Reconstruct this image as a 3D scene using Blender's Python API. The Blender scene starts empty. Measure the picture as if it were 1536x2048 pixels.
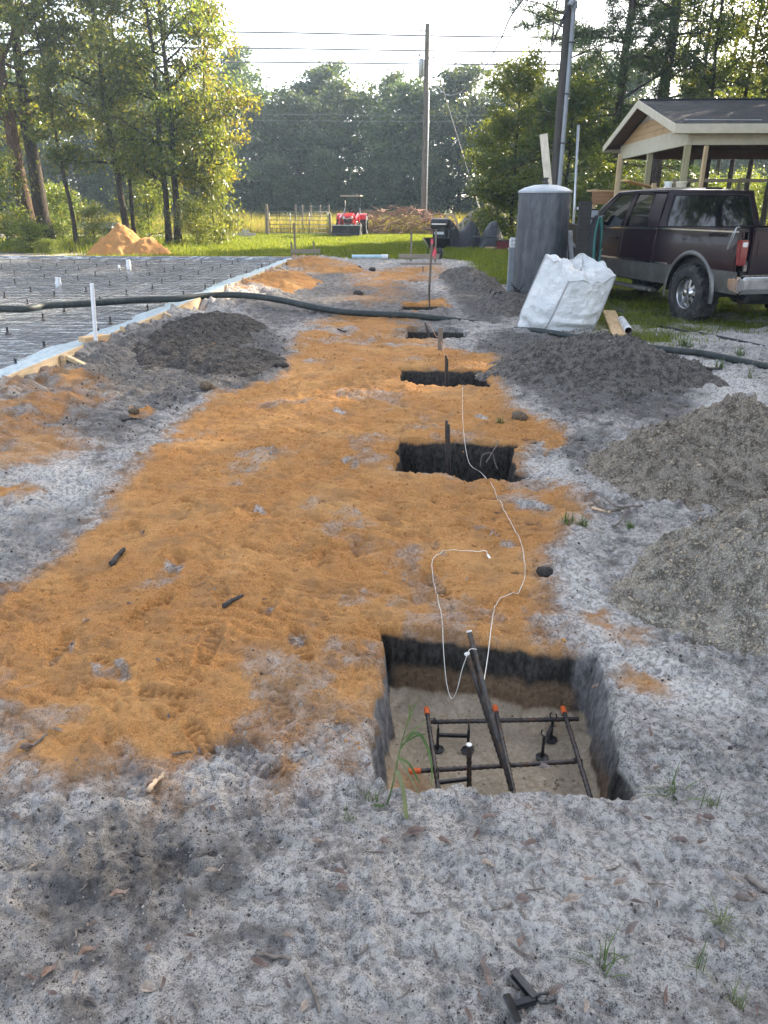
import bpy, bmesh, math, random
import numpy as np
from mathutils import Vector, Matrix, Euler

scene = bpy.context.scene
col = scene.collection
R = math.radians

# ------------------------------------------------------------------ camera
CAM_H, PITCH, FPX = 1.6, R(22.4), 1480.0
cam_data = bpy.data.cameras.new('camera')
cam = bpy.data.objects.new('camera', cam_data)
col.objects.link(cam)
cam.location = (0, 0, CAM_H)
cam.rotation_euler = (R(90) - PITCH, 0, 0)
cam_data.sensor_fit = 'VERTICAL'
cam_data.sensor_height = 24.0
cam_data.lens = 24.0 * FPX / 2048.0
cam_data.clip_start = 0.05
cam_data.clip_end = 2000
scene.camera = cam

# ------------------------------------------------------------------ light
SUN_AZ, SUN_EL = R(46), R(25)          # azimuth measured from +Y towards +X
world = bpy.data.worlds.new('World')
scene.world = world
world.use_nodes = True
wn, wl = world.node_tree.nodes, world.node_tree.links
wn.clear()
sky = wn.new('ShaderNodeTexSky')
sky.sky_type = 'NISHITA'
sky.sun_disc = False
sky.sun_elevation = SUN_EL
sky.sun_rotation = SUN_AZ
sky.altitude = 0
sky.air_density = 0.7
sky.dust_density = 2.5
sky.ozone_density = 0.3
bg = wn.new('ShaderNodeBackground')
bg.inputs[1].default_value = 0.15
wo = wn.new('ShaderNodeOutputWorld')
hsv = wn.new('ShaderNodeHueSaturation')          # humid, milky air: less blue than a clear sky
hsv.inputs['Saturation'].default_value = 0.55
wl.new(sky.outputs[0], hsv.inputs['Color'])
wl.new(hsv.outputs[0], bg.inputs[0])
wl.new(bg.outputs[0], wo.inputs[0])

sun_data = bpy.data.lights.new('sun', 'SUN')
sun_data.energy = 5.0
sun_data.angle = R(0.6)
sun_data.color = (1.0, 0.86, 0.66)
sun = bpy.data.objects.new('sun', sun_data)
col.objects.link(sun)
sd = Vector((math.sin(SUN_AZ) * math.cos(SUN_EL), math.cos(SUN_AZ) * math.cos(SUN_EL), math.sin(SUN_EL)))
sun.rotation_euler = sd.to_track_quat('Z', 'Y').to_euler()
sun.location = (20, 20, 30)

vs = scene.view_settings
vs.view_transform = 'Standard'
vs.look = 'None'
vs.exposure = 2.25
vs.gamma = 1.0
scene.cycles.use_denoising = True
scene.cycles.max_bounces = 5
scene.cycles.transparent_max_bounces = 8
scene.cycles.volume_bounces = 0
scene.cycles.sample_clamp_indirect = 6.0
scene.cycles.caustics_reflective = False
scene.cycles.caustics_refractive = False

# ------------------------------------------------------------------ pixel helpers (photo pixels -> places)
def ray(px, py):
    u, v = (px - 768) / FPX, (1024 - py) / FPX
    return (u, math.cos(PITCH) + v * math.sin(PITCH), -math.sin(PITCH) + v * math.cos(PITCH))
def gp(px, py, z=0.0):
    d = ray(px, py); t = (z - CAM_H) / d[2]
    return Vector((d[0] * t, d[1] * t, z))
def at(px, py, Y):
    d = ray(px, py); t = Y / d[1]
    return Vector((d[0] * t, Y, CAM_H + d[2] * t))

# ------------------------------------------------------------------ numpy noise
def _hash(ix, iy, s):
    h = (ix.astype(np.int64) * 374761393 + iy.astype(np.int64) * 668265263 + s * 1442695041) & 0x7fffffff
    h = ((h ^ (h >> 13)) * 1274126177) & 0x7fffffff
    return ((h ^ (h >> 16)) & 0xffff) / 65535.0
def vn(x, y, s=0):
    x = np.asarray(x, float); y = np.asarray(y, float)
    ix, iy = np.floor(x), np.floor(y)
    fx, fy = x - ix, y - iy
    fx = fx * fx * (3 - 2 * fx); fy = fy * fy * (3 - 2 * fy)
    a = _hash(ix, iy, s); b = _hash(ix + 1, iy, s); c = _hash(ix, iy + 1, s); d = _hash(ix + 1, iy + 1, s)
    return (a + (b - a) * fx) * (1 - fy) + (c + (d - c) * fx) * fy
def fbm(x, y, f=1.0, octs=4, s=0, gain=0.5):
    t = 0; a = 1.0; n = 0
    x = np.asarray(x, float); y = np.asarray(y, float)
    for o in range(octs):
        ang = 0.7 * o + 0.3
        xr = x * math.cos(ang) - y * math.sin(ang); yr = x * math.sin(ang) + y * math.cos(ang)
        t = t + a * vn(xr * f + 17.3 * o, yr * f - 9.1 * o, s + o); n += a
        a *= gain; f *= 2.03
    return t / n
def ridge(x, y, f=1.0, octs=3, s=0):
    t = 0; a = 1.0; n = 0
    for o in range(octs):
        t = t + a * (1 - np.abs(2 * vn(x * f + 5.1 * o, y * f + 3.7 * o, s + o) - 1)); n += a
        a *= 0.55; f *= 2.1
    return t / n
def sstep(a, b, x):
    t = np.clip((x - a) / (b - a), 0, 1); return t * t * (3 - 2 * t)
def poly_sdf(x, y, P):
    x = np.asarray(x, float); y = np.asarray(y, float)
    d2 = np.full(x.shape, 1e18); inside = np.zeros(x.shape, bool); n = len(P)
    for i in range(n):
        x1, y1 = P[i][0], P[i][1]; x2, y2 = P[(i + 1) % n][0], P[(i + 1) % n][1]
        ex, ey = x2 - x1, y2 - y1
        t = np.clip(((x - x1) * ex + (y - y1) * ey) / (ex * ex + ey * ey + 1e-12), 0, 1)
        dx, dy = x - x1 - t * ex, y - y1 - t * ey
        d2 = np.minimum(d2, dx * dx + dy * dy)
        c = ((y1 > y) != (y2 > y)) & (x < ex * (y - y1) / (ey + 1e-18) + x1)
        inside ^= c
    d = np.sqrt(d2)
    return np.where(inside, -d, d)

# ------------------------------------------------------------------ mesh builder
class MB:
    def __init__(s): s.v = []; s.f = []
    def add(s, vs_, fs):
        o = len(s.v); s.v += [tuple(p) for p in vs_]; s.f += [tuple(i + o for i in f) for f in fs]; return s
    def box(s, c, d, rot=None, taper=None):
        hx, hy, hz = d[0] / 2, d[1] / 2, d[2] / 2
        pts = []
        for z in (-1, 1):
            k = taper if (taper and z > 0) else 1.0
            for x, y in ((-1, -1), (1, -1), (1, 1), (-1, 1)):
                p = Vector((x * hx * k, y * hy * k, z * hz))
                if rot is not None: p = rot @ p
                pts.append(p + Vector(c))
        return s.add(pts, [(3, 2, 1, 0), (4, 5, 6, 7), (0, 1, 5, 4), (1, 2, 6, 5), (2, 3, 7, 6), (3, 0, 4, 7)])
    def bar(s, p0, p1, w, h, up=(0, 0, 1)):
        p0 = Vector(p0); p1 = Vector(p1); d = (p1 - p0); L = d.length; d.normalize()
        u = Vector(up); r = d.cross(u)
        if r.length < 1e-4: r = d.cross(Vector((0, 1, 0)))
        r.normalize(); u = r.cross(d).normalized()
        m = Matrix((d, r, u)).transposed()
        return s.box((p0 + p1) / 2, (L, w, h), m)
    def tube(s, pts, rad, n=8, cap=True):
        pts = [Vector(p) for p in pts]
        if not hasattr(rad, '__len__'): rad = [rad] * len(pts)
        o = len(s.v); prev = None
        for i, p in enumerate(pts):
            t = (pts[min(i + 1, len(pts) - 1)] - pts[max(i - 1, 0)])
            if t.length < 1e-9: t = Vector((0, 0, 1))
            t.normalize()
            if prev is None:
                a = Vector((1, 0, 0)) if abs(t.x) < 0.9 else Vector((0, 1, 0))
                u = t.cross(a).normalized()
            else:
                u = (prev - t * prev.dot(t))
                u = u.normalized() if u.length > 1e-6 else t.orthogonal().normalized()
            prev = u; w = t.cross(u)
            for k in range(n):
                a = 2 * math.pi * k / n
                s.v.append(tuple(p + rad[i] * (math.cos(a) * u + math.sin(a) * w)))
        m = len(pts)
        for i in range(m - 1):
            for k in range(n):
                k2 = (k + 1) % n
                s.f.append((o + i * n + k, o + i * n + k2, o + (i + 1) * n + k2, o + (i + 1) * n + k))
        if cap:
            s.f.append(tuple(o + k for k in reversed(range(n))))
            s.f.append(tuple(o + (m - 1) * n + k for k in range(n)))
        return s
    def lathe(s, prof, n=24, c=(0, 0, 0), axis='z', cap=True):
        o = len(s.v); c = Vector(c)
        for r, z in prof:
            for k in range(n):
                a = 2 * math.pi * k / n
                if axis == 'z': p = Vector((r * math.cos(a), r * math.sin(a), z))
                elif axis == 'y': p = Vector((r * math.cos(a), z, r * math.sin(a)))
                else: p = Vector((z, r * math.cos(a), r * math.sin(a)))
                s.v.append(tuple(p + c))
        for i in range(len(prof) - 1):
            for k in range(n):
                k2 = (k + 1) % n
                s.f.append((o + i * n + k, o + i * n + k2, o + (i + 1) * n + k2, o + (i + 1) * n + k))
        if cap:
            s.f.append(tuple(o + k for k in reversed(range(n))))
            s.f.append(tuple(o + (len(prof) - 1) * n + k for k in range(n)))
        return s
    def prism(s, poly, ax, a, b):
        """poly = 2-D outline, extruded along axis ax from a to b"""
        def pt(p, t):
            return (t, p[0], p[1]) if ax == 'x' else (p[0], t, p[1]) if ax == 'y' else (p[0], p[1], t)
        n = len(poly)
        return s.add([pt(p, a) for p in poly] + [pt(p, b) for p in poly],
                     [tuple(range(n)), tuple(reversed(range(n, 2 * n)))] + [(i, i + n, (i + 1) % n + n, (i + 1) % n) for i in range(n)])
    def grid(s, fn, us, vs_):
        o = len(s.v); m = len(vs_)
        for u in us:
            for v in vs_: s.v.append(tuple(fn(u, v)))
        for i in range(len(us) - 1):
            for j in range(m - 1):
                s.f.append((o + i * m + j, o + (i + 1) * m + j, o + (i + 1) * m + j + 1, o + i * m + j + 1))
        return s
    def mesh(s, name, mat=None, smooth=False, bevel=0.0):
        me = bpy.data.meshes.new(name)
        me.from_pydata(s.v, [], s.f)
        bm = bmesh.new(); bm.from_mesh(me)
        bmesh.ops.recalc_face_normals(bm, faces=bm.faces)
        if bevel:
            bmesh.ops.bevel(bm, geom=[e for e in bm.edges if e.is_manifold and e.calc_face_angle(0) > 0.6], offset=bevel, segments=2, affect='EDGES', clamp_overlap=True)
        bm.to_mesh(me); bm.free()
        if mat: me.materials.append(mat)
        if smooth: me.shade_smooth() if smooth is True else smooth_by_angle(me, smooth)
        return me
    def build(s, name, mat, parent=None, smooth=False, bevel=0.0):
        return link(name, s.mesh(name, mat, smooth, bevel), parent)
def smooth_by_angle(me, ang):
    me.shade_smooth()
    bm = bmesh.new(); bm.from_mesh(me)
    for e in bm.edges: e.smooth = e.calc_face_angle(3.2) < ang
    bm.to_mesh(me); bm.free()
def link(name, me, parent=None):
    o = bpy.data.objects.new(name, me); col.objects.link(o)
    if parent is not None: o.parent = parent
    return o
def tag(o, label=None, cat=None, group=None, kind=None):
    if label: o['label'] = label
    if cat: o['category'] = cat
    if group: o['group'] = group
    if kind: o['kind'] = kind
    return o
def thing(name, label, cat, loc=(0, 0, 0), rotz=0.0, group=None):
    o = bpy.data.objects.new(name, None); col.objects.link(o)
    o.location = loc; o.rotation_euler = (0, 0, rotz); o.empty_display_size = 0.1
    return tag(o, label, cat, group)
def dup(root, loc=None, rotz=None, label=None, scale=None):
    r = root.copy(); col.objects.link(r)
    if loc is not None: r.location = loc
    if rotz is not None: r.rotation_euler = (0, 0, rotz)
    if scale is not None: r.scale = (scale,) * 3 if not hasattr(scale, '__len__') else scale
    if label: r['label'] = label
    for ch in list(root.children):
        c = ch.copy(); col.objects.link(c); c.parent = r
        for g in list(ch.children):
            d = g.copy(); col.objects.link(d); d.parent = c
    return r
def np_mesh(name, V, Fq, mat, smooth=True):
    """big quad or triangle mesh from arrays"""
    me = bpy.data.meshes.new(name)
    k = Fq.shape[1]; nf = len(Fq)
    me.vertices.add(len(V)); me.vertices.foreach_set('co', np.ascontiguousarray(V, np.float32).ravel())
    me.loops.add(nf * k); me.loops.foreach_set('vertex_index', np.ascontiguousarray(Fq, np.int32).ravel())
    me.polygons.add(nf); me.polygons.foreach_set('loop_start', np.arange(nf, dtype=np.int32) * k)
    me.polygons.foreach_set('loop_total', np.full(nf, k, np.int32))
    me.update(calc_edges=True)
    if smooth: me.polygons.foreach_set('use_smooth', np.ones(nf, bool))
    me.materials.append(mat)
    return me
def set_color(me, name, arr):
    a = me.color_attributes.new(name, 'FLOAT_COLOR', 'POINT')
    a.data.foreach_set('color', np.ascontiguousarray(arr, np.float32).ravel())
def set_float(me, name, arr):
    a = me.attributes.new(name, 'FLOAT', 'POINT')
    a.data.foreach_set('value', np.ascontiguousarray(arr, np.float32))

# ------------------------------------------------------------------ materials
class NT:
    def __init__(s, name):
        s.m = bpy.data.materials.new(name); s.m.use_nodes = True
        s.n = s.m.node_tree.nodes; s.l = s.m.node_tree.links; s.n.clear()
        s.out = s.n.new('ShaderNodeOutputMaterial')
    def put(s, socket, val):
        if isinstance(val, bpy.types.NodeSocket): s.l.new(val, socket)
        elif isinstance(val, (tuple, list)) and socket.type == 'RGBA' and len(val) == 3: socket.default_value = (*val, 1)
        else: socket.default_value = val
    def noise(s, vec, scale, detail=3, rough=0.55, dist=0.0, out='Fac'):
        n = s.n.new('ShaderNodeTexNoise'); s.l.new(vec, n.inputs['Vector'])
        n.inputs['Scale'].default_value = scale; n.inputs['Detail'].default_value = detail
        n.inputs['Roughness'].default_value = rough; n.inputs['Distortion'].default_value = dist
        return n.outputs[out]
    def vor(s, vec, scale, feat='F1', out='Distance'):
        n = s.n.new('ShaderNodeTexVoronoi'); n.feature = feat; s.l.new(vec, n.inputs['Vector'])
        n.inputs['Scale'].default_value = scale
        return n.outputs[out]
    def math(s, op, a, b=0.0, c=0.0, clamp=False):
        n = s.n.new('ShaderNodeMath'); n.operation = op; n.use_clamp = clamp
        s.put(n.inputs[0], a); s.put(n.inputs[1], b); s.put(n.inputs[2], c); return n.outputs[0]
    def ramp(s, x, a, b, lo=0.0, hi=1.0, smooth=True):
        n = s.n.new('ShaderNodeMapRange'); n.clamp = True
        if smooth: n.interpolation_type = 'SMOOTHSTEP'
        s.put(n.inputs[0], x)
        for i, q in zip((1, 2, 3, 4), (a, b, lo, hi)): n.inputs[i].default_value = q
        return n.outputs[0]
    def mix(s, f, a, b, mode='MIX'):
        n = s.n.new('ShaderNodeMix'); n.data_type = 'RGBA'; n.blend_type = mode
        s.put(n.inputs[0], f); s.put(n.inputs[6], a); s.put(n.inputs[7], b); return n.outputs[2]
    def coord(s, kind='Object'):
        n = s.n.new('ShaderNodeTexCoord'); return n.outputs[kind]
    def pos(s):
        return s.n.new('ShaderNodeNewGeometry').outputs['Position']
    def mapping(s, vec, scale=(1, 1, 1), rot=(0, 0, 0)):
        n = s.n.new('ShaderNodeMapping'); s.l.new(vec, n.inputs[0]); n.inputs['Scale'].default_value = scale; n.inputs['Rotation'].default_value = rot
        return n.outputs[0]
    def attr(s, name, out='Fac'):
        n = s.n.new('ShaderNodeAttribute'); n.attribute_name = name; return n.outputs[out]
    def objrand(s):
        return s.n.new('ShaderNodeObjectInfo').outputs['Random']
    def bump(s, h, dist=0.01, strength=1.0, normal=None):
        n = s.n.new('ShaderNodeBump'); s.put(n.inputs['Height'], h)
        n.inputs['Distance'].default_value = dist; n.inputs['Strength'].default_value = strength
        if normal is not None: s.l.new(normal, n.inputs['Normal'])
        return n.outputs[0]
    def bsdf(s, color, rough=0.7, metal=0.0, normal=None, coat=0.0, spec=0.5, trans=0.0, emit=None):
        b = s.n.new('ShaderNodeBsdfPrincipled')
        s.put(b.inputs['Base Color'], color); s.put(b.inputs['Roughness'], rough); s.put(b.inputs['Metallic'], metal)
        b.inputs['Coat Weight'].default_value = coat; b.inputs['Coat Roughness'].default_value = 0.05
        b.inputs['Specular IOR Level'].default_value = spec
        b.inputs['Transmission Weight'].default_value = trans
        if normal is not None: s.l.new(normal, b.inputs['Normal'])
        s.l.new(b.outputs[0], s.out.inputs[0]); return b
def M(name, c, rough=0.7, metal=0.0, var=0.25, scale=6.0, bump=0.0, bscale=40.0, coat=0.0, spec=0.4, stretch=(1, 1, 1), dirt=None, dscale=3.0, damt=0.5):
    t = NT(name); v = t.mapping(t.coord(), stretch)
    n = t.noise(v, scale, 5, 0.6)
    c2 = tuple(min(1, q * (1 + var)) for q in c); c1 = tuple(q * (1 - var) for q in c)
    cc = t.mix(t.ramp(n, 0.3, 0.7), c1, c2)
    if dirt:
        cc = t.mix(t.math('MULTIPLY', t.ramp(t.noise(t.coord(), dscale, 6, 0.65), 0.45, 0.7), damt), cc, dirt)
    nm = t.bump(t.noise(v, bscale, 4), bump) if bump else None
    rr = t.ramp(n, 0.2, 0.8, max(0.02, rough - 0.08), min(1, rough + 0.08))
    t.bsdf(cc, rr, metal, nm, coat, spec)
    return t.m
def wood(name, light, dark, rough=0.75, axis=0, weather=None):
    t = NT(name); st = [14, 14, 14]; st[axis] = 0.8
    v = t.mapping(t.coord(), tuple(st))
    g = t.noise(v, 2.2, 5, 0.65, 0.6)
    cc = t.mix(t.ramp(g, 0.3, 0.72), dark, light)
    k = t.noise(t.coord(), 2.5, 4, 0.6)
    cc = t.mix(t.ramp(k, 0.5, 0.75, 0, 0.5), cc, weather or tuple(q * 0.6 for q in dark))
    t.bsdf(cc, rough, 0, t.bump(g, 0.002), 0, 0.3)
    return t.m
MAT = {}
MAT['lumber'] = wood('fresh_lumber', (0.62, 0.44, 0.25), (0.47, 0.31, 0.16))
MAT['lumber_y'] = wood('fresh_lumber_crosswise', (0.6, 0.43, 0.25), (0.46, 0.31, 0.16), axis=1)
MAT['lumber_z'] = wood('fresh_lumber_upright', (0.55, 0.42, 0.26), (0.42, 0.31, 0.18), axis=2)
MAT['lumber_grey'] = wood('weathered_lumber', (0.33, 0.28, 0.22), (0.2, 0.165, 0.13))
MAT['lumber_grey_z'] = wood('weathered_lumber_upright', (0.26, 0.215, 0.165), (0.15, 0.125, 0.1), axis=2)
MAT['treated'] = wood('treated_lumber_upright', (0.42, 0.38, 0.23), (0.3, 0.27, 0.16), axis=2)
MAT['brown_beam'] = wood('brown_beam', (0.34, 0.19, 0.1), (0.22, 0.12, 0.06))
MAT['pole'] = wood('utility_pole_wood', (0.2, 0.17, 0.14), (0.1, 0.085, 0.07), axis=2)
MAT['rebar'] = M('rebar_steel', (0.075, 0.07, 0.068), 0.55, 0.7, 0.4, 30, 0.001, 200, dirt=(0.16, 0.08, 0.04), dscale=20, damt=0.5)
MAT['orange_paint'] = M('orange_marking_paint', (0.7, 0.13, 0.03), 0.6, bump=0.001)
MAT['white_paint'] = M('white_chalky_paint', (0.75, 0.74, 0.72), 0.6)
MAT['pink'] = M('pink_flagging', (0.75, 0.12, 0.16), 0.5)
MAT['black_plastic'] = M('black_plastic', (0.018, 0.018, 0.02), 0.42, var=0.2, dirt=(0.12, 0.12, 0.12), dscale=25, damt=0.25)
MAT['white_pvc'] = M('white_pvc', (0.74, 0.76, 0.78), 0.3, var=0.05, dirt=(0.4, 0.37, 0.33), dscale=8, damt=0.3)
MAT['grey_pvc'] = M('grey_pvc', (0.26, 0.29, 0.32), 0.4, var=0.08, dirt=(0.18, 0.17, 0.15), dscale=5, damt=0.3)
MAT['galv'] = M('galvanized_steel', (0.4, 0.42, 0.44), 0.38, 0.85, 0.15, 8)
MAT['string'] = M('white_string', (0.72, 0.7, 0.64), 0.8)
MAT['orange_string'] = M('dirty_orange_string', (0.6, 0.3, 0.14), 0.8)
MAT['hose'] = M('green_black_hose', (0.02, 0.028, 0.027), 0.6, var=0.3, scale=20, dirt=(0.12, 0.115, 0.1), dscale=9, damt=0.3, bump=0.002, bscale=60)
MAT['thin_hose'] = M('thin_black_hose', (0.025, 0.027, 0.03), 0.5)
MAT['teal_hose'] = M('teal_garden_hose', (0.02, 0.11, 0.1), 0.4)
MAT['iron'] = M('dark_painted_steel', (0.03, 0.031, 0.034), 0.45, 0.2, 0.3, dirt=(0.15, 0.1, 0.07), dscale=6, damt=0.3)
MAT['stick'] = M('grey_stick_bark', (0.15, 0.125, 0.105), 0.85, var=0.45, scale=30, bump=0.003, bscale=90)
MAT['char'] = M('charred_wood', (0.035, 0.032, 0.03), 0.8, var=0.5, scale=30, bump=0.004, bscale=60)
MAT['pale_wood'] = M('splintered_pale_wood', (0.55, 0.4, 0.26), 0.8, var=0.2, scale=30)
MAT['red_paint'] = M('red_tractor_paint', (0.52, 0.02, 0.025), 0.32, coat=0.4, var=0.12)
MAT['rubber'] = M('tyre_rubber', (0.022, 0.022, 0.023), 0.75, var=0.3, scale=12, dirt=(0.14, 0.13, 0.12), dscale=6, damt=0.45, bump=0.002, bscale=50)
MAT['chrome'] = M('dull_chrome', (0.55, 0.56, 0.58), 0.16, 1.0, 0.05, dirt=(0.3, 0.29, 0.27), dscale=5, damt=0.2)
MAT['alloy'] = M('wheel_alloy', (0.4, 0.41, 0.42), 0.32, 0.9, 0.1, dirt=(0.2, 0.18, 0.16), dscale=9, damt=0.5)
MAT['trim'] = M('black_trim', (0.015, 0.015, 0.017), 0.5)

# ================================================================== GROUND
PX = lambda L: [tuple(gp(*p)[:2]) for p in L]
PITS = [
    ([(-0.02, 1.74), (0.765, 1.71), (0.845, 2.50), (-0.005, 2.66)], 0.34),
    (PX([(789, 938), (1032, 946), (1028, 878), (796, 868)]), 0.42),
    (PX([(799, 764), (982, 770), (970, 734), (804, 731)]), 0.42),
    (PX([(812, 675), (932, 673), (925, 656), (818, 656)]), 0.40),
    (PX([(800, 619), (892, 618), (886, 607), (806, 607)]), 0.30),
    (PX([(818, 565), (868, 564), (866, 559), (820, 559)]), 0.18),
]
ORANGE = [
    (PX([(-60, 1560), (-60, 1215), (60, 1140), (170, 1060), (235, 985), (300, 900), (365, 835), (440, 785), (560, 750), (585, 700),
         (600, 665), (640, 655), (790, 690), (870, 690), (985, 710), (1000, 765), (1015, 800), (1130, 858), (1050, 885), (1048, 945),
         (1120, 965), (1165, 1000), (1120, 1060), (1085, 1120), (1095, 1185), (1130, 1230), (1160, 1300), (1100, 1330), (770, 1330), (790, 1400), (775, 1430),
         (735, 1490), (650, 1545), (560, 1570), (430, 1520), (330, 1560), (250, 1510), (120, 1555)]), 1.0, 0.26),
    (PX([(690, 575), (705, 538), (880, 532), (910, 545), (850, 562), (760, 578)]), 0.8, 0.9),
    (PX([(830, 622), (800, 605), (890, 598), (905, 612)]), 0.9, 0.15),
    (PX([(600, 665), (620, 640), (700, 625), (830, 640), (900, 690), (700, 690)]), 0.75, 0.4),
    (PX([(660, 600), (720, 570), (840, 565), (830, 600), (740, 615)]), 0.5, 0.7),
    (PX([(430, 600), (470, 575), (560, 548), (640, 530), (700, 522), (720, 535), (600, 560), (520, 590)]), 0.7, 0.5),
    (PX([(-40, 860), (0, 800), (90, 760), (230, 770), (240, 810), (120, 850), (210, 890), (90, 935), (-40, 950)]), 0.62, 0.25),
    (PX([(255, 835), (265, 812), (300, 812), (305, 830), (280, 842)]), 0.9, 0.05),
    (PX([(110, 790), (170, 765), (200, 790), (150, 812)]), 0.8, 0.05),
    (PX([(-40, 985), (50, 955), (90, 985), (40, 1010), (-40, 1020)]), 0.75, 0.08),
    (PX([(1165, 1220), (1205, 1212), (1215, 1240), (1300, 1262), (1310, 1285), (1240, 1290), (1180, 1255)]), 0.8, 0.09),
    (PX([(1225, 1350), (1260, 1325), (1320, 1350), (1330, 1372), (1260, 1375)]), 0.75, 0.09),
    (PX([(1080, 865), (1130, 850), (1140, 880), (1100, 900)]), 0.85, 0.08),
    (PX([(930, 1592), (1050, 1590), (1080, 1610), (1000, 1615)]), 0.55, 0.03),
    (PX([(380, 705), (430, 700), (440, 715), (395, 722)]), 0.6, 0.15),
    (PX([(380, 520), (440, 505), (620, 503), (560, 512), (470, 517)]), 0.5, 0.6),
    (PX([(150, 516), (190, 500), (330, 500), (420, 512), (300, 518)]), 0.9, 0.5),
]
DARK = [
    (PX([(120, 745), (330, 655), (430, 632), (560, 655), (600, 700), (555, 765), (430, 790), (320, 830), (210, 800), (90, 790)]), 0.72, 0.4),
    (PX([(0, 800), (120, 745), (240, 790), (330, 830), (260, 900), (120, 880), (0, 900)]), 0.6, 0.3),
    (PX([(870, 540), (960, 545), (1010, 600), (1020, 650), (930, 640), (890, 590)]), 0.75, 0.3),
    (PX([(930, 690), (990, 655), (1180, 670), (1320, 735), (1420, 785), (1380, 860), (1230, 830), (1130, 850), (1060, 800), (1000, 770)]), 0.72, 0.35),
    (PX([(1120, 860), (1230, 840), (1200, 900), (1180, 960), (1130, 930)]), 0.6, 0.2),
    (PX([(0, 1690), (250, 1570), (420, 1590), (500, 1700), (440, 1830), (260, 1900), (0, 1990)]), 0.72, 0.3),
    (PX([(440, 1560), (560, 1580), (640, 1640), (560, 1720), (450, 1680)]), 0.5, 0.15),
    (PX([(0, 2000), (200, 1930), (420, 1960), (500, 2060), (0, 2060)]), 0.5, 0.2),
    (PX([(430, 610), (600, 575), (800, 560), (900, 590), (960, 650), (800, 680), (640, 640), (520, 660)]), 0.62, 0.6),
    (PX([(560, 560), (700, 535), (740, 560), (640, 590)]), 0.6, 0.6),
    (PX([(0, 1040), (60, 1000), (190, 1000), (140, 1090), (0, 1150)]), 0.5, 0.15),
]
PALE = [
    (PX([(600, 1800), (800, 1640), (1300, 1580), (1560, 1400), (1600, 2100), (500, 2100)]), 0.5, 0.35),
    (PX([(1080, 1130), (1180, 1090), (1240, 1240), (1420, 1330), (1540, 1420), (1330, 1420), (1180, 1300), (1110, 1230)]), 0.75, 0.12),
    (PX([(1240, 690), (1450, 720), (1560, 780), (1560, 880), (1400, 830), (1300, 760)]), 0.7, 0.3),
    (PX([(0, 900), (90, 860), (170, 900), (230, 960), (130, 1090), (0, 1130)]), 0.6, 0.15),
    (PX([(0, 1300), (70, 1270), (90, 1330), (0, 1420)]), 0.6, 0.07),
    (PX([(1000, 860), (1040, 800), (1110, 830), (1080, 850)]), 0.6, 0.1),
    (PX([(1040, 905), (1140, 920), (1160, 970), (1060, 950)]), 0.6, 0.08),
    (PX([(1230, 660), (1320, 640), (1560, 650), (1560, 700), (1350, 690)]), 0.5, 0.3),
    (PX([(950, 522), (985, 512), (1030, 513), (1020, 524)]), 0.95, 0.5),
]
# the building line runs 2.5 degrees off the view axis
FORM0, FORM1 = Vector((-3.62, 2.2, 0)), Vector((-2.64, 24.05, 0))
FD = (FORM1 - FORM0).normalized(); FN = Vector((-FD.y, FD.x, 0))     # FN points left, into the slab
SLAB_W = 15.0
FORM2 = FORM1 + FN * SLAB_W
SLAB_POLY = [tuple(FORM0[:2]), tuple(FORM1[:2]), tuple(FORM2[:2]), tuple((FORM0 + FN * SLAB_W)[:2])]

def region(x, y, L, seed):
    m = np.zeros(np.shape(x))
    wx = x + 0.10 * (fbm(x, y, 3.0, 3, seed) - .5) + 0.05 * (fbm(x, y, 14.0, 2, seed + 9) - .5)
    wy = y + 0.22 * (fbm(x, y, 2.5, 3, seed + 5) - .5)
    for P, amt, soft in L:
        a = np.array(P); pad = soft * 2 + .3
        box = (x > a[:, 0].min() - pad) & (x < a[:, 0].max() + pad) & (y > a[:, 1].min() - pad) & (y < a[:, 1].max() + pad)
        if not box.any(): continue
        d = poly_sdf(wx[box], wy[box], P)
        m[box] = np.maximum(m[box], amt * sstep(soft, -soft, d))
    return m
def grassmask(x, y):
    n = fbm(x, y, 0.6, 3, 71) - .5
    right = sstep(2.55, 3.3, x + n * 1.2 - 0.02 * (y - 10)) * sstep(9.2, 11.0, y + n * 3)
    bare = sstep(0.25, 0.55, fbm(x, y, 0.9, 3, 88)) * sstep(3.6, 4.8, x) * sstep(13.0, 11.0, y + n * 3)
    far = sstep(25.5, 27.0, y + n * 2 + 0.05 * np.abs(x)) * sstep(-13.5, -6, x + n * 3)
    midr = sstep(2.2, 3.0, x + n * 0.5) * sstep(15, 17, y)
    behind = sstep(48, 52, y)
    return np.clip(np.maximum.reduce([right * (1 - .75 * bare), far, midr, behind]), 0, 1)
def litter(x, y):
    n = fbm(x, y, 0.5, 3, 55) - .5
    return sstep(27.5, 30, y + n * 3) * sstep(-6, -9.5, x + n * 3) * sstep(50, 44, y)
FOOT = []
_r = random.Random(11)
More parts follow.
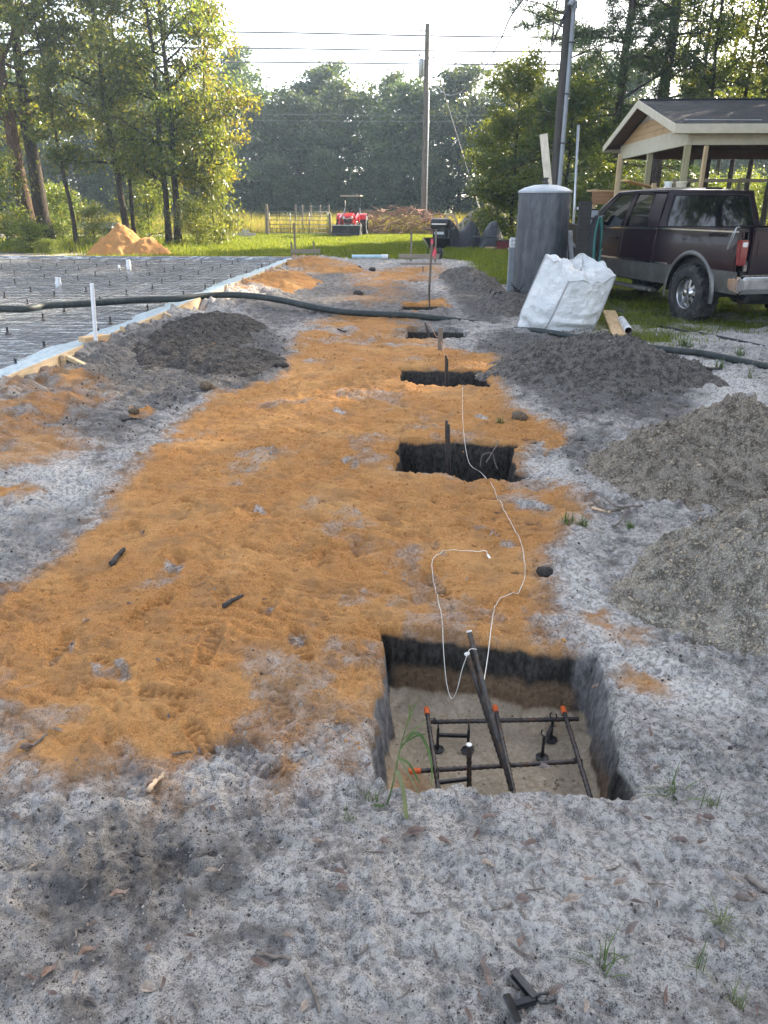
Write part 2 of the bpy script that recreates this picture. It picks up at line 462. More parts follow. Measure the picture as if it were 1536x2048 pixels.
for (px, py, a) in [(600, 1290, 20), (420, 1290, -15), (350, 1130, 10), (440, 1180, 25), (500, 1020, 80), (640, 1110, 10), (540, 1200, 5), (400, 1470, 30), (490, 1500, 50),
                    (300, 1220, -30), (220, 1330, 60), (330, 1380, 80), (120, 1290, 15), (800, 1010, 5), (860, 1070, 10), (870, 1160, 20), (960, 1050, 60), (720, 1080, -10),
                    (700, 930, 10), (620, 860, -20), (540, 900, 30), (480, 960, 0), (680, 820, 15), (740, 770, -10), (1000, 1080, 80), (930, 990, 70), (1060, 1000, 60),
                    (560, 1390, 10), (640, 1470, -40), (150, 1160, 30), (270, 1060, 45), (380, 1010, 20), (430, 870, 10), (890, 820, 75), (960, 830, 80), (650, 730, 5),
                    (340, 1750, 15), (240, 1690, 30), (100, 1640, 60), (560, 1680, 70), (480, 1600, 10), (900, 1760, 30), (1150, 1800, 10), (720, 1900, 40), (1380, 1500, 20), (1420, 1720, 70)]:
    p = gp(px, py); FOOT.append((p.x, p.y, R(a) + _r.uniform(-.2, .2), _r.uniform(.8, 1.1)))
def ground_h(x, y, fine=True, pits=True):
    x = np.asarray(x, float); y = np.asarray(y, float)
    h = 0.05 * (fbm(x, y, 0.35, 3, 3) - .5) * sstep(60, 30, y)
    near = sstep(34, 22, y) * sstep(9, 5, np.abs(x - .5))
    h += near * 0.09 * (fbm(x, y, 1.3, 3, 5) - .5)
    s = (x - FORM0.x) * FD.x + (y - FORM0.y) * FD.y            # along the form
    t = (x - FORM0.x) * FN.x + (y - FORM0.y) * FN.y            # into the slab
    tt = -t
    # spoil banked up against the form
    bank = sstep(1.5, 0.15, tt + 0.5 * (fbm(x, y, 1.1, 3, 21) - .5)) * (tt > 0)
    bk = near * bank
    h += bk * (0.09 + 0.30 * (fbm(x, y, 2.2, 4, 23, .6) - .42))
    inside = (t > -0.02) & (s > -1) & (s < 21.9 + 1) & (t < SLAB_W)
    if fine:
        smooth_ = np.ones(x.shape); mo = (y > 1.4) & (y < 11) & (x > -5) & (x < 2)
        if mo.any(): smooth_[mo] = 1 - .3 * sstep(.1, -.25, poly_sdf(x[mo], y[mo], ORANGE[0][0]))
        rough = near * (0.9 + 1.5 * fbm(x, y, 0.8, 2, 31) + 1.6 * bank) * (.7 + .5 * sstep(2.4, 5, y))
        h += rough * 0.046 * smooth_ * (fbm(x, y * 1.25, 5.0, 4, 33, .6) - .5)
        h += -rough * 0.034 * smooth_ * (ridge(x * .8, y * 1.2, 6.0, 4, 35) - .6) * sstep(.35, .6, fbm(x, y, 1.6, 2, 36))
        h += near * smooth_ * (0.026 - .012 * sstep(3.4, 2.4, y)) * (fbm(x, y, 26, 3, 37, .7) - .5) - near * smooth_ * (.014 - .007 * sstep(3.4, 2.4, y)) * (ridge(x, y, 17, 2, 38) - .6)
        h += near * (-.017 * sstep(.56, .70, fbm(x, y * 1.3, 5.5, 4, 56, .6)) + .010 * sstep(.57, .68, fbm(x * 1.2, y, 8, 3, 57, .6)))
        rp = sstep(.45, .62, fbm(x, y, .9, 2, 52)) * near
        h += rp * .006 * np.sin((y * 1.0 + .35 * x + .25 * fbm(x, y, 3, 2, 53)) * 2 * math.pi / .085)
        fg = sstep(4.2, 2.9, y) * near
        h += fg * (-.0105 * (ridge(x, y * 1.15, 33, 3, 48) - .6) * sstep(.3, .6, fbm(x, y, 5, 2, 49)) + .009 * (fbm(x, y, 60, 3, 50, .7) - .5))
        cl = np.clip(fbm(x, y, 22, 3, 39, .6) - .60, 0, 1)     # crumbs standing proud
        h += near * smooth_ * 0.09 * cl * sstep(.4, .6, fbm(x, y, 2.3, 2, 40))
        for (fx, fy, a, k) in FOOT:
            m = (np.abs(x - fx) < .25) & (np.abs(y - fy) < .25)
            if not m.any(): continue
            dx, dy = x[m] - fx, y[m] - fy
            u = dx * math.cos(a) + dy * math.sin(a); v = -dx * math.sin(a) + dy * math.cos(a)
            am = .45 if fy < 1.75 else 1.05 + .35 * math.sin(fx * 37)
            w = 0.048 * k * (1 - 0.25 * np.exp(-((v + .02) / .05) ** 2))
            e = (u / w) ** 2 + (v / (0.145 * k)) ** 2
            h[m] += am * (-0.012 * sstep(1.25, .6, e) + 0.007 * np.exp(-((e - 1.4) / .4) ** 2)) + am * 0.004 * sstep(1.0, .8, e) * np.sign(np.sin(v * 2 * math.pi / .034 + 1.5 * np.abs(u) / .05))
    h = np.where(inside, -0.03, h)
    if pits:
        for P, dep in PITS:
            a = np.array(P)
            m = (x > a[:, 0].min() - .5) & (x < a[:, 0].max() + .5) & (y > a[:, 1].min() - .5) & (y < a[:, 1].max() + .5)
            if not m.any(): continue
            xm, ym = x[m], y[m]
            n1 = fbm(xm, ym, 6, 3, 41) - .5; n2 = fbm(xm, ym, 28, 3, 43) - .5
            d = poly_sdf(xm, ym, P) + 0.085 * n1 + 0.026 * n2
            hm = h[m]
            rim = np.exp(-np.clip(d, 0, 9) / 0.05) * (0.028 * n2 - 0.02)
            floor = -dep + 0.05 * (fbm(xm, ym, 3, 3, 45) - .5) + 0.012 * n2 + 0.07 * sstep(-.14, -.02, d) * fbm(xm, ym, 5, 2, 47)
            w = sstep(0.012, -0.045, d)
            h[m] = (hm + rim * (d > -0.02)) * (1 - w) + floor * w
    return h
def masks(x, y):
    o = region(x, y, ORANGE, 101); d = region(x, y, DARK, 131); p = region(x, y, PALE, 151)
    for (fx, fy, a, k) in FOOT[:36:2]:           # boots scuffed the thin orange sand off the grey
        m = (np.abs(x - fx) < .25) & (np.abs(y - fy) < .25)
        dx, dy = x[m] - fx, y[m] - fy
        u = dx * math.cos(a) + dy * math.sin(a); v = -dx * math.sin(a) + dy * math.cos(a)
        e = (u / .06) ** 2 + (v / .13) ** 2
        o[m] *= 1 - .6 * sstep(1.2, .3, e) * sstep(.35, .65, fbm(x[m], y[m], 12, 3, 77))
    thin = sstep(.50, .68, fbm(x, y, 2.2, 5, 171, .6))
    o = o * (1 - .46 * thin)
    g = grassmask(x, y); l = litter(x, y)
    far = sstep(26, 34, y)
    return np.stack([o * (1 - g), d, np.clip(g + l * 0, 0, 1), p * (1 - .6 * o)], -1), l

def lines(segs):
    out = [segs[0][0]]
    for a, b, d0, d1 in segs:
        x = a
        while x < b - 1e-6:
            f = (x - a) / (b - a); x += d0 + (d1 - d0) * f
            out.append(min(x, b))
    return out
BLOCKS = []
def block(xa, ya):
    xa, ya = np.array(xa), np.array(ya)
    Xb, Yb = np.meshgrid(xa, ya); BLOCKS.append((xa, ya, ground_h(Xb.ravel(), Yb.ravel()).reshape(Xb.shape)))
XL, XR, YN, YA, YB, YC = -2.1, 2.1, .82, 3.0, 8.0, 30.0
near_x = lines([(-9, -5, .3, .06), (-5, XL, .05, .03), (XL, XR, .015, .015), (XR, 5, .022, .04), (5, 9, .06, .3)])
far_x = lines([(-600, -60, 80, 12), (-60, -9, 6, .5), (-9, 9, .12, .12), (9, 60, .5, 6), (60, 600, 12, 80)])
wide_l = lines([(-600, -60, 80, 12), (-60, -9, 6, .5)]); wide_r = lines([(9, 60, .5, 6), (60, 600, 12, 80)])
block(far_x, lines([(-60, -2, 8, .6), (-2, YN, .3, .06)]))                 # behind and under the camera
block(np.arange(XL, XR + .003, .0055), lines([(YN, YA, .0052, .0062)]))    # foreground, fine
block(lines([(-9, -5, .3, .06), (-5, XL, .05, .02)]), lines([(YN, YA, .03, .03)]))
block(lines([(XR, 5, .02, .05), (5, 9, .06, .3)]), lines([(YN, YA, .03, .03)]))
block(near_x, lines([(YA, 5.6, .011, .02), (5.6, YB, .02, .03)]))
block(lines([(-9, -4.5, .2, .06), (-4.5, 4.5, .036, .036), (4.5, 9, .05, .2)]), lines([(YB, 14, .03, .05), (14, YC, .06, .2)]))
block(wide_l, lines([(YN, YC, .5, 1)])); block(wide_r, lines([(YN, YC, .5, 1)]))
block(far_x, lines([(YC, 60, .25, .8), (60, 700, 2, 60)]))
VV, FF, off = [], [], 0
for bi, (xa, ya, zb) in enumerate(BLOCKS):
    m, n = len(ya), len(xa); Xb, Yb = np.meshgrid(xa, ya)
    i_ = np.arange(m * n).reshape(m, n)
    VV.append(np.stack([Xb.ravel(), Yb.ravel(), zb.ravel()], -1)); FF.append(np.stack([i_[:-1, :-1], i_[:-1, 1:], i_[1:, 1:], i_[1:, :-1]], -1).reshape(-1, 4) + off)
    base_ = off; off += m * n
    for e in (i_[0], i_[-1][::-1], i_[:, -1], i_[:, 0][::-1]):                # skirts close the joints between the grids
        VV.append(np.stack([Xb.ravel()[e], Yb.ravel()[e], zb.ravel()[e] - .05], -1)); k_ = np.arange(len(e)) + off
        FF.append(np.stack([k_[:-1], k_[1:], e[1:] + base_, e[:-1] + base_], -1)); off += len(e)
GV = np.concatenate(VV); FQ = np.concatenate(FF); xf, yf, zf = GV[:, 0], GV[:, 1], GV[:, 2]

def soil_material(name, base_pile=None):
    t = NT(name); P = t.pos()
    sep = t.n.new('ShaderNodeSeparateColor'); t.l.new(t.attr('mask', 'Color'), sep.inputs[0])
    O, D, Gm = sep.outputs[0], sep.outputs[1], sep.outputs[2]
    Pl = t.attr('mask', 'Alpha'); L = t.attr('litter')
    z = t.n.new('ShaderNodeSeparateXYZ'); t.l.new(P, z.inputs[0]); Z = z.outputs[2]
    n1 = t.noise(P, 1.7, 5, .6); n2 = t.noise(P, 9, 6, .65); n3 = t.noise(P, 46, 5, .72, .5); n4 = t.noise(P, 240, 4, .75)
    # grey sand with black humus crumbs; dark flecks also stand in for crevice shade
    g = t.mix(t.ramp(n3, .37, .60), (0.095, 0.086, 0.08), (0.47, 0.445, 0.415))
    g = t.mix(t.ramp(n4, .42, .60, 0, .62), g, (0.58, 0.55, 0.515))
    g = t.mix(t.math('MULTIPLY', t.ramp(n2, .45, .66), .72), g, (0.10, 0.09, 0.083))
    g = t.mix(t.math('MULTIPLY', t.ramp(n4, .47, .36), .55), g, (0.04, 0.036, 0.033))
    pal = t.mix(t.ramp(n3, .40, .58), (0.33, 0.31, 0.285), (0.70, 0.67, 0.625))
    pal = t.mix(t.ramp(n4, .42, .33, 0, .6), pal, (0.15, 0.145, 0.135))
    pf = t.ramp(t.math('ADD', Pl, t.math('MULTIPLY', t.math('SUBTRACT', n2, .5), .9)), .25, .75)
    g = t.mix(t.math('MULTIPLY', pf, .8), g, pal)
    dk = t.mix(t.ramp(n3, .3, .7), (0.04, 0.037, 0.035), (0.16, 0.148, 0.138))
    df = t.math('MULTIPLY', t.ramp(t.math('ADD', D, t.math('ADD', t.math('MULTIPLY', t.math('SUBTRACT', n2, .5), .9), t.math('MULTIPLY', t.math('SUBTRACT', n3, .5), .9))), .15, .8), .9)
    g = t.mix(df, g, dk)
    # orange fill sand
    orr = t.mix(t.ramp(n4, .36, .64), (0.25, 0.112, 0.036), (0.56, 0.285, 0.102))
    orr = t.mix(t.ramp(n3, .52, .36, 0, .45), orr, (0.20, 0.085, 0.022))
    orr = t.mix(t.math('MULTIPLY', t.ramp(n1, .42, .68), .6), orr, (0.53, 0.30, 0.118))
    orr = t.mix(t.math('MULTIPLY', t.ramp(t.noise(P, 4.5, 5, .65), .47, .66), .62), orr, (0.27, 0.155, 0.075))
    orr = t.mix(t.math('MULTIPLY', t.ramp(n4, .45, .33), .75), orr, (0.16, 0.075, 0.028))  # dark fine grain painted in as shadow between the sand grains
    of = t.ramp(t.math('ADD', O, t.math('ADD', t.math('MULTIPLY', t.math('SUBTRACT', n2, .5), .75), t.math('MULTIPLY', t.math('SUBTRACT', n4, .5), .8))), .18, .78)
    c = t.mix(of, g, orr)
    # soil horizons seen in the pit walls
    zz = t.math('ADD', Z, t.math('MULTIPLY', t.math('SUBTRACT', n2, .5), .07))
    streak = t.noise(t.mapping(P, (1, 1, .45)), 45, 5, .7)
    humus = t.mix(t.ramp(streak, .3, .7), (0.018, 0.0165, 0.015), (0.075, 0.068, 0.06))
    brown = t.mix(t.ramp(n3, .3, .7), (0.13, 0.085, 0.05), (0.27, 0.19, 0.12))
    tan = t.mix(t.ramp(n3, .3, .7), (0.40, 0.32, 0.22), (0.60, 0.50, 0.375))
    sx = t.n.new('ShaderNodeSeparateXYZ'); t.l.new(P, sx.inputs[0]); near = t.ramp(sx.outputs[1], 3.2, 3.6, 1, 0)
    greyw = t.mix(t.ramp(streak, .3, .7), (0.12, 0.115, 0.115), (0.3, 0.29, 0.285))
    wall = t.ramp(n2, .3, .8, 0.2, 1.0)
    side = t.math('MULTIPLY', near, t.ramp(t.math('ABSOLUTE', t.math('SUBTRACT', sx.outputs[0], .405)), .33, .39))
    hum2 = t.mix(t.math('MULTIPLY', side, t.ramp(sx.outputs[1], 2.62, 2.5)), humus, greyw)
    c = t.mix(t.ramp(zz, -.045, -.075), c, hum2)
    c = t.mix(t.math('MULTIPLY', t.math('MULTIPLY', near, t.math('SUBTRACT', 1.0, side)), t.ramp(zz, -.16, -.21)), c, brown)
    c = t.mix(t.math('MULTIPLY', near, t.ramp(zz, -.275, -.30)), c, t.mix(t.ramp(n1, .5, .62), tan, t.mix(.6, tan, orr)))
    # turf soil and leaf litter
    gr = t.mix(t.ramp(n2, .35, .65), (0.055, 0.06, 0.02), (0.12, 0.135, 0.035))
    gr = t.mix(t.ramp(n3, .55, .7, 0, .5), gr, (0.2, 0.17, 0.11))
    c = t.mix(t.ramp(t.math('ADD', Gm, t.math('MULTIPLY', t.math('SUBTRACT', n2, .5), .7)), .35, .65), c, gr)
    li = t.mix(t.ramp(n3, .35, .65), (0.06, 0.042, 0.03), (0.2, 0.14, 0.09))
    c = t.mix(L, c, li)
    hgt = t.math('ADD', t.math('MULTIPLY', n3, 1.0), t.math('ADD', t.math('MULTIPLY', n4, .5), t.math('MULTIPLY', n2, .7)))
    hgt = t.math('MULTIPLY', hgt, t.math('SUBTRACT', 1.0, t.math('MULTIPLY', of, .45)))
    lum = t.bump(hgt, .012, 1.0)
    t.bsdf(c, .95, 0, lum, 0, .15)
    return t.m
MAT['soil'] = soil_material('sandy_soil')
def heap_material(name, lo, hi, speck):
    t = NT(name); P = t.pos(); n1 = t.noise(P, 2.2, 4, .6); n2 = t.noise(P, 14, 6, .7); n3 = t.noise(P, 70, 5, .75); n4 = t.noise(P, 230, 3, .7)
    c = t.mix(t.ramp(n2, .40, .60), lo, hi)
    c = t.mix(t.ramp(n3, .5, .62, 0, .75), c, tuple(min(.75, q * 1.55) for q in hi)); c = t.mix(t.ramp(n4, .5, .38, 0, .95), c, speck); c = t.mix(t.ramp(n1, .5, .75, 0, .4), c, lo)
    t.bsdf(c, .95, 0, t.bump(t.math('ADD', t.math('MULTIPLY', n2, 1.6), t.math('ADD', n3, t.math('MULTIPLY', n4, .4))), .022), 0, .12); return t.m
MAT['soil_khaki'] = heap_material('khaki_heap_soil', (0.15, 0.125, 0.098), (0.41, 0.36, 0.295), (0.05, 0.042, 0.033))
MAT['soil_pale'] = heap_material('pale_heap_soil', (0.21, 0.182, 0.148), (0.52, 0.465, 0.39), (0.07, 0.06, 0.048))
MAT['soil_grey'] = heap_material('grey_heap_soil', (0.075, 0.067, 0.06), (0.23, 0.21, 0.19), (0.03, 0.027, 0.025))
MAT['soil_black'] = heap_material('black_heap_soil', (0.045, 0.04, 0.037), (0.15, 0.136, 0.122), (0.02, 0.018, 0.016))
gme = np_mesh('ground', GV, FQ, MAT['soil'])
mk, lt = masks(xf, yf)
set_color(gme, 'mask', mk); set_float(gme, 'litter', lt)
ground = tag(link('ground', gme), kind='structure')
ground['label'] = 'bare sandy ground with a line of dug footing pits and turf beyond'

# ------------------------------------------------------------------ spoil heaps (own meshes standing on the ground)
PILES = []
def pile_h(p, x, y, fine=True):
    cx, cy, rx, ry, a, h, seed, pw = p
    dx, dy = x - cx, y - cy
    u = (dx * math.cos(a) + dy * math.sin(a)) / rx; v = (-dx * math.sin(a) + dy * math.cos(a)) / ry
    r = np.sqrt(u * u + v * v) + .42 * (fbm(x, y, 1.3 / max(rx, ry), 3, seed) - .5) + .26 * (fbm(x, y, 5 / max(rx, ry), 3, seed + 3) - .5)
    k = np.clip(1 - r, -1, 1)
    z = h * np.sign(k) * np.abs(k) ** pw
    z = h * (1 - np.exp(-2.2 * np.maximum(k, 0))) / .89 * np.where(k > 0, 1, 0) * .55 + np.where(k > 0, .45, 1) * z
    if pw > 1.5: z = h * k
    if fine:
        q = np.clip(k * 4, 0, 1)
        z = z + q * (.15 * (fbm(x, y, 4.0, 4, seed + 7, .65) - .5) - .06 * (ridge(x, y, 9, 3, seed + 9) - .6) + .15 * np.clip(fbm(x, y, 20, 3, seed + 11, .6) - .58, 0, 1) + .022 * (fbm(x, y, 36, 3, seed + 13, .7) - .5) - .014 * (ridge(x, y, 30, 2, seed + 15) - .6)) * min(1, h / .3)
    return z
def pile(p, step, label, mask, cat='dirt pile', group='spoil heaps beside the footing pits', name='dirt_pile', mat=None):
    cx, cy, rx, ry, a, h, seed, pw = p
    m = max(rx, ry) * 1.25
    gx = np.arange(cx - m, cx + m, step); gy = np.arange(cy - m, cy + m, step)
    X, Y = np.meshgrid(gx, gy); x, y = X.ravel(), Y.ravel()
    k = pile_h(p, x, y); z = ground_h(x, y, False, False) + k - .012
    i = np.arange(len(x)).reshape(X.shape)
    F = np.stack([i[:-1, :-1], i[:-1, 1:], i[1:, 1:], i[1:, :-1]], -1).reshape(-1, 4)
    F = F[(k[F] > -.03).any(1)]
    used = np.unique(F); remap = np.zeros(len(x), int); remap[used] = np.arange(len(used))
    V = np.stack([x - cx, y - cy, z], -1)[used]
    me = np_mesh(name, V, remap[F], mat or MAT['soil'])
    n = fbm(x[used], y[used], 3 / max(rx, ry), 3, seed + 20)
    mm = np.tile(np.array(mask, float), (len(used), 1)); mm[:, 0] *= np.clip(.4 + 1.2 * n, 0, 1) if mask[0] < .9 else 1
    set_color(me, 'mask', mm); set_float(me, 'litter', np.zeros(len(used)))
    o = link(name, me); o.location = (cx, cy, 0)
    tag(o, label, cat, group)
    PILES.append(p)
    return o
pile((2.34, 4.75, .98, 1.0, R(-20), .50, 301, 2), .0085, 'khaki grey dirt heap with a sharp crest beside the second footing pit', (0, .12, 0, .62), mat=MAT['soil_khaki'])
pile((1.80, 3.05, .78, .62, R(15), .40, 311, 2), .0075, 'pale crumbly dirt heap beside the open rebar pit', (0, .08, 0, .72), mat=MAT['soil_pale'])
pile((2.25, 7.75, 1.25, 1.0, R(-15), .42, 321, 1.1), .018, 'dark grey low dirt heap between the third pit and the hose', (0, .55, 0, .12), mat=MAT['soil_grey'])
pile((-2.32, 10.0, .62, 2.0, R(-4), .2, 331, 1.0), .022, 'black topsoil heap against the wooden slab form', (.05, .95, 0, 0), mat=MAT['soil_black'])
pile((-1.75, 8.35, .62, .75, R(30), .17, 341, 1.0), .02, 'black topsoil heap spilling onto the orange sand', (0, 1.0, 0, 0), mat=MAT['soil_black'])
pile((1.95, 17.6, .55, 2.6, R(4), .34, 351, .9), .04, 'long grey dirt ridge along the right edge of the dig', (0, .55, 0, .1), mat=MAT['soil_grey'])
pile((2.2, 13.2, .7, 1.5, R(-8), .24, 356, .9), .035, 'low grey dirt heap at the foot of the black tank', (0, .4, 0, .3), mat=MAT['soil_grey'])
pile((-2.15, 17.0, .8, 1.6, R(-6), .2, 361, .9), .04, 'orange sand heap leaning on the slab form', (1, 0, 0, 0))
pile((-1.75, 22.0, 1.0, 2.2, R(20), .27, 371, .9), .05, 'orange and grey heap at the far corner of the slab', (.75, .2, 0, 0))
pile((-9.5, 28.6, 1.35, 1.3, R(0), 1.08, 381, 2), .05, 'tall orange sand pile with a steep sunlit face', (1, 0, 0, 0), 'sand pile', 'loose orange sand piles', 'sand_pile')
pile((-8.55, 28.3, .85, .8, R(0), .66, 391, 2), .05, 'small orange sand pile slumped against the taller one', (1, 0, 0, 0), 'sand pile', 'loose orange sand piles', 'sand_pile')
pile((5.9, 46.0, 2.0, 2.0, R(0), 1.75, 401, .8), .08, 'round brown earth mound below the pale guard of the guy wire', (.1, .45, 0, .3), mat=MAT['soil_khaki'], group='earth mounds by the far field')
pile((8.6, 46.8, 2.0, 1.8, R(0), 1.6, 411, .8), .08, 'brown earth mound with roots behind the black tarp', (.1, .45, 0, .3), mat=MAT['soil_khaki'], group='earth mounds by the far field')
def base_z(x, y):
    x = np.asarray(x, float); y = np.asarray(y, float); out = np.zeros(x.shape)
    for xa, ya, zb in BLOCKS:
        m = (x >= xa[0]) & (x <= xa[-1]) & (y >= ya[0]) & (y <= ya[-1])
        if not m.any(): continue
        xm, ym = x[m], y[m]
        i = np.clip(np.searchsorted(xa, xm) - 1, 0, len(xa) - 2); j = np.clip(np.searchsorted(ya, ym) - 1, 0, len(ya) - 2)
        fx = (xm - xa[i]) / (xa[i + 1] - xa[i]); fy = (ym - ya[j]) / (ya[j + 1] - ya[j])
        out[m] = (zb[j, i] * (1 - fx) + zb[j, i + 1] * fx) * (1 - fy) + (zb[j + 1, i] * (1 - fx) + zb[j + 1, i + 1] * fx) * fy
    return out
def zg(x, y):
    z = float(base_z(np.array([float(x)]), np.array([float(y)]))[0])
    z = max(z, -.07)
    for p in PILES:
        if abs(x - p[0]) > max(p[2], p[3]) * 1.3 or abs(y - p[1]) > max(p[2], p[3]) * 1.3: continue
        a = np.array([float(x)]); b = np.array([float(y)]); k = pile_h(p, a, b, True)[0]
        if k > 0: z = max(z, ground_h(a, b, False, False)[0] + k - .012)
    return float(z)
def gz(px, py):
    p = gp(px, py); 
    for _ in range(3): p = gp(px, py, zg(p.x, p.y))
    return p

# ================================================================== TREES
def leaf_material(name, c_dark, c_light, c_yellow, ymix=.3, trans=.5):
    t = NT(name)
    v = t.attr('leafvar'); r = t.objrand()
    c = t.mix(v, c_dark, c_light)
    c = t.mix(t.math('MULTIPLY', t.ramp(v, .72, 1.0), ymix), c, c_yellow)
    hs = t.n.new('ShaderNodeHueSaturation'); t.l.new(c, hs.inputs['Color'])
    t.put(hs.inputs['Hue'], t.math('ADD', .488, t.math('MULTIPLY', r, .024))); t.put(hs.inputs['Value'], t.math('ADD', .85, t.math('MULTIPLY', r, .3)))
    d = t.n.new('ShaderNodeBsdfPrincipled'); t.l.new(hs.outputs[0], d.inputs['Base Color']); d.inputs['Roughness'].default_value = .36; d.inputs['Specular IOR Level'].default_value = .55
    tr = t.n.new('ShaderNodeBsdfTranslucent')
    t.l.new(t.mix(1.0, hs.outputs[0], (1.9, 1.7, .75), 'MULTIPLY'), tr.inputs[0])
    mx = t.n.new('ShaderNodeMixShader'); mx.inputs[0].default_value = trans
    t.l.new(d.outputs[0], mx.inputs[1]); t.l.new(tr.outputs[0], mx.inputs[2]); t.l.new(mx.outputs[0], t.out.inputs[0])
    return t.m
MAT['leaf'] = leaf_material('broadleaf_foliage', (0.055, 0.085, 0.02), (0.135, 0.17, 0.036), (0.30, 0.235, 0.03), .5, .58)
MAT['leaf_yellow'] = leaf_material('yellowing_foliage', (0.09, 0.11, 0.02), (0.2, 0.18, 0.03), (0.36, 0.24, 0.03), .8)
MAT['leaf_bush'] = leaf_material('bright_bush_foliage', (0.07, 0.11, 0.022), (0.15, 0.19, 0.035), (0.24, 0.22, 0.04), .5)
MAT['leaf_far'] = leaf_material('far_wood_foliage', (0.035, 0.062, 0.026), (0.075, 0.11, 0.04), (0.13, 0.13, 0.04), .4, .35)
MAT['needle'] = leaf_material('pine_needles', (0.035, 0.065, 0.028), (0.07, 0.105, 0.04), (0.13, 0.13, 0.04), .3, .35)
def bark(name, a, b):
    t = NT(name); v = t.mapping(t.coord(), (5, 5, .9))
    n = t.noise(v, 4, 6, .7, .8)
    t.bsdf(t.mix(t.ramp(n, .35, .68), a, b), .95, 0, t.bump(n, .05), 0, .1); return t.m
MAT['bark'] = bark('dark_bark', (0.025, 0.02, 0.016), (0.095, 0.078, 0.062))
MAT['bark_brown'] = bark('brown_bark', (0.05, 0.03, 0.022), (0.16, 0.105, 0.075))
MAT['bark_pine'] = bark('pine_bark', (0.04, 0.03, 0.026), (0.16, 0.13, 0.12))
MAT['bark_pale'] = bark('pale_grey_bark', (0.14, 0.12, 0.1), (0.35, 0.31, 0.27))

def leaf_mesh(name, C, rng, size, mat, width=.5, droop=.3, needle=False):
    n = len(C)
    d = rng.normal(size=(n, 3)); d[:, 2] -= droop; d /= np.linalg.norm(d, axis=1)[:, None]
    s = rng.normal(size=(n, 3)); s -= d * (s * d).sum(1)[:, None]; s /= np.linalg.norm(s, axis=1)[:, None]
    L = (size * rng.uniform(.55, 1.3, n))[:, None]
    nrm = np.cross(d, s)
    base = C - d * L * .5; tip = C + d * L * .5
    l = C + s * L * width * .5 + nrm * L * .08; r_ = C - s * L * width * .5 + nrm * L * .08
    V = np.stack([base, l, tip, r_], 1).reshape(-1, 3)
    F = np.arange(4 * n).reshape(n, 4)
    me = np_mesh(name, V, F, mat, smooth=False)
    set_float(me, 'leafvar', np.repeat(np.clip(rng.normal(.5, .28, n), 0, 1), 4))
    return me
def make_tree(seed, H, r0, cb, cr, nl, ls, mat, bmat, lean=(0, 0), limbs=20, prof='oval', up=.55, sig=.32, fork=False, inner=.35, width=.5):
    rng = np.random.default_rng(seed); rnd = random.Random(seed)
    mb = MB(); n = 12
    tp = []
    wx = wy = 0
    for i in range(n + 1):
        f = i / n
        tp.append(Vector((lean[0] * f * H + wx, lean[1] * f * H + wy, f * H * .97)))
        wx += rnd.uniform(-.012, .012) * H * .5; wy += rnd.uniform(-.012, .012) * H * .5
    rad = [r0 * (1 - .86 * (i / n) ** .9) * (1.35 if i == 0 else 1) for i in range(n + 1)]
    tp[0].z = -.2
    mb.tube(tp, rad, 9)
    def tpos(h):
        f = max(0, min(.999, h / (H * .97))) * n; i = int(f); return tp[i].lerp(tp[i + 1], f - i), rad[i] + (rad[i + 1] - rad[i]) * (f - i)
    segs = []
    ga = rnd.uniform(0, 6)
    for k in range(limbs):
        f = (k + rnd.random() * .8) / limbs
        h = cb * H + (1 - cb) * H * .97 * f
        p, rr = tpos(h)
        w = {'oval': math.sin(math.pi * (.12 + .8 * f)) ** .8, 'cone': 1.05 - .85 * f, 'top': .35 + .65 * math.sin(math.pi * min(1, f * .85 + .1)), 'full': .75 + .25 * math.sin(math.pi * f) - .35 * f * f}[prof]
        L = cr * w * rnd.uniform(.7, 1.15)
        a = ga + k * 2.4 + rnd.uniform(-.4, .4)
        e = up * (.35 + f) + rnd.uniform(-.2, .2)
        d = Vector((math.cos(a) * math.cos(e), math.sin(a) * math.cos(e), math.sin(e)))
        pts = [p]; q = p.copy()
        for j in range(5):
            d = (d + Vector((rnd.uniform(-.2, .2), rnd.uniform(-.2, .2), rnd.uniform(-.2, .12)))).normalized()
            q = q + d * L / 5; pts.append(q.copy())
        rl = max(.012, min(rr * .55, .022 * L + .02))
        mb.tube(pts, [rl * (1 - .8 * j / 5) for j in range(6)], 5)
        for j in range(1, 6): segs.append((pts[j - 1], pts[j], .5 + .25 * j))
        for j in range(1, 6):
            for m in range(2):
                dd = (d + Vector((rnd.uniform(-1, 1), rnd.uniform(-1, 1), rnd.uniform(-.5, .7)))).normalized()
                e_ = pts[j] + dd * L * rnd.uniform(.16, .34)
                mb.tube([pts[j], pts[j].lerp(e_, .5) + Vector((0, 0, .03)), e_], [rl * .4, rl * .28, rl * .1], 4, False)
                segs.append((pts[j], e_, 1.6))
    trunk = mb.mesh('trunk', bmat, True)
    S = np.array([s[0] for s in segs]); E_ = np.array([s[1] for s in segs]); W = np.array([s[2] for s in segs])
    W = W * np.where(rng.random(len(W)) < .42, .03, rng.uniform(.3, 1.9, len(W))); W /= W.sum()
    i = rng.choice(len(segs), nl, p=W); t = rng.uniform(.2, 1.12, nl)[:, None]
    sg = sig * min(cr, 3.0) / 2.9
    C = S[i] * (1 - t) + E_[i] * t + rng.normal(size=(nl, 3)) * np.array([sg, sg, sg * .8])
    C[:, 2] = np.maximum(C[:, 2], .15)
    crown = leaf_mesh('crown', C, rng, ls, mat, width)
    return trunk, crown
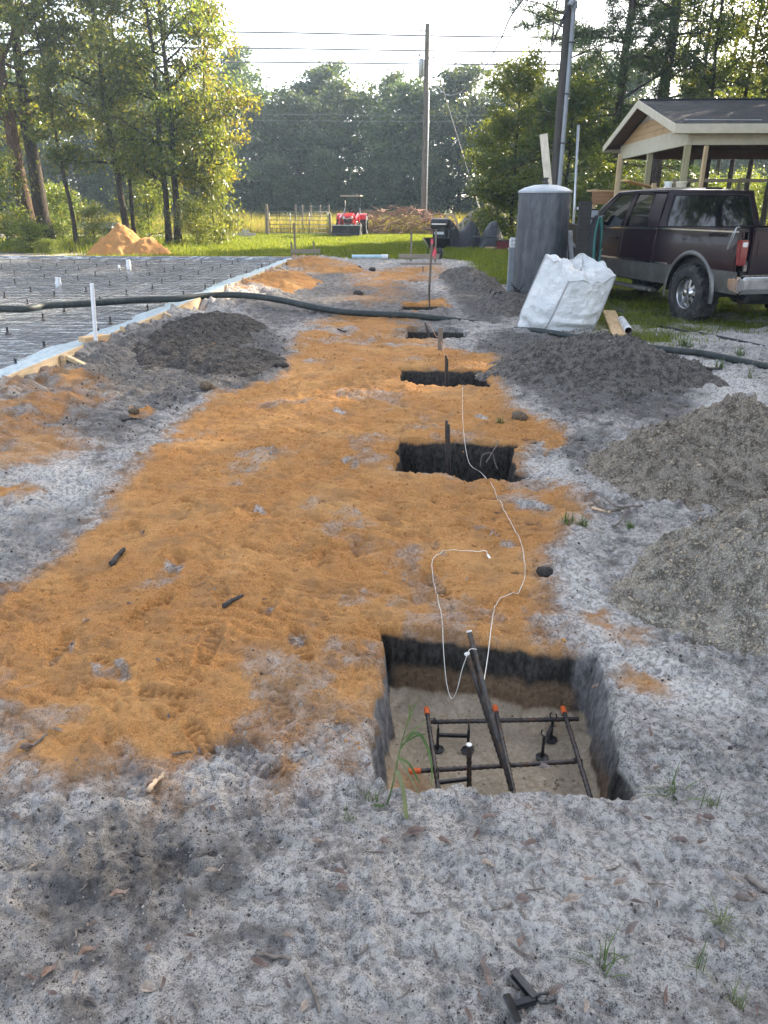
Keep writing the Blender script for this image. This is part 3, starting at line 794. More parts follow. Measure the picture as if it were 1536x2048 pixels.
def make_pine(seed, H, r0, cb, cr, nt, bmat, lean=(0, 0), limbs=30):
    rng = np.random.default_rng(seed); rnd = random.Random(seed)
    mb = MB(); n = 10
    tp = [Vector((lean[0] * H * i / n + rnd.uniform(-.05, .05), lean[1] * H * i / n + rnd.uniform(-.05, .05), H * i / n)) for i in range(n + 1)]
    tp[0].z = -.2
    rad = [r0 * (1 - .8 * i / n) for i in range(n + 1)]
    mb.tube(tp, rad, 10)
    tips = []
    for k in range(limbs):
        f = (k + rnd.random()) / limbs
        h = H * (cb + (1 - cb) * f); i = min(n - 1, int(h / H * n)); p = tp[i].lerp(tp[i + 1], h / H * n - i)
        L = cr * (1.1 - .75 * f) * rnd.uniform(.6, 1.2); a = rnd.uniform(0, 6.28); e = rnd.uniform(-.25, .35) + .3 * f
        d = Vector((math.cos(a) * math.cos(e), math.sin(a) * math.cos(e), math.sin(e)))
        pts = [p + d * L * j / 4 + Vector((0, 0, .06 * L * (j / 4) ** 2 * rnd.uniform(-1, 1.5))) for j in range(5)]
        mb.tube(pts, [.05 * (1 - .7 * j / 4) * (L / cr + .3) for j in range(5)], 5)
        for j in range(1, 5):
            for m in range(4):
                dd = (d * .8 + Vector((rnd.uniform(-1, 1), rnd.uniform(-1, 1), rnd.uniform(-.4, .6)))).normalized()
                e_ = pts[j] + dd * rnd.uniform(.25, .6) * (.5 + L / cr * .6)
                mb.tube([pts[j], e_], [.016, .007], 4, False); tips.append((e_, dd))
    trunk = mb.mesh('trunk', bmat, True)
    P = np.array([t[0] for t in tips]); D = np.array([t[1] for t in tips])
    i = rng.integers(0, len(tips), nt)
    c = P[i] + rng.normal(size=(nt, 3)) * .13
    d = D[i] * .5 + rng.normal(size=(nt, 3)) * .7; d /= np.linalg.norm(d, axis=1)[:, None]
    s = rng.normal(size=(nt, 3)); s -= d * (s * d).sum(1)[:, None]; s /= np.linalg.norm(s, axis=1)[:, None]
    L = rng.uniform(.18, .36, nt)[:, None]; w = .017
    V = np.stack([c - s * w, c + s * w, c + d * L], 1).reshape(-1, 3)
    me = np_mesh('crown', V, np.arange(3 * nt).reshape(nt, 3), MAT['needle'], False)
    set_float(me, 'leafvar', np.repeat(np.clip(rng.normal(.5, .28, nt), 0, 1), 3))
    return trunk, me
def plant_tree(name, proto, label, x, y, rot=0, s=1.0, group=None, cat='tree', z=None):
    t = thing(name, label, cat, (x, y, zg(x, y) if z is None else z), rot, group)
    t.scale = (s, s, s) if not hasattr(s, '__len__') else s
    link('trunk', proto[0], t); link('crown', proto[1], t)
    return t
# prototypes
TA = make_tree(1, 15, .36, .3, 4.0, 17000, .18, MAT['leaf'], MAT['bark'], limbs=34, prof='full', up=.5)
TB = make_tree(2, 15, .36, .32, 3.6, 14500, .175, MAT['leaf'], MAT['bark_brown'], lean=(-.02, .01), limbs=30, prof='full', up=.6)
TC = make_tree(3, 13, .16, .2, 2.7, 12500, .17, MAT['leaf'], MAT['bark'], lean=(-.03, 0), limbs=30, prof='full', up=.6)
TD = make_tree(4, 13.5, .15, .18, 3.0, 14500, .17, MAT['leaf'], MAT['bark'], limbs=34, prof='full', up=.5)
TY = make_tree(5, 9.5, .1, .22, 2.0, 8500, .16, MAT['leaf_yellow'], MAT['bark'], lean=(.1, 0), limbs=20, prof='oval', up=.5)
TS = make_tree(6, 11, .1, .3, 1.6, 6500, .16, MAT['leaf'], MAT['bark'], lean=(-.03, 0), limbs=18, prof='oval', up=.7)
TT = make_tree(7, 16, .15, .32, 2.6, 7500, .17, MAT['leaf'], MAT['bark'], lean=(.03, .0), limbs=22, prof='top', up=.9)
TU = make_tree(8, 16, .13, .3, 2.4, 6500, .17, MAT['leaf'], MAT['bark'], lean=(.07, .02), limbs=20, prof='top', up=.9)
TO = make_tree(9, 8.0, .12, .06, 2.5, 17000, .17, MAT['leaf_bush'], MAT['bark'], limbs=30, prof='full', up=.4)
BU = make_tree(10, 2.6, .05, .02, 1.5, 6000, .12, MAT['leaf_bush'], MAT['bark'], limbs=18, prof='full', up=.8, sig=.5)
BD = make_tree(12, 3.2, .05, .04, 1.5, 4800, .16, MAT['leaf'], MAT['bark'], limbs=18, prof='full', up=.7, sig=.5)
FAR = [make_tree(20 + i, 12 + 1.2 * i, .2, .03, 3.6 + .3 * i, 8500, .46, MAT['leaf_far'], MAT['bark_pale'] if i == 1 else MAT['bark'], limbs=34, prof='full', up=.45, sig=.4) for i in range(4)]
P1 = make_pine(31, 17, .36, .3, 3.6, 30000, MAT['bark_pine'], (0.0, 0), 40)
P2 = make_pine(32, 16, .3, .18, 3.8, 34000, MAT['bark_pine'], (.015, 0), 46)
FP = make_pine(33, 15, .2, .25, 2.8, 14000, MAT['bark_pine'], (0, 0), 40)

G1 = 'trees of the grove beyond the slab'
X = lambda px, Y: at(px, 480, Y).x
plant_tree('broadleaf_tree', TB, 'broadleaf tree with a thick leaning brown trunk left of the dark straight one', X(62, 35), 35, 1.0, 1.0, G1)
plant_tree('broadleaf_tree', TA, 'broadleaf tree with a thick straight almost black trunk in the grove', X(93, 36), 36, 2.2, 1.0, G1)
plant_tree('broadleaf_tree', TS, 'slender sapling with a thin leaning trunk between black trunk and orange pile', X(152, 34.5), 34.5, .3, 1.0, G1)
plant_tree('broadleaf_tree', TC, 'tall tree with a slim leaning trunk behind the orange sand pile', X(258, 35.5), 35.5, .2, 1.02, G1)
plant_tree('broadleaf_tree', TS, 'slender straight sapling just behind the orange sand pile', X(272, 36.5), 36.5, 2.5, 1.05, G1)
plant_tree('broadleaf_tree', TD, 'leafy tree with a dark trunk, of a close pair the one nearer the sand pile', X(338, 35.5), 35.5, 1.2, 1.0, G1)
plant_tree('broadleaf_tree', TC, 'leafy tree with a dark trunk, of a close pair the one nearer the lawn', X(355, 35.2), 35.2, 3.9, 1.04, G1)
plant_tree('broadleaf_tree', TY, 'small tree with yellowing leaves at the open edge of the grove', X(400, 37), 37, .1, 1.0, G1)
G2 = 'shrubs under the grove beyond the slab'
plant_tree('shrub', BU, 'bright yellow green bush glowing behind the paired trunks', X(300, 38), 38, 0, (1.2, 1.0, 1.25), G2, 'shrub')
plant_tree('shrub', BU, 'silvery green bush at the foot of the paired trunks, lawn side', X(430, 36), 36, 2, (1.15, 1.0, 1.7), G2, 'shrub')
plant_tree('shrub', BU, 'low yellow green bush where the lawn meets the grove', X(395, 34.2), 34.2, 3, (.8, .7, .6), G2, 'shrub')
plant_tree('shrub', BD, 'dark big leaved shrub in front of the thick brown trunk', X(15, 33.5), 33.5, 1, (.9, .8, 1.0), G2, 'shrub')
plant_tree('shrub', BD, 'dark shrub hanging low beside the black trunk', X(128, 37.5), 37.5, 4, (.8, .6, .7), G2, 'shrub')
plant_tree('shrub', BU, 'sunlit shrub between the black trunk and the thin leaning sapling', X(118, 40), 40, 4, (.9, .8, .8), G2, 'shrub')
plant_tree('shrub', BU, 'low sunlit shrub right behind the orange sand pile', X(190, 37), 37, 5, (.8, .8, .55), G2, 'shrub')
plant_tree('shrub', BD, 'low dark weeds at the far edge of the slab form', X(60, 30), 30, 5, (.7, .6, .3), G2, 'shrub')
plant_tree('shrub', BU, 'low light green weeds beside the tall orange sand pile', X(95, 29), 29, 2, (.55, .4, .17), G2, 'shrub')
# wood across the field
rr_ = random.Random(5); k = 0
for row, (Y0, n) in enumerate(((74, 24), (79, 24))):
    for i in range(n):
        x = -52 + 92 * (i + .5) / n + rr_.uniform(-1.6, 1.6); y = Y0 + rr_.uniform(-2, 3)
        s = rr_.uniform(.74, .92) * (1.0 if row == 0 else 1.06)
        if rr_.random() < .1:
            plant_tree('pine_tree', FP, 'narrow pine poking out of the hazy wood across the field', x, y, rr_.uniform(0, 6), s, 'trees of the far wood')
        else:
            plant_tree('broadleaf_tree', FAR[k % 4], 'hazy blue green broadleaf tree in the wood across the field', x, y, rr_.uniform(0, 6), (s * 1.3, s * 1.2, s), 'trees of the far wood'); k += 1
for i in range(16):
    x = -42 + 80 * (i + .5) / 16 + rr_.uniform(-1.5, 1.5)
    plant_tree('shrub', FAR[i % 4], 'hazy green understorey bush along the edge of the far wood', x, 70.5 + rr_.uniform(-1, 1), rr_.uniform(0, 6), (.55, .45, rr_.uniform(.3, .45)), 'bushes of the far wood', 'shrub')
# right hand wood
G3 = 'trees of the wood behind the pavilion'
plant_tree('pine_tree', P1, 'tall pine with a thick straight trunk rising behind the pavilion ridge', X(1292, 38), 38, .5, 1.0, G3)
plant_tree('pine_tree', P2, 'dense dark pine with low boughs left of the pavilion', X(1213, 39), 39, 1.5, 1.0, G3)
plant_tree('pine_tree', P2, 'pine whose boughs overhang the service pole', X(1105, 41), 41, 3.6, .98, G3)
for (px, Y, p, rot, s, lab) in [
    (1353, 40, TT, .4, 1.0, 'slim dark tree standing right of the thick pine trunk'),
    (1395, 37, TU, 3.0, 1.0, 'slim tree whose trunk leans away behind the middle of the pavilion roof'),
    (1440, 41, TT, 2.2, 1.0, 'slim upright tree behind the lit streaks of the pavilion roof'),
    (1478, 38, TU, .2, 1.05, 'slim tree leaning over the right part of the pavilion roof'),
    (1520, 42, TT, 5.0, 1.05, 'slim tree behind the far right end of the pavilion'),
    (1330, 46, TU, 1.0, 1.0, 'thin tree deep in the wood beyond the thick pine'),
    (1560, 39, TT, 1.3, 1.0, 'slim tree at the outer corner of the pavilion'),
    (1420, 47, TT, 4.1, .95, 'thin tree deep in the wood behind the roof ridge')]:
    plant_tree('broadleaf_tree', p, lab, X(px, Y), Y, rot, s, G3)
plant_tree('broadleaf_tree', TO, 'low branched oak with sunlit yellow green leaves beside the black tank', X(1022, 40), 40, .5, (1.0, 1.0, .98), G3)
plant_tree('broadleaf_tree', TO, 'small bright green tree at the open edge of the wood beside the oak', X(990, 41), 41, 3.0, (.7, .7, .72), G3)
plant_tree('broadleaf_tree', TO, 'bushy oak behind the tall service pole', X(1120, 38), 38, 2.5, (1.1, 1.0, .85), G3)
plant_tree('broadleaf_tree', TO, 'bushy oak between the dense pine and the pavilion', X(1190, 43), 43, 4.0, (1.1, 1, .8), G3)
G4 = 'underbrush behind the pavilion'
for i, (px, Y, s) in enumerate([(1260, 42, 1.0), (1330, 44, 1.1), (1400, 43, 1.0), (1470, 45, 1.1), (1530, 43, 1.0), (1180, 36, .9)]):
    plant_tree('shrub', BU, 'sunlit underbrush showing between the pavilion posts' if i < 5 else 'dark green underbrush behind the hose post', X(px, Y), Y, i * 1.3, (s * 1.3, s, s), G4, 'shrub')
# the same wood goes on to the right, outside the view: its shade lies over the site
rr_ = random.Random(9)
G5 = 'shade trees right of the building site'
for i, (x, y) in enumerate([(13, 12), (16, 8.5), (19, 14), (22, 10), (15.5, 18), (20, 20), (25, 16), (27, 22), (24, 27), (30, 30), (18.5, 25.5), (29, 11), (33, 20), (36, 28), (26, 34), (22, 39), (33, 38), (17, 4), (23, 3), (28, 38), (19.5, 33), (38, 36), (16.5, 12), (18, 21.5), (21.5, 17), (23.5, 21.5), (20.5, 29.5), (25.5, 12.5), (17.5, 29), (28, 17.5), (31, 25)]):
    plant_tree('broadleaf_tree', (TA, TD, TB, TO, TT)[i % 5] if i % 5 != 3 else TA, 'tall leafy shade tree of the wood beyond the truck', x, y, rr_.uniform(0, 6), (1.25, 1.25, rr_.uniform(.95, 1.12)), G5)

# ================================================================== SLAB FORMWORK
def fpt(s, t, z=0.0):            # s metres along the form from FORM0, t metres into the slab
    p = FORM0 + FD * s + FN * t; return Vector((p.x, p.y, z))
SL = (FORM1 - FORM0).length
MAT['form'] = wood('form_board_wood', (0.62, 0.48, 0.3), (0.45, 0.32, 0.19), weather=(0.3, 0.27, 0.23))
TOP = .19
fw = thing('slab_form', 'wooden form boards with stakes around the wire meshed slab', 'formwork', tuple(FORM0), math.atan2(FD.y, FD.x))
# local axes: x along the form, y into the slab
def lb(p0, p1, w, h, nm, mat, **k): return MB().bar(p0, p1, w, h).build(nm, mat, fw, bevel=.004, **k)
L0 = 0.0; rnd = random.Random(3); edges = []
while L0 < SL - .1:
    L1 = min(SL, L0 + 3.64); j = rnd.uniform(-.006, .006)
    lb((L0 + .004, -.02 + j, TOP - .095), (L1 - .004, -.02 - j, TOP - .095 + rnd.uniform(-.004, .004)), .038, .19, 'board', MAT['form']); L0 = L1
L0 = 0.0
while L0 < SLAB_W - .1:
    L1 = min(SLAB_W, L0 + 3.64)
    lb((SL + .022, L0 + .004, TOP - .095), (SL + .022, L1 - .004, TOP - .095), .038, .19, 'board', MAT['form']); L0 = L1
for s in [5.4, 7.1, 8.7, 9.8, 10.9, 12.4, 13.9, 15.4, 16.9, 17.9, 18.8, 19.7, 20.6, 21.4]:
    s += rnd.uniform(-.1, .1)
    st = MB().bar((s, -.065, -.12), (s, -.065, TOP + rnd.uniform(-.05, .06)), .045, .05, up=(1, 0, 0)); st.build('stake', MAT['form'], fw, bevel=.004)
    if rnd.random() < .8:
        MB().bar((s + .05, -.05, TOP - .01), (s + .06, -.42 - rnd.uniform(0, .1), -.02), .04, .07, up=(1, 0, 0)).build('brace', MAT['form'], fw, bevel=.004)
for t in np.arange(1, SLAB_W, 1.6):
    MB().bar((SL + .07, t, -.1), (SL + .07, t, TOP - .01), .045, .05, up=(1, 0, 0)).build('stake', MAT['form'], fw, bevel=.004)
# spray paint marks on the boards
for s, w in ((4.35, .1), (6.05, .09), (6.55, .16), (7.45, .14)):
    MB().box((s, -.0405, TOP - .05), (w, .003, .05)).build('paint_mark', MAT['orange_paint'], fw)
# vapour barrier
t = NT('vapour_barrier_plastic'); P = t.pos()
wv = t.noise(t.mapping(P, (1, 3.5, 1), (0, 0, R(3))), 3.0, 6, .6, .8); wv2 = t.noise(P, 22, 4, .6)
t.bsdf(t.mix(t.ramp(wv, .46, .66), (0.13, 0.155, 0.18), (0.56, 0.60, 0.62)), t.ramp(wv2, .3, .7, .10, .28), 0, t.bump(t.math('ADD', wv, t.math('MULTIPLY', wv2, .25)), .05), 0, .6)  # pale streaks paint in the sky sheen on the folds
MAT['poly'] = t.m
us = np.linspace(0, SL, 150); vs2 = np.concatenate([np.linspace(0, 1.0, 26), np.linspace(1.05, SLAB_W, 260)])
U, W_ = np.meshgrid(us, vs2, indexing='ij'); u, v = U.ravel(), W_.ravel()
edge = sstep(.24, .0, v); far_e = sstep(SL - .25, SL - .01, u)
z = .045 + (.035 * (fbm(u, v * 3, 1.2, 4, 61) - .5) + .05 * np.clip(ridge(u * .22 + v * .1, v * 1.5, 1.0, 2, 66) - .72, 0, 1)) * sstep(0, .2, v) + (.125 + .02 * fbm(u, v, 2.4, 2, 63)) * np.maximum(edge, far_e)
i = np.arange(len(u)).reshape(U.shape)
F = np.stack([i[:-1, :-1], i[1:, :-1], i[1:, 1:], i[:-1, 1:]], -1).reshape(-1, 4)
me = np_mesh('plastic_sheet', np.stack([u, v, z], -1), F, MAT['poly'])
ps = link('plastic_sheet', me); ps.location = tuple(FORM0); ps.rotation_euler = fw.rotation_euler
tag(ps, 'wrinkled plastic moisture barrier spread inside the slab form', 'plastic sheet')
# turned-up border of the sheet on the boards, painted paler as if lit
t = NT('lit_plastic_border'); t.bsdf(t.mix(t.ramp(t.noise(t.pos(), 14, 4), .35, .7), (0.30, 0.40, 0.45), (0.55, 0.63, 0.66)), .3, 0, t.bump(t.noise(t.pos(), 18, 4), .02), 0, .5); MAT['poly_edge'] = t.m
g = MB().grid(lambda s, q: (s, .012 + q * .36 + .2 * float(vn(s * 1.3, 3, 5)) * q, TOP - .012 - .085 * q ** 1.2 + .028 * float(vn(s * 6, q * 4, 9)) * q), list(np.linspace(.1, SL - .1, 190)), [0, .2, .4, .6, .8, 1])
g.build('border_fold', MAT['poly_edge'], ps, smooth=True)
# welded wire mesh
wm = thing('wire_mesh', 'rusty welded wire mesh laid over the plastic sheet in the slab form', 'wire mesh', tuple(FORM0), fw.rotation_euler.z)
MAT['wire'] = M('mesh_wire', (0.13, 0.115, 0.105), .5, .6, .4, 3)
wl_me = MB().tube([(-.5, 0, 0), (.5, 0, 0)], .0028, 4).mesh('wire', MAT['wire'])
Z0 = .105
def wire(c, L, rz, dz):
    o = link('wire', wl_me, wm); o.location = c; o.rotation_euler = (0, dz, rz); o.scale = (L, 1, 1)
for tt in np.arange(.42, SLAB_W - .1, .152):
    wire((SL / 2, tt + rnd.uniform(-.01, .01), Z0 + .008 + rnd.uniform(-.01, .01)), SL - .12, rnd.uniform(-.0012, .0012), rnd.uniform(-.0007, .0007))
for ss in np.arange(.2, SL - .1, .152):
    wire((ss + rnd.uniform(-.01, .01), SLAB_W / 2, Z0 + rnd.uniform(-.01, .01)), SLAB_W - .16, R(90) + rnd.uniform(-.0015, .0015), rnd.uniform(-.0008, .0008))
# black cone spacers
sp = MB().lathe([(.045, 0), (.05, .006), (.048, .014), (.03, .03), (.017, .07), (.014, .10), (.02, .104), (.02, .125), (.008, .128)], 8).mesh('mesh_spacer', MAT['black_plastic'], True)
rnd = random.Random(8); n = 0
for a in np.arange(3.6, SL - .3, 1.15):
    for b in np.arange(.55, 11.5, 1.15):
        s, q = a + (.5 if int(b * 10) % 2 else 0) + rnd.uniform(-.16, .16), b + rnd.uniform(-.16, .16)
        p = fpt(s, q, .062)
        if p.x < -.60 * p.y - 1.2 or s > SL - .2: continue
        o = link('mesh_spacer', sp); o.location = p; o.scale = (.8,) * 3; o.rotation_euler = (rnd.uniform(-.08, .08), rnd.uniform(-.08, .08), rnd.uniform(0, 6)); n += 1
        tag(o, 'black plastic cone spacer holding up the wire mesh of the slab', 'spacer', 'cone spacers under the slab mesh')
# stub pipes
def pvc(name, label, p, h, r, parts=True, tilt=(0, 0), cat='pipe', group=None):
    e = thing(name, label, cat, tuple(p), 0, group); e.rotation_euler = (tilt[0], tilt[1], 0)
    MB().lathe([(r, 0), (r, h), (r * .86, h), (r * .86, h - .04)], 14, cap=False).build('pipe_body', MAT['white_pvc'], e, smooth=.6)
    if parts: MB().lathe([(r * 1.0, h * .42), (r * 1.16, h * .42), (r * 1.16, h * .62), (r * 1.0, h * .62)], 14, cap=False).build('coupling', MAT['white_pvc'], e, smooth=.6)
    return e
p = at(189, 680, 8.45); pvc('standpipe', 'tall thin white plastic standpipe by the wood block on the form', (p.x, p.y, .03), .80, .022, False, (0, R(4.5)))
p = gp(116, 572, .1); pvc('stub_pipe', 'white plastic drain stub beyond the hose in the mesh', (p.x, p.y, .03), .24, .055, True, (0, R(6)))
p = gp(258, 538, .1); pvc('stub_pipe', 'white plastic drain stub near the far form board and orange pile', (p.x, p.y, .03), .3, .055, True)
p = gp(246, 538, .1); pvc('vent_stub', 'short white vent stub beside the far drain stub', (p.x - .1, p.y, .03), .17, .03, False)
bl = MB().box((0, 0, .028), (.30, .14, .056)).build('wood_block', MAT['lumber'], bevel=.004)
q = fpt(6.35, -.03, TOP + .001); bl.location = q; bl.rotation_euler = (0, 0, R(55)); tag(bl, 'sawn wood block lying across the form by the standpipe', 'wood block')

# ------------------------------------------------------------------ pump hose
pts = [(-11.0, 12.6, .25), (-9.2, 12.4, .22)]
for px, py in [(0, 617), (90, 611), (180, 606), (270, 600), (350, 597)]:
    p = gp(px, py, .2); pts.append((p.x, p.y, .195))
for px, py, zh in [(420, 591, .20), (470, 590, .2), (520, 594, .19), (570, 602, .16), (620, 613, .12), (680, 623, .08), (750, 628, .05), (820, 631, .035), (900, 638, .02), (960, 645, -.02), (1010, 655, -.03), (1085, 663, .02), (1180, 676, .04), (1250, 687, .04), (1320, 697, .04), (1400, 706, .035), (1480, 718, .04), (1540, 730, .04), (1700, 762, .04)]:
    p = gp(px, py, zh)
    if px < 850: zh = max(zh, zg(p.x, p.y) + .045); p = gp(px, py, zh)
    else: zh = zg(p.x, p.y) + zh
    pts.append((p.x, p.y, zh))
def spline(pts, n=8):
    P = [Vector(p) for p in pts]; out = []
    for i in range(len(P) - 1):
        a, b, c, d = P[max(i - 1, 0)], P[i], P[i + 1], P[min(i + 2, len(P) - 1)]
        for k in range(n):
            t = k / n
            out.append(.5 * ((2 * b) + (c - a) * t + (2 * a - 5 * b + 4 * c - d) * t * t + (3 * b - a - 3 * c + d) * t ** 3))
    out.append(P[-1]); return out
hp = spline(pts)
o = MB().tube(hp, [.052 if i < len(hp) * .45 else .052 - .012 * min(1, (i / len(hp) - .45) * 4) for i in range(len(hp))], 14).build('pump_hose', MAT['hose'], None, smooth=True)
tag(o, 'thick dark green hose snaking from the slab across the dig', 'hose')

# ================================================================== REBAR IN THE PITS
def rebar_mesh(mb, pts, r=.0085, n=8):
    """bar with transverse ribs"""
    P = [Vector(p) for p in pts]; fine = []; rad = []
    for a, b in zip(P[:-1], P[1:]):
        m = max(2, int((b - a).length / .008))
        for k in range(m):
            fine.append(a.lerp(b, k / m)); rad.append(r * (1.16 if len(fine) % 3 == 0 else .95))
    fine.append(P[-1]); rad.append(r)
    return mb.tube(fine, rad, n)
def on(px, py, z): return gp(px, py, z)
ZB = -.235
cage = thing('rebar_mat', 'tied rebar grid with orange painted ends in the open square pit', 'rebar mat', (0, 0, 0))
cz = lambda p, z: on(*p, z)
long_bars = [((853, 1418), (880, 1600)), ((990, 1414), (1031, 1600)), ((1126, 1416), (1184, 1606))]
cross = [((862, 1444), (1157, 1438)), ((819, 1543), (1164, 1522))]
for a, b in long_bars:
    p, q = cz(a, ZB), cz(b, ZB)
    rebar_mesh(MB(), [p, q]).build('bar', MAT['rebar'], cage, smooth=True)
    d = (q - p).normalized(); MB().tube([p - d * .003, p + d * .035], .0108, 8).build('painted_end', MAT['orange_paint'], cage, smooth=.6)
for k, (a, b) in enumerate(cross):
    p, q = cz(a, ZB - .02), cz(b, ZB - .02)
    rebar_mesh(MB(), [p, q]).build('bar', MAT['rebar'], cage, smooth=True)
    d = (q - p).normalized(); e = p if k == 1 else q
    if k == 1: MB().tube([p - d * .003, p + d * .04], .0105, 8).build('painted_end', MAT['orange_paint'], cage, smooth=.6)
b0 = cz((1024, 1572), ZB + .02)
tops = [at(938, 1262, 2.24), at(934, 1307, 2.18)]
for k, (tp_, bb) in enumerate(zip(tops, (b0, cz((1006, 1520), ZB + .02)))):
    rebar_mesh(MB(), [tp_, bb + Vector((0, 0, -.02))], .0088).build('dowel', MAT['rebar'], cage, smooth=True)
    d = (bb - tp_).normalized(); MB().tube([tp_ - d * .002, tp_ + d * .004], .0098, 8).build('painted_end', MAT['white_paint'], cage)
for a in ((990, 1437), (1018, 1532), (1130, 1438), (1155, 1524), (868, 1444), (872, 1541)):
    p = cz(a, ZB - .01); mbt = MB()
    for j in range(3):
        ang = j * 1.1; d = Vector((math.cos(ang), math.sin(ang), .3 * j - .2)).normalized() * .018
        mbt.tube([p - d + Vector((0, 0, .012)), p + Vector((0, 0, .014)), p + d], .0018, 4)
    mbt.build('tie_wire', MAT['iron'], cage)
# spacer chair used in the pits, one more lies on the sand
def chair_parts(root):
    MB().bar((-.055, 0, .07), (.055, 0, .07), .004, .012).bar((-.055, 0, .0735), (.055, 0, .0735), .011, .003).bar((-.055, 0, .065), (.055, 0, .065), .011, .003).build('crossbar', MAT['black_plastic'], root)
    for s in (-1, 1):
        MB().box((s * .058, 0, .05), (.010, .010, .10)).build('leg', MAT['black_plastic'], root, bevel=.001)
        MB().lathe([(.026, 0), (.026, .004), (.01, .007)], 8, (s * .058, 0, 0)).build('foot', MAT['black_plastic'], root)
        m = MB()
        for q in (-1, 1): m.tube([(s * .058, 0, .098), (s * .058, q * .012, .106), (s * .058, q * .0125, .118), (s * .058, q * .008, .126)], .003, 5)
        m.build('clip', MAT['black_plastic'], root)
fl = lambda px, py: on(px, py, -.335)
GC = 'rebar chairs in the open pit'
c1 = thing('rebar_chair', 'black plastic rebar chair under the right corner of the rebar grid', 'rebar chair', fl(1093, 1497), R(62), GC); chair_parts(c1)
p = fl(905, 1500); c2 = dup(c1, (p.x, p.y, -.335), R(-3), 'black plastic rebar chair near the far left corner of the rebar grid')
p = fl(905, 1592); c3 = dup(c1, (p.x, p.y, -.335), R(10), 'black plastic rebar chair at the near left of the rebar grid')
# short upright dowel and dowels of the other pits
def dowel(label, base, top, r=.0088, two=False, group='upright dowels in the footing pits', white=False):
    base = Vector(base); top = Vector(top)
    e = thing('rebar_dowel', label, 'rebar', tuple(base), 0, group)
    rebar_mesh(MB(), [(0, 0, 0), top - base], r, 7).build('bar', MAT['rebar'], e, smooth=True)
    if two: rebar_mesh(MB(), [(.02, .01, 0), top - base + Vector((.014, .01, -.03))], r, 7).build('bar', MAT['rebar'], e, smooth=True)
    if white: MB().tube([top - base, top - base + Vector((0, 0, .003))], r * 1.1, 8).build('cut_end', MAT['white_paint'], e)
p = on(938, 1600, -.33); dowel('short upright rebar with a bright cut end inside the rebar grid', (p.x, p.y - .02, -.36), at(938, 1490, p.y - .02), white=True)
dowel('upright rebar pair in the second pit', at(894, 990, 4.95), at(893, 841, 4.95), .011, True)
dowel('upright rebar pair in the third pit', at(891, 800, 7.5), at(892, 711, 7.5), .011, True)
dowel('leaning rebar in the shallow brown walled pit', at(862, 690, 10.3), at(850, 645, 10.3), .012, True)
dowel('upright rebar in the orange pit past the hose', at(859, 628, 13.1), at(859, 570, 13.1), .012)
dowel('short rebar in the farthest pit', at(846, 572, 20.5), at(846, 532, 20.5), .013)
# stakes
def stake(label, base, h, w, mat, tip=None, lean=(0, 0)):
    e = thing('wooden_stake', label, 'stake', tuple(base), R(15)); e.rotation_euler = (lean[0], lean[1], R(15))
    MB().box((0, 0, h / 2 - .05), (w, w * .6, h + .1)).build('shaft', mat, e, bevel=.003)
    if tip is not None: MB().box((0, 0, h + .04), (w * 1.05, w * .65, .085)).build('painted_tip', tip, e, bevel=.003)
    return e
p = gz(880, 700); stake('short wooden stake between the third and fourth pits', p, .27, .055, MAT['lumber_grey_z'])
p = gz(857, 603); e = stake('thin survey stake with a pink painted top at the far pits', p, 1.0, .04, MAT['lumber_grey_z'], MAT['pink'], (R(-2), R(3)))
m = MB().grid(lambda a, b: (.02 + .06 * a + .015 * math.sin(b * 5), -.02 + .02 * math.sin(a * 9), .98 - .16 * b - .08 * a), list(np.linspace(0, 1, 6)), list(np.linspace(0, 1, 6))); m.build('ribbon', MAT['pink'], e)
# string lines
def string(label, P, mat, r=.0015):
    pp = spline(P, 6)
    for q in pp:
        g_ = zg(q.x, q.y)
        if g_ > -.05 and q.z - g_ < .03: q.z = g_ + .008
    o = MB().tube(pp, r, 5).build('string_line', mat, None, smooth=True); tag(o, label, 'string', 'string lines over the pits')
def gs(px, py, dz=.006):
    p = gz(px, py); return (p.x, p.y, p.z + dz)
string('white string looped from the second pit into the open rebar pit',
       [gs(925, 776, .02), at(925, 820, 6.0), at(928, 870, 5.4), at(938, 925, 4.75), gs(962, 947), gs(985, 975), gs(1003, 1010), gs(1028, 1060), gs(1046, 1105), gs(1050, 1150), gs(1043, 1175), gs(1022, 1190), gs(992, 1212), at(984, 1245, 2.58), at(976, 1310, 2.45), tuple(at(968, 1362, 2.2))], MAT['string'])
string('white string lying in a loop on orange sand and hanging off the tall dowel',
       [gs(975, 1117), gs(972, 1108), gs(955, 1106), gs(920, 1104), gs(885, 1108), gs(866, 1120), gs(864, 1140), gs(868, 1170), gs(876, 1205), gs(884, 1243), at(887, 1300, 2.5), at(893, 1365, 2.4), at(903, 1397, 2.3), at(914, 1380, 2.25), at(924, 1340, 2.2), tuple(tops[1] + Vector((0, -.01, 0))), tuple(tops[1] + Vector((.012, .012, .01))), tuple(tops[1] + Vector((.035, .02, .004)))], MAT['string'])
string('orange string running between the stake and the third pit', [gs(857, 650, .05), at(872, 672, 9.6), gs(879, 690, .1), gs(890, 722, .05), gs(905, 738), gs(922, 728, .05)], MAT['orange_string'], .0025)
tg = MB().box((0, 0, .003), (.012, .035, .004)).build('paper_tag', MAT['white_paint']); p = gz(977, 1115); tg.location = (p.x, p.y, p.z + .004); tg.rotation_euler = (.15, .1, R(15))
tag(tg, 'tiny white paper tag at the end of the loose string', 'paper tag')

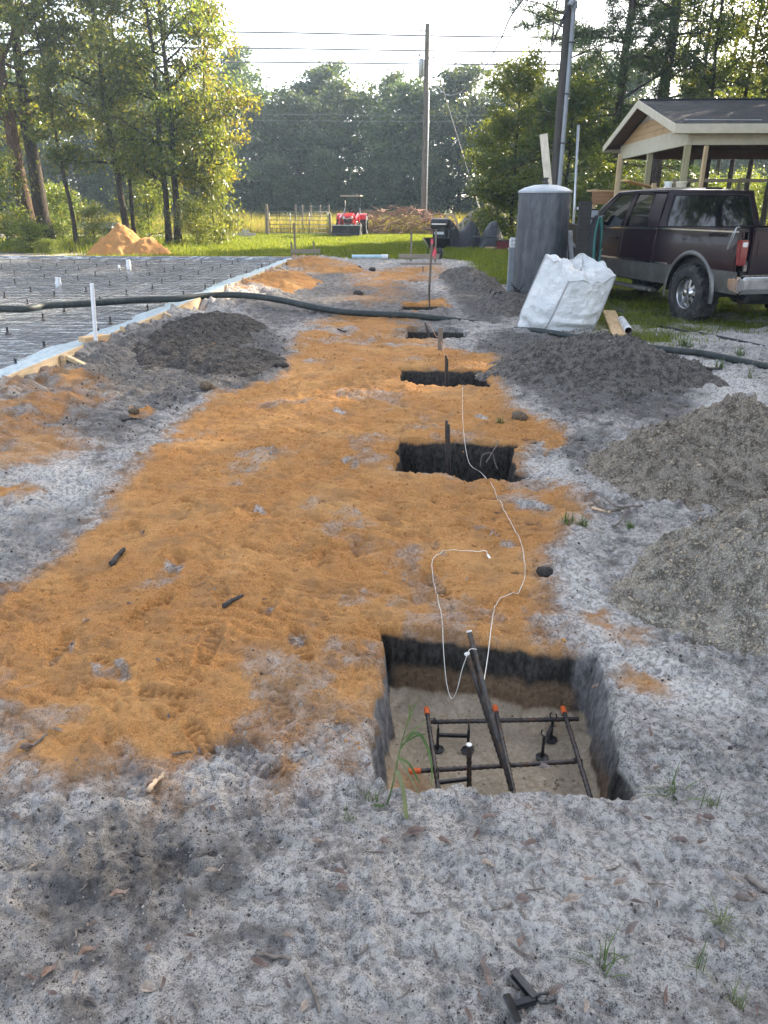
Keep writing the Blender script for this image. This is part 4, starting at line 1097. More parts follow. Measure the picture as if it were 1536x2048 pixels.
# ================================================================== BULK BAG
t = NT('woven_bag_fabric'); P = t.coord()
wv = t.noise(t.mapping(P, (1, 1, 1)), 3.5, 5, .6, 1.0); w2 = t.noise(t.mapping(P, (1, 1, 2.2), (.5, .3, 0)), 7, 5, .6, 1.4)
cr = t.math('ABSOLUTE', t.math('SUBTRACT', w2, .5))
t.bsdf(t.mix(t.ramp(wv, .3, .75), (0.60, 0.62, 0.62), (0.80, 0.81, 0.80)), .62, 0, t.bump(t.math('ADD', t.math('MULTIPLY', cr, -1.4), wv), .05, .8), 0, .3)
MAT['bag'] = t.m
MAT['seam'] = M('bag_seam_tape', (0.33, 0.33, 0.33), .7)
bag = thing('bulk_bag', 'slumped open white woven bulk bag standing in front of the black tank', 'bag', (2.35, 10.85, 0))
B0 = Vector((2.35, 10.85, 0))
bot = [Vector((1.90, 10.98, .0)), Vector((2.24, 10.46, .0)), Vector((2.96, 10.62, .0)), Vector((2.66, 11.28, .0))]
top = [at(1092, 510, 11.05), at(1137, 563, 10.42), at(1231, 553, 10.75), at(1166, 508, 11.5)]
bot = [b - B0 for b in bot]; top = [b - B0 for b in top]
def rim(k, f):                                   # the open rim sags between the corners
    a, b = top[k], top[(k + 1) % 4]
    p = a.lerp(b, f)
    if k == 0:                                   # long fold falling from the tall left corner to the front one
        p.z += .03 * math.sin(math.pi * f) - .03 * math.sin(3 * math.pi * f) * math.sin(math.pi * f); p += Vector((.05, -.03, 0)) * math.sin(math.pi * f)
    elif k == 1: p.z += .02 * math.sin(math.pi * f * 2.3) - .035 * math.sin(math.pi * f); p += Vector((.01, -.05, 0)) * math.sin(math.pi * f)
    elif k == 2: p.z += .03 * math.sin(math.pi * f) - .04 * math.sin(math.pi * f * 2) ** 2; p += Vector((.06, .03, 0)) * math.sin(math.pi * f)
    else: p.z -= .12 * math.sin(math.pi * f) ** 2
    p.z += .018 * math.sin(f * 21 + k * 2) * math.sin(math.pi * f)
    return p
def side(k, f, h):
    a, b = bot[k], bot[(k + 1) % 4]
    nrm = Vector((b.y - a.y, a.x - b.x, 0)).normalized()
    p = a.lerp(b, f).lerp(rim(k, f), h)
    e = math.sin(math.pi * f)
    p += nrm * (.13 * e ** .8 * math.sin(math.pi * min(1, h * .78 + .22)) * (1.1 - .8 * h))          # belly
    p += nrm * (-.05 * (1 - h) ** 6)                                                                    # tucked-under foot
    s_ = k * 7.3
    crease = .055 * (float(ridge(f * 1.7 + h * 1.1 + s_, h * 2.2 - f * .7 + s_, 1.0, 2, 505)) - .62) + .035 * (float(ridge(f * 3.4 - h * 1.9 + s_, h * 3.6 + f * 1.2, 1.0, 3, 515)) - .6) + .03 * (float(fbm(f * 5 + s_, h * 6, 1.0, 3, 525)) - .5)
    hz_ = .022 * math.sin(h * 26 + 4 * f + 3 * float(vn(f * 3, h * 3, 7 + k))) * sstep_(.55, .1, h)     # sagging horizontal rolls near the ground
    p += nrm * ((crease * 1.3 + hz_) * min(1, e * 3))
    p.z = max(p.z, 0.0)
    return p
def sstep_(a, b, x):
    t_ = min(1, max(0, (x - a) / (b - a))); return t_ * t_ * (3 - 2 * t_)
for k in range(4):
    MB().grid(lambda f, h: side(k, f, h), list(np.linspace(0, 1, 46)), list(np.linspace(0, 1, 46))).build('side_panel', MAT['bag'], bag, smooth=True)
    MB().tube([side(k, 0, h) for h in np.linspace(.0, 1, 24)], .012, 5).build('corner_seam', MAT['seam'], bag, smooth=True)
    MB().tube([rim(k, f) + Vector((0, 0, .002)) for f in np.linspace(0, 1, 30)], .010, 5).build('hem', MAT['bag'], bag, smooth=True)
cen = sum(top, Vector()) / 4
def inner(k, f, h):
    p = rim(k, f); q = Vector((cen.x + (p.x - cen.x) * .25 + .04, cen.y + (p.y - cen.y) * .25, .70))
    r_ = p.lerp(q, h); r_.z += .10 * math.sin(math.pi * h) * (1 if k in (0, 1) else -.3) + .10 * (float(ridge(f * 3 + k * 7, h * 2.5, 1, 3, 511)) - .6) * math.sin(math.pi * h); return r_
for k in range(4):
    MB().grid(lambda f, h: inner(k, f, h), list(np.linspace(0, 1, 34)), list(np.linspace(.01, 1, 24))).build('inner_flap', MAT['bag'], bag, smooth=True)
MB().grid(lambda a, b: (cen.x + a + .04, cen.y + b, .68 + .05 * float(vn(a * 9, b * 9, 3))), list(np.linspace(-.16, .16, 10)), list(np.linspace(-.16, .16, 10))).build('contents', MAT['brown_beam'], bag, smooth=True)

# ================================================================== PRESSURE TANK
t = NT('black_tank_wall'); P = t.coord()
n = t.noise(t.mapping(P, (1, 1, .25)), 7, 6, .7); n2 = t.noise(t.mapping(P, (1, 1, 8)), 5, 4, .6)
t.bsdf(t.mix(t.ramp(n, .35, .7), (0.055, 0.06, 0.068), (0.125, 0.132, 0.142)), .6, 0, t.bump(n2, .006), 0, .35); MAT['tank'] = t.m
MAT['tank_lid'] = M('faded_tank_lid', (0.36, 0.4, 0.43), .45, var=.15, scale=4)
tank = thing('water_tank', 'tall dark cylindrical water tank with a pale domed lid', 'tank', (2.84, 14.2, 0))
MB().lathe([(.455, -.05), (.46, .02), (.462, 1.0), (.455, 1.83), (.45, 1.84)], 48).build('tank_shell', MAT['tank'], tank, smooth=.7)
MB().lathe([(.468, 1.825), (.472, 1.85), (.46, 1.865), (.36, 1.915), (.2, 1.955), (.06, 1.965)], 48).build('lid', MAT['tank_lid'], tank, smooth=.7)
MB().lathe([(.05, 1.96), (.05, 2.0), (.03, 2.005), (.03, 2.05), (.045, 2.05), (.045, 2.075)], 10).bar((-.09, 0, 2.035), (.02, 0, 2.035), .02, .025).build('valve', MAT['iron'], tank)
q = thing('leaning_board', 'long pale board leaning behind the tank towards the service pole', 'board', (3.2, 15.0, 0))
MB().bar((0.22, 0, 0), at(1087, 268, 15.2) - Vector((3.2, 15.0, 0)), .14, .03, up=(0, 1, 0)).build('plank', wood('sunlit_plank_wood', (0.72, 0.66, 0.54), (0.58, 0.51, 0.4), axis=2), q, bevel=.002)  # wood made paler to stand in for sunlight on the board
# electric pedestal left of the tank
pe = thing('power_pedestal', 'grey power pedestal post with a white outlet box beside the tank', 'pedestal', (2.42, 14.75, 0))
MB().box((0, 0, .40), (.13, .12, .9)).build('post', MAT['grey_pvc'], pe, bevel=.008)
MB().box((0, 0, .87), (.16, .15, .05)).build('cap', MAT['grey_pvc'], pe, bevel=.008)
ob = MB().box((.0, 0, .985), (.13, .1, .17)).build('outlet_box', MAT['white_pvc'], pe, bevel=.012)
for dz in (-.035, .035):
    for dx in (-.025, .025): MB().box((dx, -.052, .985 + dz), (.012, .006, .022)).build('socket', MAT['trim'], ob)
db = MB(); rnd = random.Random(4)
for k in range(26):
    a = Vector((rnd.uniform(-.35, .25), rnd.uniform(-.3, .2), rnd.uniform(.02, .12))); d = Vector((rnd.uniform(-1, 1), rnd.uniform(-1, 1), rnd.uniform(-.2, .8))).normalized() * rnd.uniform(.1, .3)
    db.tube([a, a + d * .5 + Vector((0, 0, .02)), a + d], [.016, .012, .006], 5)
o = db.build('root_debris', MAT['char'], None, smooth=True); o.location = (2.25, 13.9, 0.03); tag(o, 'heap of dark roots and twigs at the foot of the tank', 'debris')
# pipes leaning to the right of the tank
G6 = 'pipes propped beside the tank'
for k, (a, b, r_, lab) in enumerate([((1142, 525), (1128, 440), .045, 'dull grey pipe leaning on the right side of the tank'), ((1156, 525), (1139, 462), .045, 'pale pipe propped between tank and hose post')]):
    q0 = at(a[0], a[1], 14.9); q1 = at(b[0], b[1], 14.7)
    e = thing('leaning_pipe', lab, 'pipe', (q0.x, q0.y, 0), 0, G6)
    d = q1 - Vector((q0.x, q0.y, 0)); MB().tube([(0, 0, 0), d], r_, 12, False).build('pipe_body', MAT['tank_lid'] if k == 0 else MAT['white_pvc'], e, smooth=True)
    MB().tube([d * .93, d], r_ * 1.18, 12, False).build('bell_end', MAT['tank_lid'] if k == 0 else MAT['white_pvc'], e, smooth=True)
# hose post
hpz = at(1161, 515, 13.3)
po = thing('hose_post', 'dark square timber post holding coiled hoses next to the truck', 'post', (hpz.x, 13.3, 0))
MB().box((0, 0, .74), (.19, .15, 1.9)).build('timber', MAT['char'], po, bevel=.01)
MB().box((.0, -.083, 1.58), (.17, .015, .06)).build('bracket', MAT['iron'], po)
MB().tube([(.08, -.05, 1.42), (.32, -.05, 1.46)], .02, 6).build('peg', MAT['iron'], po)
for k, (mat, lab, dx, n_) in enumerate([(MAT['thin_hose'], 'coil of black hoses hanging on the dark timber post', .20, 10), (MAT['teal_hose'], 'coil of teal garden hose hanging on the dark timber post', .21, 3)]):
    m = MB(); rnd = random.Random(30 + k)
    pts = []
    for j in range(n_ * 20):
        a = j / 20 * 2 * math.pi; rx = .025 + .085 * (((j // 20) * 3 + k) % n_) / n_ + .008 * rnd.random()
        pts.append((math.cos(a) * rx, -.02 + .012 * (j / 20) - .04 + .01 * math.sin(a * 3), 1.0 + math.sin(a) * (.42 + .05 * math.sin(j / 20 * 2.3)) - .05 * math.cos(a)))
    m.tube(pts, .017, 7)
    o = m.build('garden_hose', mat, None, smooth=True); o.location = (hpz.x + dx, 13.26 - .14 * k, 0); tag(o, lab, 'hose', 'hoses hung on the timber post')
# thin galvanised pole
q = at(1148, 500, 16.6)
gpz = thing('steel_pole', 'thin galvanised pole standing between service pole and pavilion', 'pole', (q.x, 16.6, 0))
MB().tube([(0, 0, -.1), at(1157, 250, 16.6) - Vector((q.x, 16.6, 0))], .027, 8).build('tube', MAT['galv'], gpz, smooth=True)
MB().tube([(0, 0, 1.55), (.004, 0, 1.6)], .04, 8).build('clamp', MAT['galv'], gpz)
# service pole with conduit
sx = at(1098, 500, 18.3).x
sv = thing('service_pole', 'tall wooden service pole with a grey conduit and drip loops', 'utility pole', (sx, 18.3, 0))
MB().tube([(0, 0, -.2), (0.0, 0, 7.5)], [.095, .085], 14).build('pole', wood('service_pole_wood', (0.085, 0.078, 0.07), (0.05, 0.046, 0.042), axis=2), sv, smooth=.6)
MB().tube([(.10, -.075, 0), (.10, -.07, 5.35), (.10, -.08, 5.45)], .05, 12).build('conduit', MAT['grey_pvc'], sv, smooth=.6)
MB().tube([(.10, -.12, 5.4), (.09, -.15, 5.52), (.03, -.19, 5.52), (-.01, -.2, 5.44)], .065, 10).build('weatherhead', MAT['grey_pvc'], sv, smooth=.6)
for z_ in (.9, 1.9, 2.9, 3.85, 4.8):
    MB().tube([(.03, -.18, z_), (.10, -.185, z_), (.17, -.16, z_)], .013, 6).build('strap', MAT['iron'], sv)
for k in range(3):
    MB().tube(spline([(.0, -.2, 5.46), (-.12 - .05 * k, -.28, 5.2 - .05 * k), (-.28 - .03 * k, -.25, 4.9 - .1 * k), (-.30, -.1, 5.15), (-.22, .0, 5.7 + .1 * k), (-.12, 0, 6.1)], 6), .012, 5).build('drip_loop', MAT['thin_hose'], sv, smooth=True)

# ================================================================== THINGS ON THE GRASS BY THE BAG
a, b = gz(1218, 627), gz(1238, 676)
o = thing('scrap_board', 'short sawn board lying on the grass by the bulk bag', 'board', tuple((a + b) / 2 + Vector((0, 0, .03))), 0)
MB().bar((a - b) / 2, (b - a) / 2, .19, .04).build('plank', MAT['lumber_y'], o, bevel=.003)
a, b = gz(1241, 646), gz(1256, 670)
o = thing('duct_tube', 'pale ribbed plastic tube lying beside the scrap board', 'tube', tuple((a + b) / 2 + Vector((0, 0, .055))), 0)
pp = [(a - b) / 2 + (b - a) * f for f in np.linspace(0, 1, 25)]
MB().tube(pp, [.055 if i % 2 else .048 for i in range(25)], 12, False).build('tube_wall', MAT['white_pvc'], o, smooth=True)
MB().tube([pp[0], pp[-1]], .044, 12, False).build('tube_lining', MAT['lumber_grey'], o, smooth=True)
def ground_hose(label, L, r, mat=MAT['thin_hose']):
    P_ = []
    for px, py in L:
        p = gz(px, py); P_.append((p.x, p.y, p.z + r * .8))
    o = MB().tube(spline(P_, 6), r, 7).build('thin_hose', mat, None, smooth=True); tag(o, label, 'hose', 'thin hoses on the ground by the truck')
ground_hose('thin black hose running over the sand behind the truck wheel', [(1215, 605), (1240, 622), (1262, 634), (1300, 647), (1350, 660), (1400, 668), (1460, 680), (1540, 697), (1640, 715)], .016)
ground_hose('thin black hose on the pale sand past the dark heap', [(1268, 700), (1310, 712), (1360, 722), (1410, 738), (1440, 739)], .015)
ground_hose('bent bit of black hose in the grass behind the bag', [(1207, 598), (1218, 612), (1235, 622), (1250, 628), (1256, 634)], .014)

# ================================================================== PICKUP TRUCK (local: x forward, y left, z up, origin under the rear axle)
t = NT('truck_maroon_paint'); t.bsdf((0.012, 0.0045, 0.0095), .3, 0.0, None, .28, .28); MAT['truck'] = t.m
MAT['truck_grey'] = M('truck_lower_grey', (0.085, 0.085, 0.082), .42, .2, .12, 3, coat=.4, dirt=(0.22, 0.21, 0.19), dscale=4, damt=.4)
t = NT('truck_glass'); t.bsdf((0.006, 0.007, 0.009), .04, 0, None, .6, .8); MAT['glass'] = t.m
MAT['red_lens'] = M('red_tail_lens', (0.17, 0.006, 0.009), .15, var=.2, scale=30, coat=.8)
MAT['white_lens'] = M('white_tail_lens', (0.6, 0.6, 0.6), .15, var=.15, scale=40, coat=.6)
hd = R(13.6); w0 = gp(1372, 641)
tr = thing('pickup_truck', 'dark maroon and grey crew cab pickup truck with knobbly off road tyres', 'truck', (0, 0, 0), R(90) + hd)
fwd = Vector((-math.sin(hd), math.cos(hd), 0)); rt = Vector((math.cos(hd), math.sin(hd), 0))
base = Vector((w0.x, w0.y, 0)) + rt * .93 + fwd * .02
tr.location = (base.x, base.y, -.02)
HW = .985
def ybul(z):                                    # half width against height
    if z > 1.18: return HW - .02 - .18 * (z - 1.18) ** 2 * 6 * .2
    return HW - .055 * ((z - .92) / .42) ** 2 * (1 if z < .92 else .5)
GAPS = [1.02, 2.02, 3.05, -1.17]
def side_panel(nm, zlo, zhi, x0, x1, mat, rows=9, arch=True, out=0.0):
    X = set(np.round(np.linspace(x0, x1, int((x1 - x0) / .035) + 1), 4))
    for g in GAPS:
        if x0 < g < x1: X |= {g - .012, g - .005, g + .005, g + .012}
    X = sorted(X)
    def lo(x):
        b = zlo
        if arch:
            for ax in (0, 3.97):
                d = abs(x - ax)
                if d < .56: b = max(b, .42 + math.sqrt(max(0, .56 ** 2 - d * d)) * .98)
        return min(b, zhi - .002)
    for s in (1, -1):
        def f(x, q):
            z = lo(x) + (zhi - lo(x)) * q
            y = ybul(z) + out
            if any(abs(x - g) < .006 for g in GAPS): y -= .014
            if x > 3.9: y -= .10 * ((x - 3.9) / 1.0) ** 2
            return (x, s * y, z)
        MB().grid(f, X, list(np.linspace(0, 1, rows))).build(nm, mat, tr, smooth=.5)
side_panel('body_side', .80, 1.31, -1.24, 4.75, MAT['truck'], 12)
side_panel('lower_side', .50, .80, -1.28, 4.75, MAT['truck_grey'], 7)
# bright trim line between the colours and along the belt
for s in (1, -1):
    for (x0, x1) in ((.58, 1.0), (1.04, 2.0), (2.04, 3.03)):
        MB().bar((x0, s * (ybul(.8) + .006), .805), (x1, s * (ybul(.8) + .006), .805), .018, .03).build('side_moulding', MAT['chrome'], tr, bevel=.004)
    MB().bar((1.04, s * (ybul(1.30) + .004), 1.305), (3.7, s * (ybul(1.30) + .004), 1.275), .014, .028).build('belt_trim', MAT['chrome'], tr, bevel=.003)
    # wheel arch flares
    for ax in (0, 3.97):
        pts = [(ax + .575 * math.cos(a), s * (HW + .012), .42 + .565 * math.sin(a)) for a in np.linspace(-.12, math.pi + .12, 28)]
        m = MB(); prev = None
        g = MB().grid(lambda a, q: (ax + (.545 + .075 * q) * math.cos(a), s * (HW + .035 - .05 * q * q - .03 * (1 - q) ** 2), .42 + (.545 + .075 * q) * math.sin(a)), list(np.linspace(-.15, math.pi + .15, 30)), [0, .15, .35, .6, .85, 1.0])
        g.build('wheel_arch_flare', MAT['truck_grey'], tr, smooth=True)
        MB().grid(lambda a, q: (ax + .56 * math.cos(a), s * (HW - .01 - .42 * q), .42 + .56 * math.sin(a)), list(np.linspace(0, math.pi, 20)), [0, 1]).build('wheel_well', MAT['trim'], tr, smooth=True)
    # steps
    MB().bar((.85, s * (HW + .07), .40), (3.15, s * (HW + .07), .40), .16, .05).bar((.78, s * (HW + .05), .39), (.86, s * (HW + .07), .39), .14, .045).build('running_board', MAT['truck_grey'], tr, bevel=.015)
    MB().bar((1.3, s * .9, .42), (1.3, s * .7, .5), .05, .05).bar((2.7, s * .9, .42), (2.7, s * .7, .5), .05, .05).build('step_bracket', MAT['trim'], tr)
    # door handles
    for hx in (1.2, 2.22):
        MB().box((hx, s * (ybul(1.08) + .018), 1.13), (.19, .03, .045)).build('door_handle', MAT['truck'], tr, bevel=.012)
    # badge on front door
    MB().box((2.72, s * (ybul(.93) + .003), .915), (.22, .006, .035)).build('badge', MAT['chrome'], tr, bevel=.002)
# bed: rails, inner walls, floor, tailgate
for s in (1, -1):
    MB().bar((-1.22, s * .93, 1.325), (1.0, s * .93, 1.325), .13, .035).build('bed_rail', MAT['truck'], tr, bevel=.014)
    MB().bar((-1.22, s * .87, 1.05), (1.0, s * .87, 1.05), .02, .53).build('bed_wall', MAT['trim'], tr)
    MB().bar((-1.16, s * .985, 1.312), (.98, s * .985, 1.312), .02, .026).build('rail_highlight', MAT['chrome'], tr, bevel=.004)
MB().box((-.1, 0, .78), (2.2, 1.8, .05)).build('bed_floor', MAT['trim'], tr)
tg = MB().box((-1.235, 0, 1.06), (.06, 1.62, .56)).build('tailgate', MAT['truck'], tr, bevel=.015)
MB().box((-1.268, 0, 1.10), (.012, 1.45, .20)).build('tailgate_panel', MAT['truck'], tg, bevel=.005)
MB().bar((-1.245, -.8, 1.345), (-1.245, .8, 1.345), .08, .03).build('tailgate_cap', MAT['trim'], tg, bevel=.01)
MB().box((-1.275, 0, 1.19), (.012, .2, .06)).build('tailgate_handle', MAT['trim'], tg, bevel=.01)
def text(nm, s_, size, mat, parent, loc, rot, ext=.003, align='CENTER'):
    c = bpy.data.curves.new(nm, 'FONT'); c.body = s_; c.size = size; c.extrude = ext; c.align_x = align; c.align_y = 'CENTER'
    o = bpy.data.objects.new(nm, c); me = bpy.data.meshes.new_from_object(o); bpy.data.objects.remove(o); me.name = nm
    me.materials.clear(); me.materials.append(mat)
    o = link(nm, me, parent); o.location = loc; o.rotation_euler = rot; return o
text('embossed_lettering', 'SUPER DUTY', .12, MAT['truck'], tg, (-1.266, 0, .89), (R(90), 0, R(-90)), .006)
MAT['letter'] = M('dark_lettering', (0.015, 0.012, 0.014), .4)
lt_ = text('rail_lettering', 'KING RANCH', .066, MAT['letter'], tr, (-.5, ybul(1.26) + .012, 1.255), (R(90), 0, R(180)), .004); lt_['kind'] = 'stuff'
# tail lamps
for s in (1, -1):
    L_ = MB().prism([(-1.262, .88), (-1.262, 1.21), (-1.13, 1.21), (-1.15, 1.05), (-1.2, .88)], 'y', s * .86, s * (HW + .003)).build('tail_light', MAT['red_lens'], tr, bevel=.012)
    MB().prism([(-1.27, 1.12), (-1.27, 1.18), (-1.20, 1.18), (-1.20, 1.12)], 'y', s * .88, s * (HW - .03)).build('reversing_lens', MAT['white_lens'], L_, bevel=.006)
    MB().box((-1.2, s * .985 * .985, 1.265), (.12, .05, .1)).build('rear_corner', MAT['truck'], tr, bevel=.015)
# tie-down rope looped over the left rail
MB().tube(spline([(-1.05, .93, 1.36), (-1.08, 1.0, 1.36), (-1.07, 1.025, 1.25), (-1.0, 1.03, 1.12), (-.95, 1.03, 1.08), (-.97, 1.03, 1.15), (-1.02, 1.02, 1.27), (-1.03, .98, 1.37)], 6), .007, 6).build('strap_loop', MAT['galv'], tr, smooth=True)
# bumper
bm_ = MB(); prof = [(-1.30, .50), (-1.40, .52), (-1.42, .58), (-1.42, .70), (-1.40, .745), (-1.28, .745)]
bm_.prism([(x, z) for x, z in prof], 'y', -.93, .93).build('rear_bumper', MAT['chrome'], tr, bevel=.02)
for s in (1, -1):
    MB().prism([(-1.40, .52), (-1.40, .745), (-1.02, .735), (-1.06, .56)], 'y', s * .93, s * 1.0).build('bumper_end', MAT['chrome'], tr, bevel=.03)
MB().box((-1.355, 0, .752), (.12, 1.86, .016)).build('bumper_step_pad', MAT['truck_grey'], tr, bevel=.004)
for k in range(22): MB().box((-1.40, -.88 + k * .084, .757), (.045, .05, .014)).build('pad_tread', MAT['lumber_grey'], tr)
MB().box((-1.42, .0, .62), (.012, .32, .15)).build('licence_recess', MAT['trim'], tr)
MB().box((-1.36, 0, .47), (.2, .09, .08)).build('hitch_receiver', MAT['trim'], tr, bevel=.01)
# chassis underneath
for s in (1, -1): MB().bar((-1.3, s * .45, .58), (4.6, s * .45, .55), .08, .16).build('chassis_rail', MAT['trim'], tr)
MB().lathe([(.05, -.75), (.06, -.15), (.15, -.12), (.17, 0), (.15, .12), (.06, .15), (.05, .75)], 12, (0, 0, .42), 'y').build('rear_axle', MAT['trim'], tr, smooth=True)
MB().lathe([(.12, -.3), (.13, -.28), (.13, .28), (.12, .3)], 12, (-.75, .3, .45), 'y').build('muffler', MAT['iron'], tr, smooth=.6)
MB().tube([(-.4, .62, .45), (-1.1, .66, .42)], .04, 8).build('shock_absorber', MAT['trim'], tr)
MB().box((-.85, -.1, .5), (.7, .7, .16)).build('spare_wheel_carrier', MAT['trim'], tr, bevel=.06)
# cab greenhouse: lofted hoops at stations along x
st = [(1.03, 1.30, .90), (1.06, 1.60, .85), (1.14, 1.86, .78)]
def hoop_y(z, k=1): return .945 - .20 * max(0, (z - 1.30)) / .62 * 1.0
ROOF = 1.925
def roof_z(x): return ROOF - .035 * ((x - 1.9) / .9) ** 2
cabm = MB()
# roof skin
xs_r = list(np.linspace(1.10, 2.86, 22))
MB().grid(lambda x, q: (x, q * (.715 - .02 * abs(x - 1.9)), roof_z(x) - .09 * abs(q) ** 3.5 - (.04 * ((1.25 - x) / .15) ** 2 if x < 1.25 else 0)), xs_r, list(np.linspace(-1, 1, 19))).build('roof', MAT['truck'], tr, smooth=True)
def pil(x0, x1, x2, x3, s, nm, mat, zt=1.84, zb=1.29, yo=0.0, th=.03):
    """side quad between bottom x0..x1 and top x2..x3"""
    yb, yt = hoop_y(zb) + yo, hoop_y(zt) + yo
    def f(a, b):
        x = (x0 + (x1 - x0) * a) * (1 - b) + (x2 + (x3 - x2) * a) * b; z = zb + (zt - zb) * b
        y = yb + (yt - yb) * b + .02 * math.sin(math.pi * b); return (x, s * y, z)
    return MB().grid(f, list(np.linspace(0, 1, 5)), list(np.linspace(0, 1, 7))).build(nm, mat, tr, smooth=True)
for s in (1, -1):
    pil(1.03, 1.34, 1.14, 1.50, s, 'rear_pillar', MAT['truck'])
    pil(1.34, 2.00, 1.50, 1.98, s, 'rear_door_window', MAT['glass'], yo=-.008)
    pil(1.97, 2.13, 1.96, 2.09, s, 'middle_pillar', MAT['truck'])
    pil(2.13, 3.12, 2.09, 2.56, s, 'front_door_window', MAT['glass'], yo=-.008)
    pil(3.10, 3.34, 2.54, 2.70, s, 'front_pillar', MAT['truck'])
    yt = hoop_y(1.84)
    MB().tube([(1.14, s * yt, 1.84), (1.5, s * (yt + .004), 1.855), (2.0, s * (yt + .004), 1.858), (2.6, s * (yt), 1.845), (3.0, s * .84, 1.60), (3.34, s * .93, 1.30)], .028, 8).build('drip_rail', MAT['truck'], tr, smooth=True)
    # window frames: bottom seal and door frames
    MB().bar((1.36, s * .958, 1.305), (3.1, s * .958, 1.30), .015, .03).build('window_seal', MAT['trim'], tr)
    fr = lambda L_, n_: MB().tube(L_, .011, 6).build(n_, MAT['truck'], tr, smooth=True)
    fr([(1.35, s * .95, 1.31), (1.50, s * .79, 1.825), (1.98, s * .785, 1.835), (1.99, s * .95, 1.31)], 'door_frame')
    fr([(2.13, s * .95, 1.31), (2.09, s * .785, 1.835), (2.54, s * .785, 1.825), (3.1, s * .945, 1.31)], 'door_frame')
# rear wall and window
def rear(y, q):
    z = 1.30 + (1.87 - 1.30) * q; return (1.03 + .10 * q + .0 - .035 * math.cos(y / .95 * 1.4), y * (hoop_y(z)) / .945, z)
MB().grid(rear, list(np.linspace(-.945, .945, 21)), list(np.linspace(0, 1, 8))).build('cab_back', MAT['truck'], tr, smooth=True)
MB().grid(lambda y, q: (rear(y, .06 + q * .80)[0] - .012, rear(y, .06 + q * .80)[1], rear(y, .06 + q * .80)[2]), list(np.linspace(-.80, .80, 21)), list(np.linspace(0, 1, 8))).build('rear_window', MAT['glass'], tr, smooth=True)
fp = [(-.80, .06), (.80, .06), (.82, .2), (.80, .86), (.5, .88), (-.5, .88), (-.80, .86), (-.82, .2), (-.80, .06)]
MB().tube([(rear(y, q)[0] - .014, rear(y, q)[1], rear(y, q)[2]) for y, q in fp], .012, 6).build('window_gasket', MAT['trim'], tr, smooth=True)
MB().box((1.09, 0, 1.895), (.05, .30, .03)).build('high_brake_light', MAT['trim'], tr, bevel=.01)
MB().box((1.04, 0, 1.06), (.05, 1.86, .52)).build('cab_rear_panel', MAT['truck'], tr)
# hood, windscreen, nose
MB().grid(lambda x, q: (x, q * (.93 - .06 * ((x - 3.3) / 1.6) ** 2), 1.31 - .05 * ((x - 3.3) / 1.5) ** 2 + .05 * (1 - q * q)), list(np.linspace(3.3, 4.8, 12)), list(np.linspace(-1, 1, 13))).build('hood', MAT['truck'], tr, smooth=True)
MB().grid(lambda a, q: (3.36 - .70 * a + .06 * (1 - q * q), q * (.93 - .19 * a), 1.31 + .53 * a), list(np.linspace(0, 1, 8)), list(np.linspace(-1, 1, 13))).build('windscreen', MAT['glass'], tr, smooth=True)
MB().box((4.78, 0, .98), (.1, 1.8, .55)).build('grille', MAT['chrome'], tr, bevel=.04)
MB().box((4.9, 0, .6), (.2, 1.95, .26)).build('front_bumper', MAT['chrome'], tr, bevel=.04)
MB().box((2.2, 0, .62), (2.3, 1.7, .3)).build('cab_floor', MAT['trim'], tr)
MB().box((1.75, 0, 1.05), (.25, 1.5, .75)).box((2.55, .42, 1.1), (.22, .5, .85)).box((2.55, -.42, 1.1), (.22, .5, .85)).build('seats', MAT['trim'], tr, bevel=.06)
# mirrors
for s in (1, -1):
    m_ = MB().box((2.86, s * 1.15, 1.43), (.12, .24, .32)).build('mirror', MAT['trim'], tr, bevel=.035)
    MB().box((2.795, s * 1.15, 1.43), (.012, .20, .27)).build('mirror_glass', MAT['tank_lid'], m_, bevel=.01)
    MB().bar((2.95, s * .93, 1.36), (2.88, s * 1.06, 1.40), .07, .05).bar((2.95, s * .93, 1.30), (2.88, s * 1.06, 1.32), .07, .04).build('mirror_arm', MAT['trim'], m_, bevel=.01)
# wheels
TYR, RIM_R, TW = .42, .222, .30
def wheel(x, s):
    w = bpy.data.objects.new('wheel', None); col.objects.link(w); w.parent = tr; w.location = (x, s * .86, .42); w.rotation_euler = (0, 0, 0 if s > 0 else math.pi)
    return w
tyre = MB().lathe([(.225, -.12), (.245, -.145), (.32, -.155), (.375, -.15), (.402, -.135), (.408, -.10), (.408, .10), (.402, .135), (.375, .15), (.32, .155), (.245, .145), (.225, .12), (.21, .10), (.21, -.10)], 48, axis='y', cap=False)
tm = tyre.mesh('tyre', MAT['rubber'], .6)
lug = MB(); rnd = random.Random(2)
for k in range(26):
    a = 2 * math.pi * k / 26
    for j, (yy, tw_, ofs) in enumerate(((-.115, .06, 0), (-.04, .055, .12), (.04, .055, 0.0), (.115, .06, .12))):
        aa = a + ofs; rot = Matrix.Rotation(-aa, 3, 'Y') @ Matrix.Rotation(.5 * (1 if yy < 0 else -1), 3, 'X') if False else Matrix.Rotation(math.pi / 2 - aa, 3, 'Y') @ Matrix.Rotation(.45 * (1 if j % 2 else -1), 3, 'Z')
        lug.box((.412 * math.cos(aa), yy, .412 * math.sin(aa)), (.062, tw_, .022), rot)
    for yy in (-.148, .148):
        rot = Matrix.Rotation(math.pi / 2 - a, 3, 'Y'); lug.box((.392 * math.cos(a), yy, .392 * math.sin(a)), (.045, .018, .045), rot)
lm = lug.mesh('tread', MAT['rubber'])
rimm = MB().lathe([(.218, -.12), (.228, .125), (.222, .135), (.212, .125), (.20, .06), (.17, .04), (.15, .05)], 40, axis='y', cap=False).mesh('rim', MAT['alloy'], .6)
spk = MB()
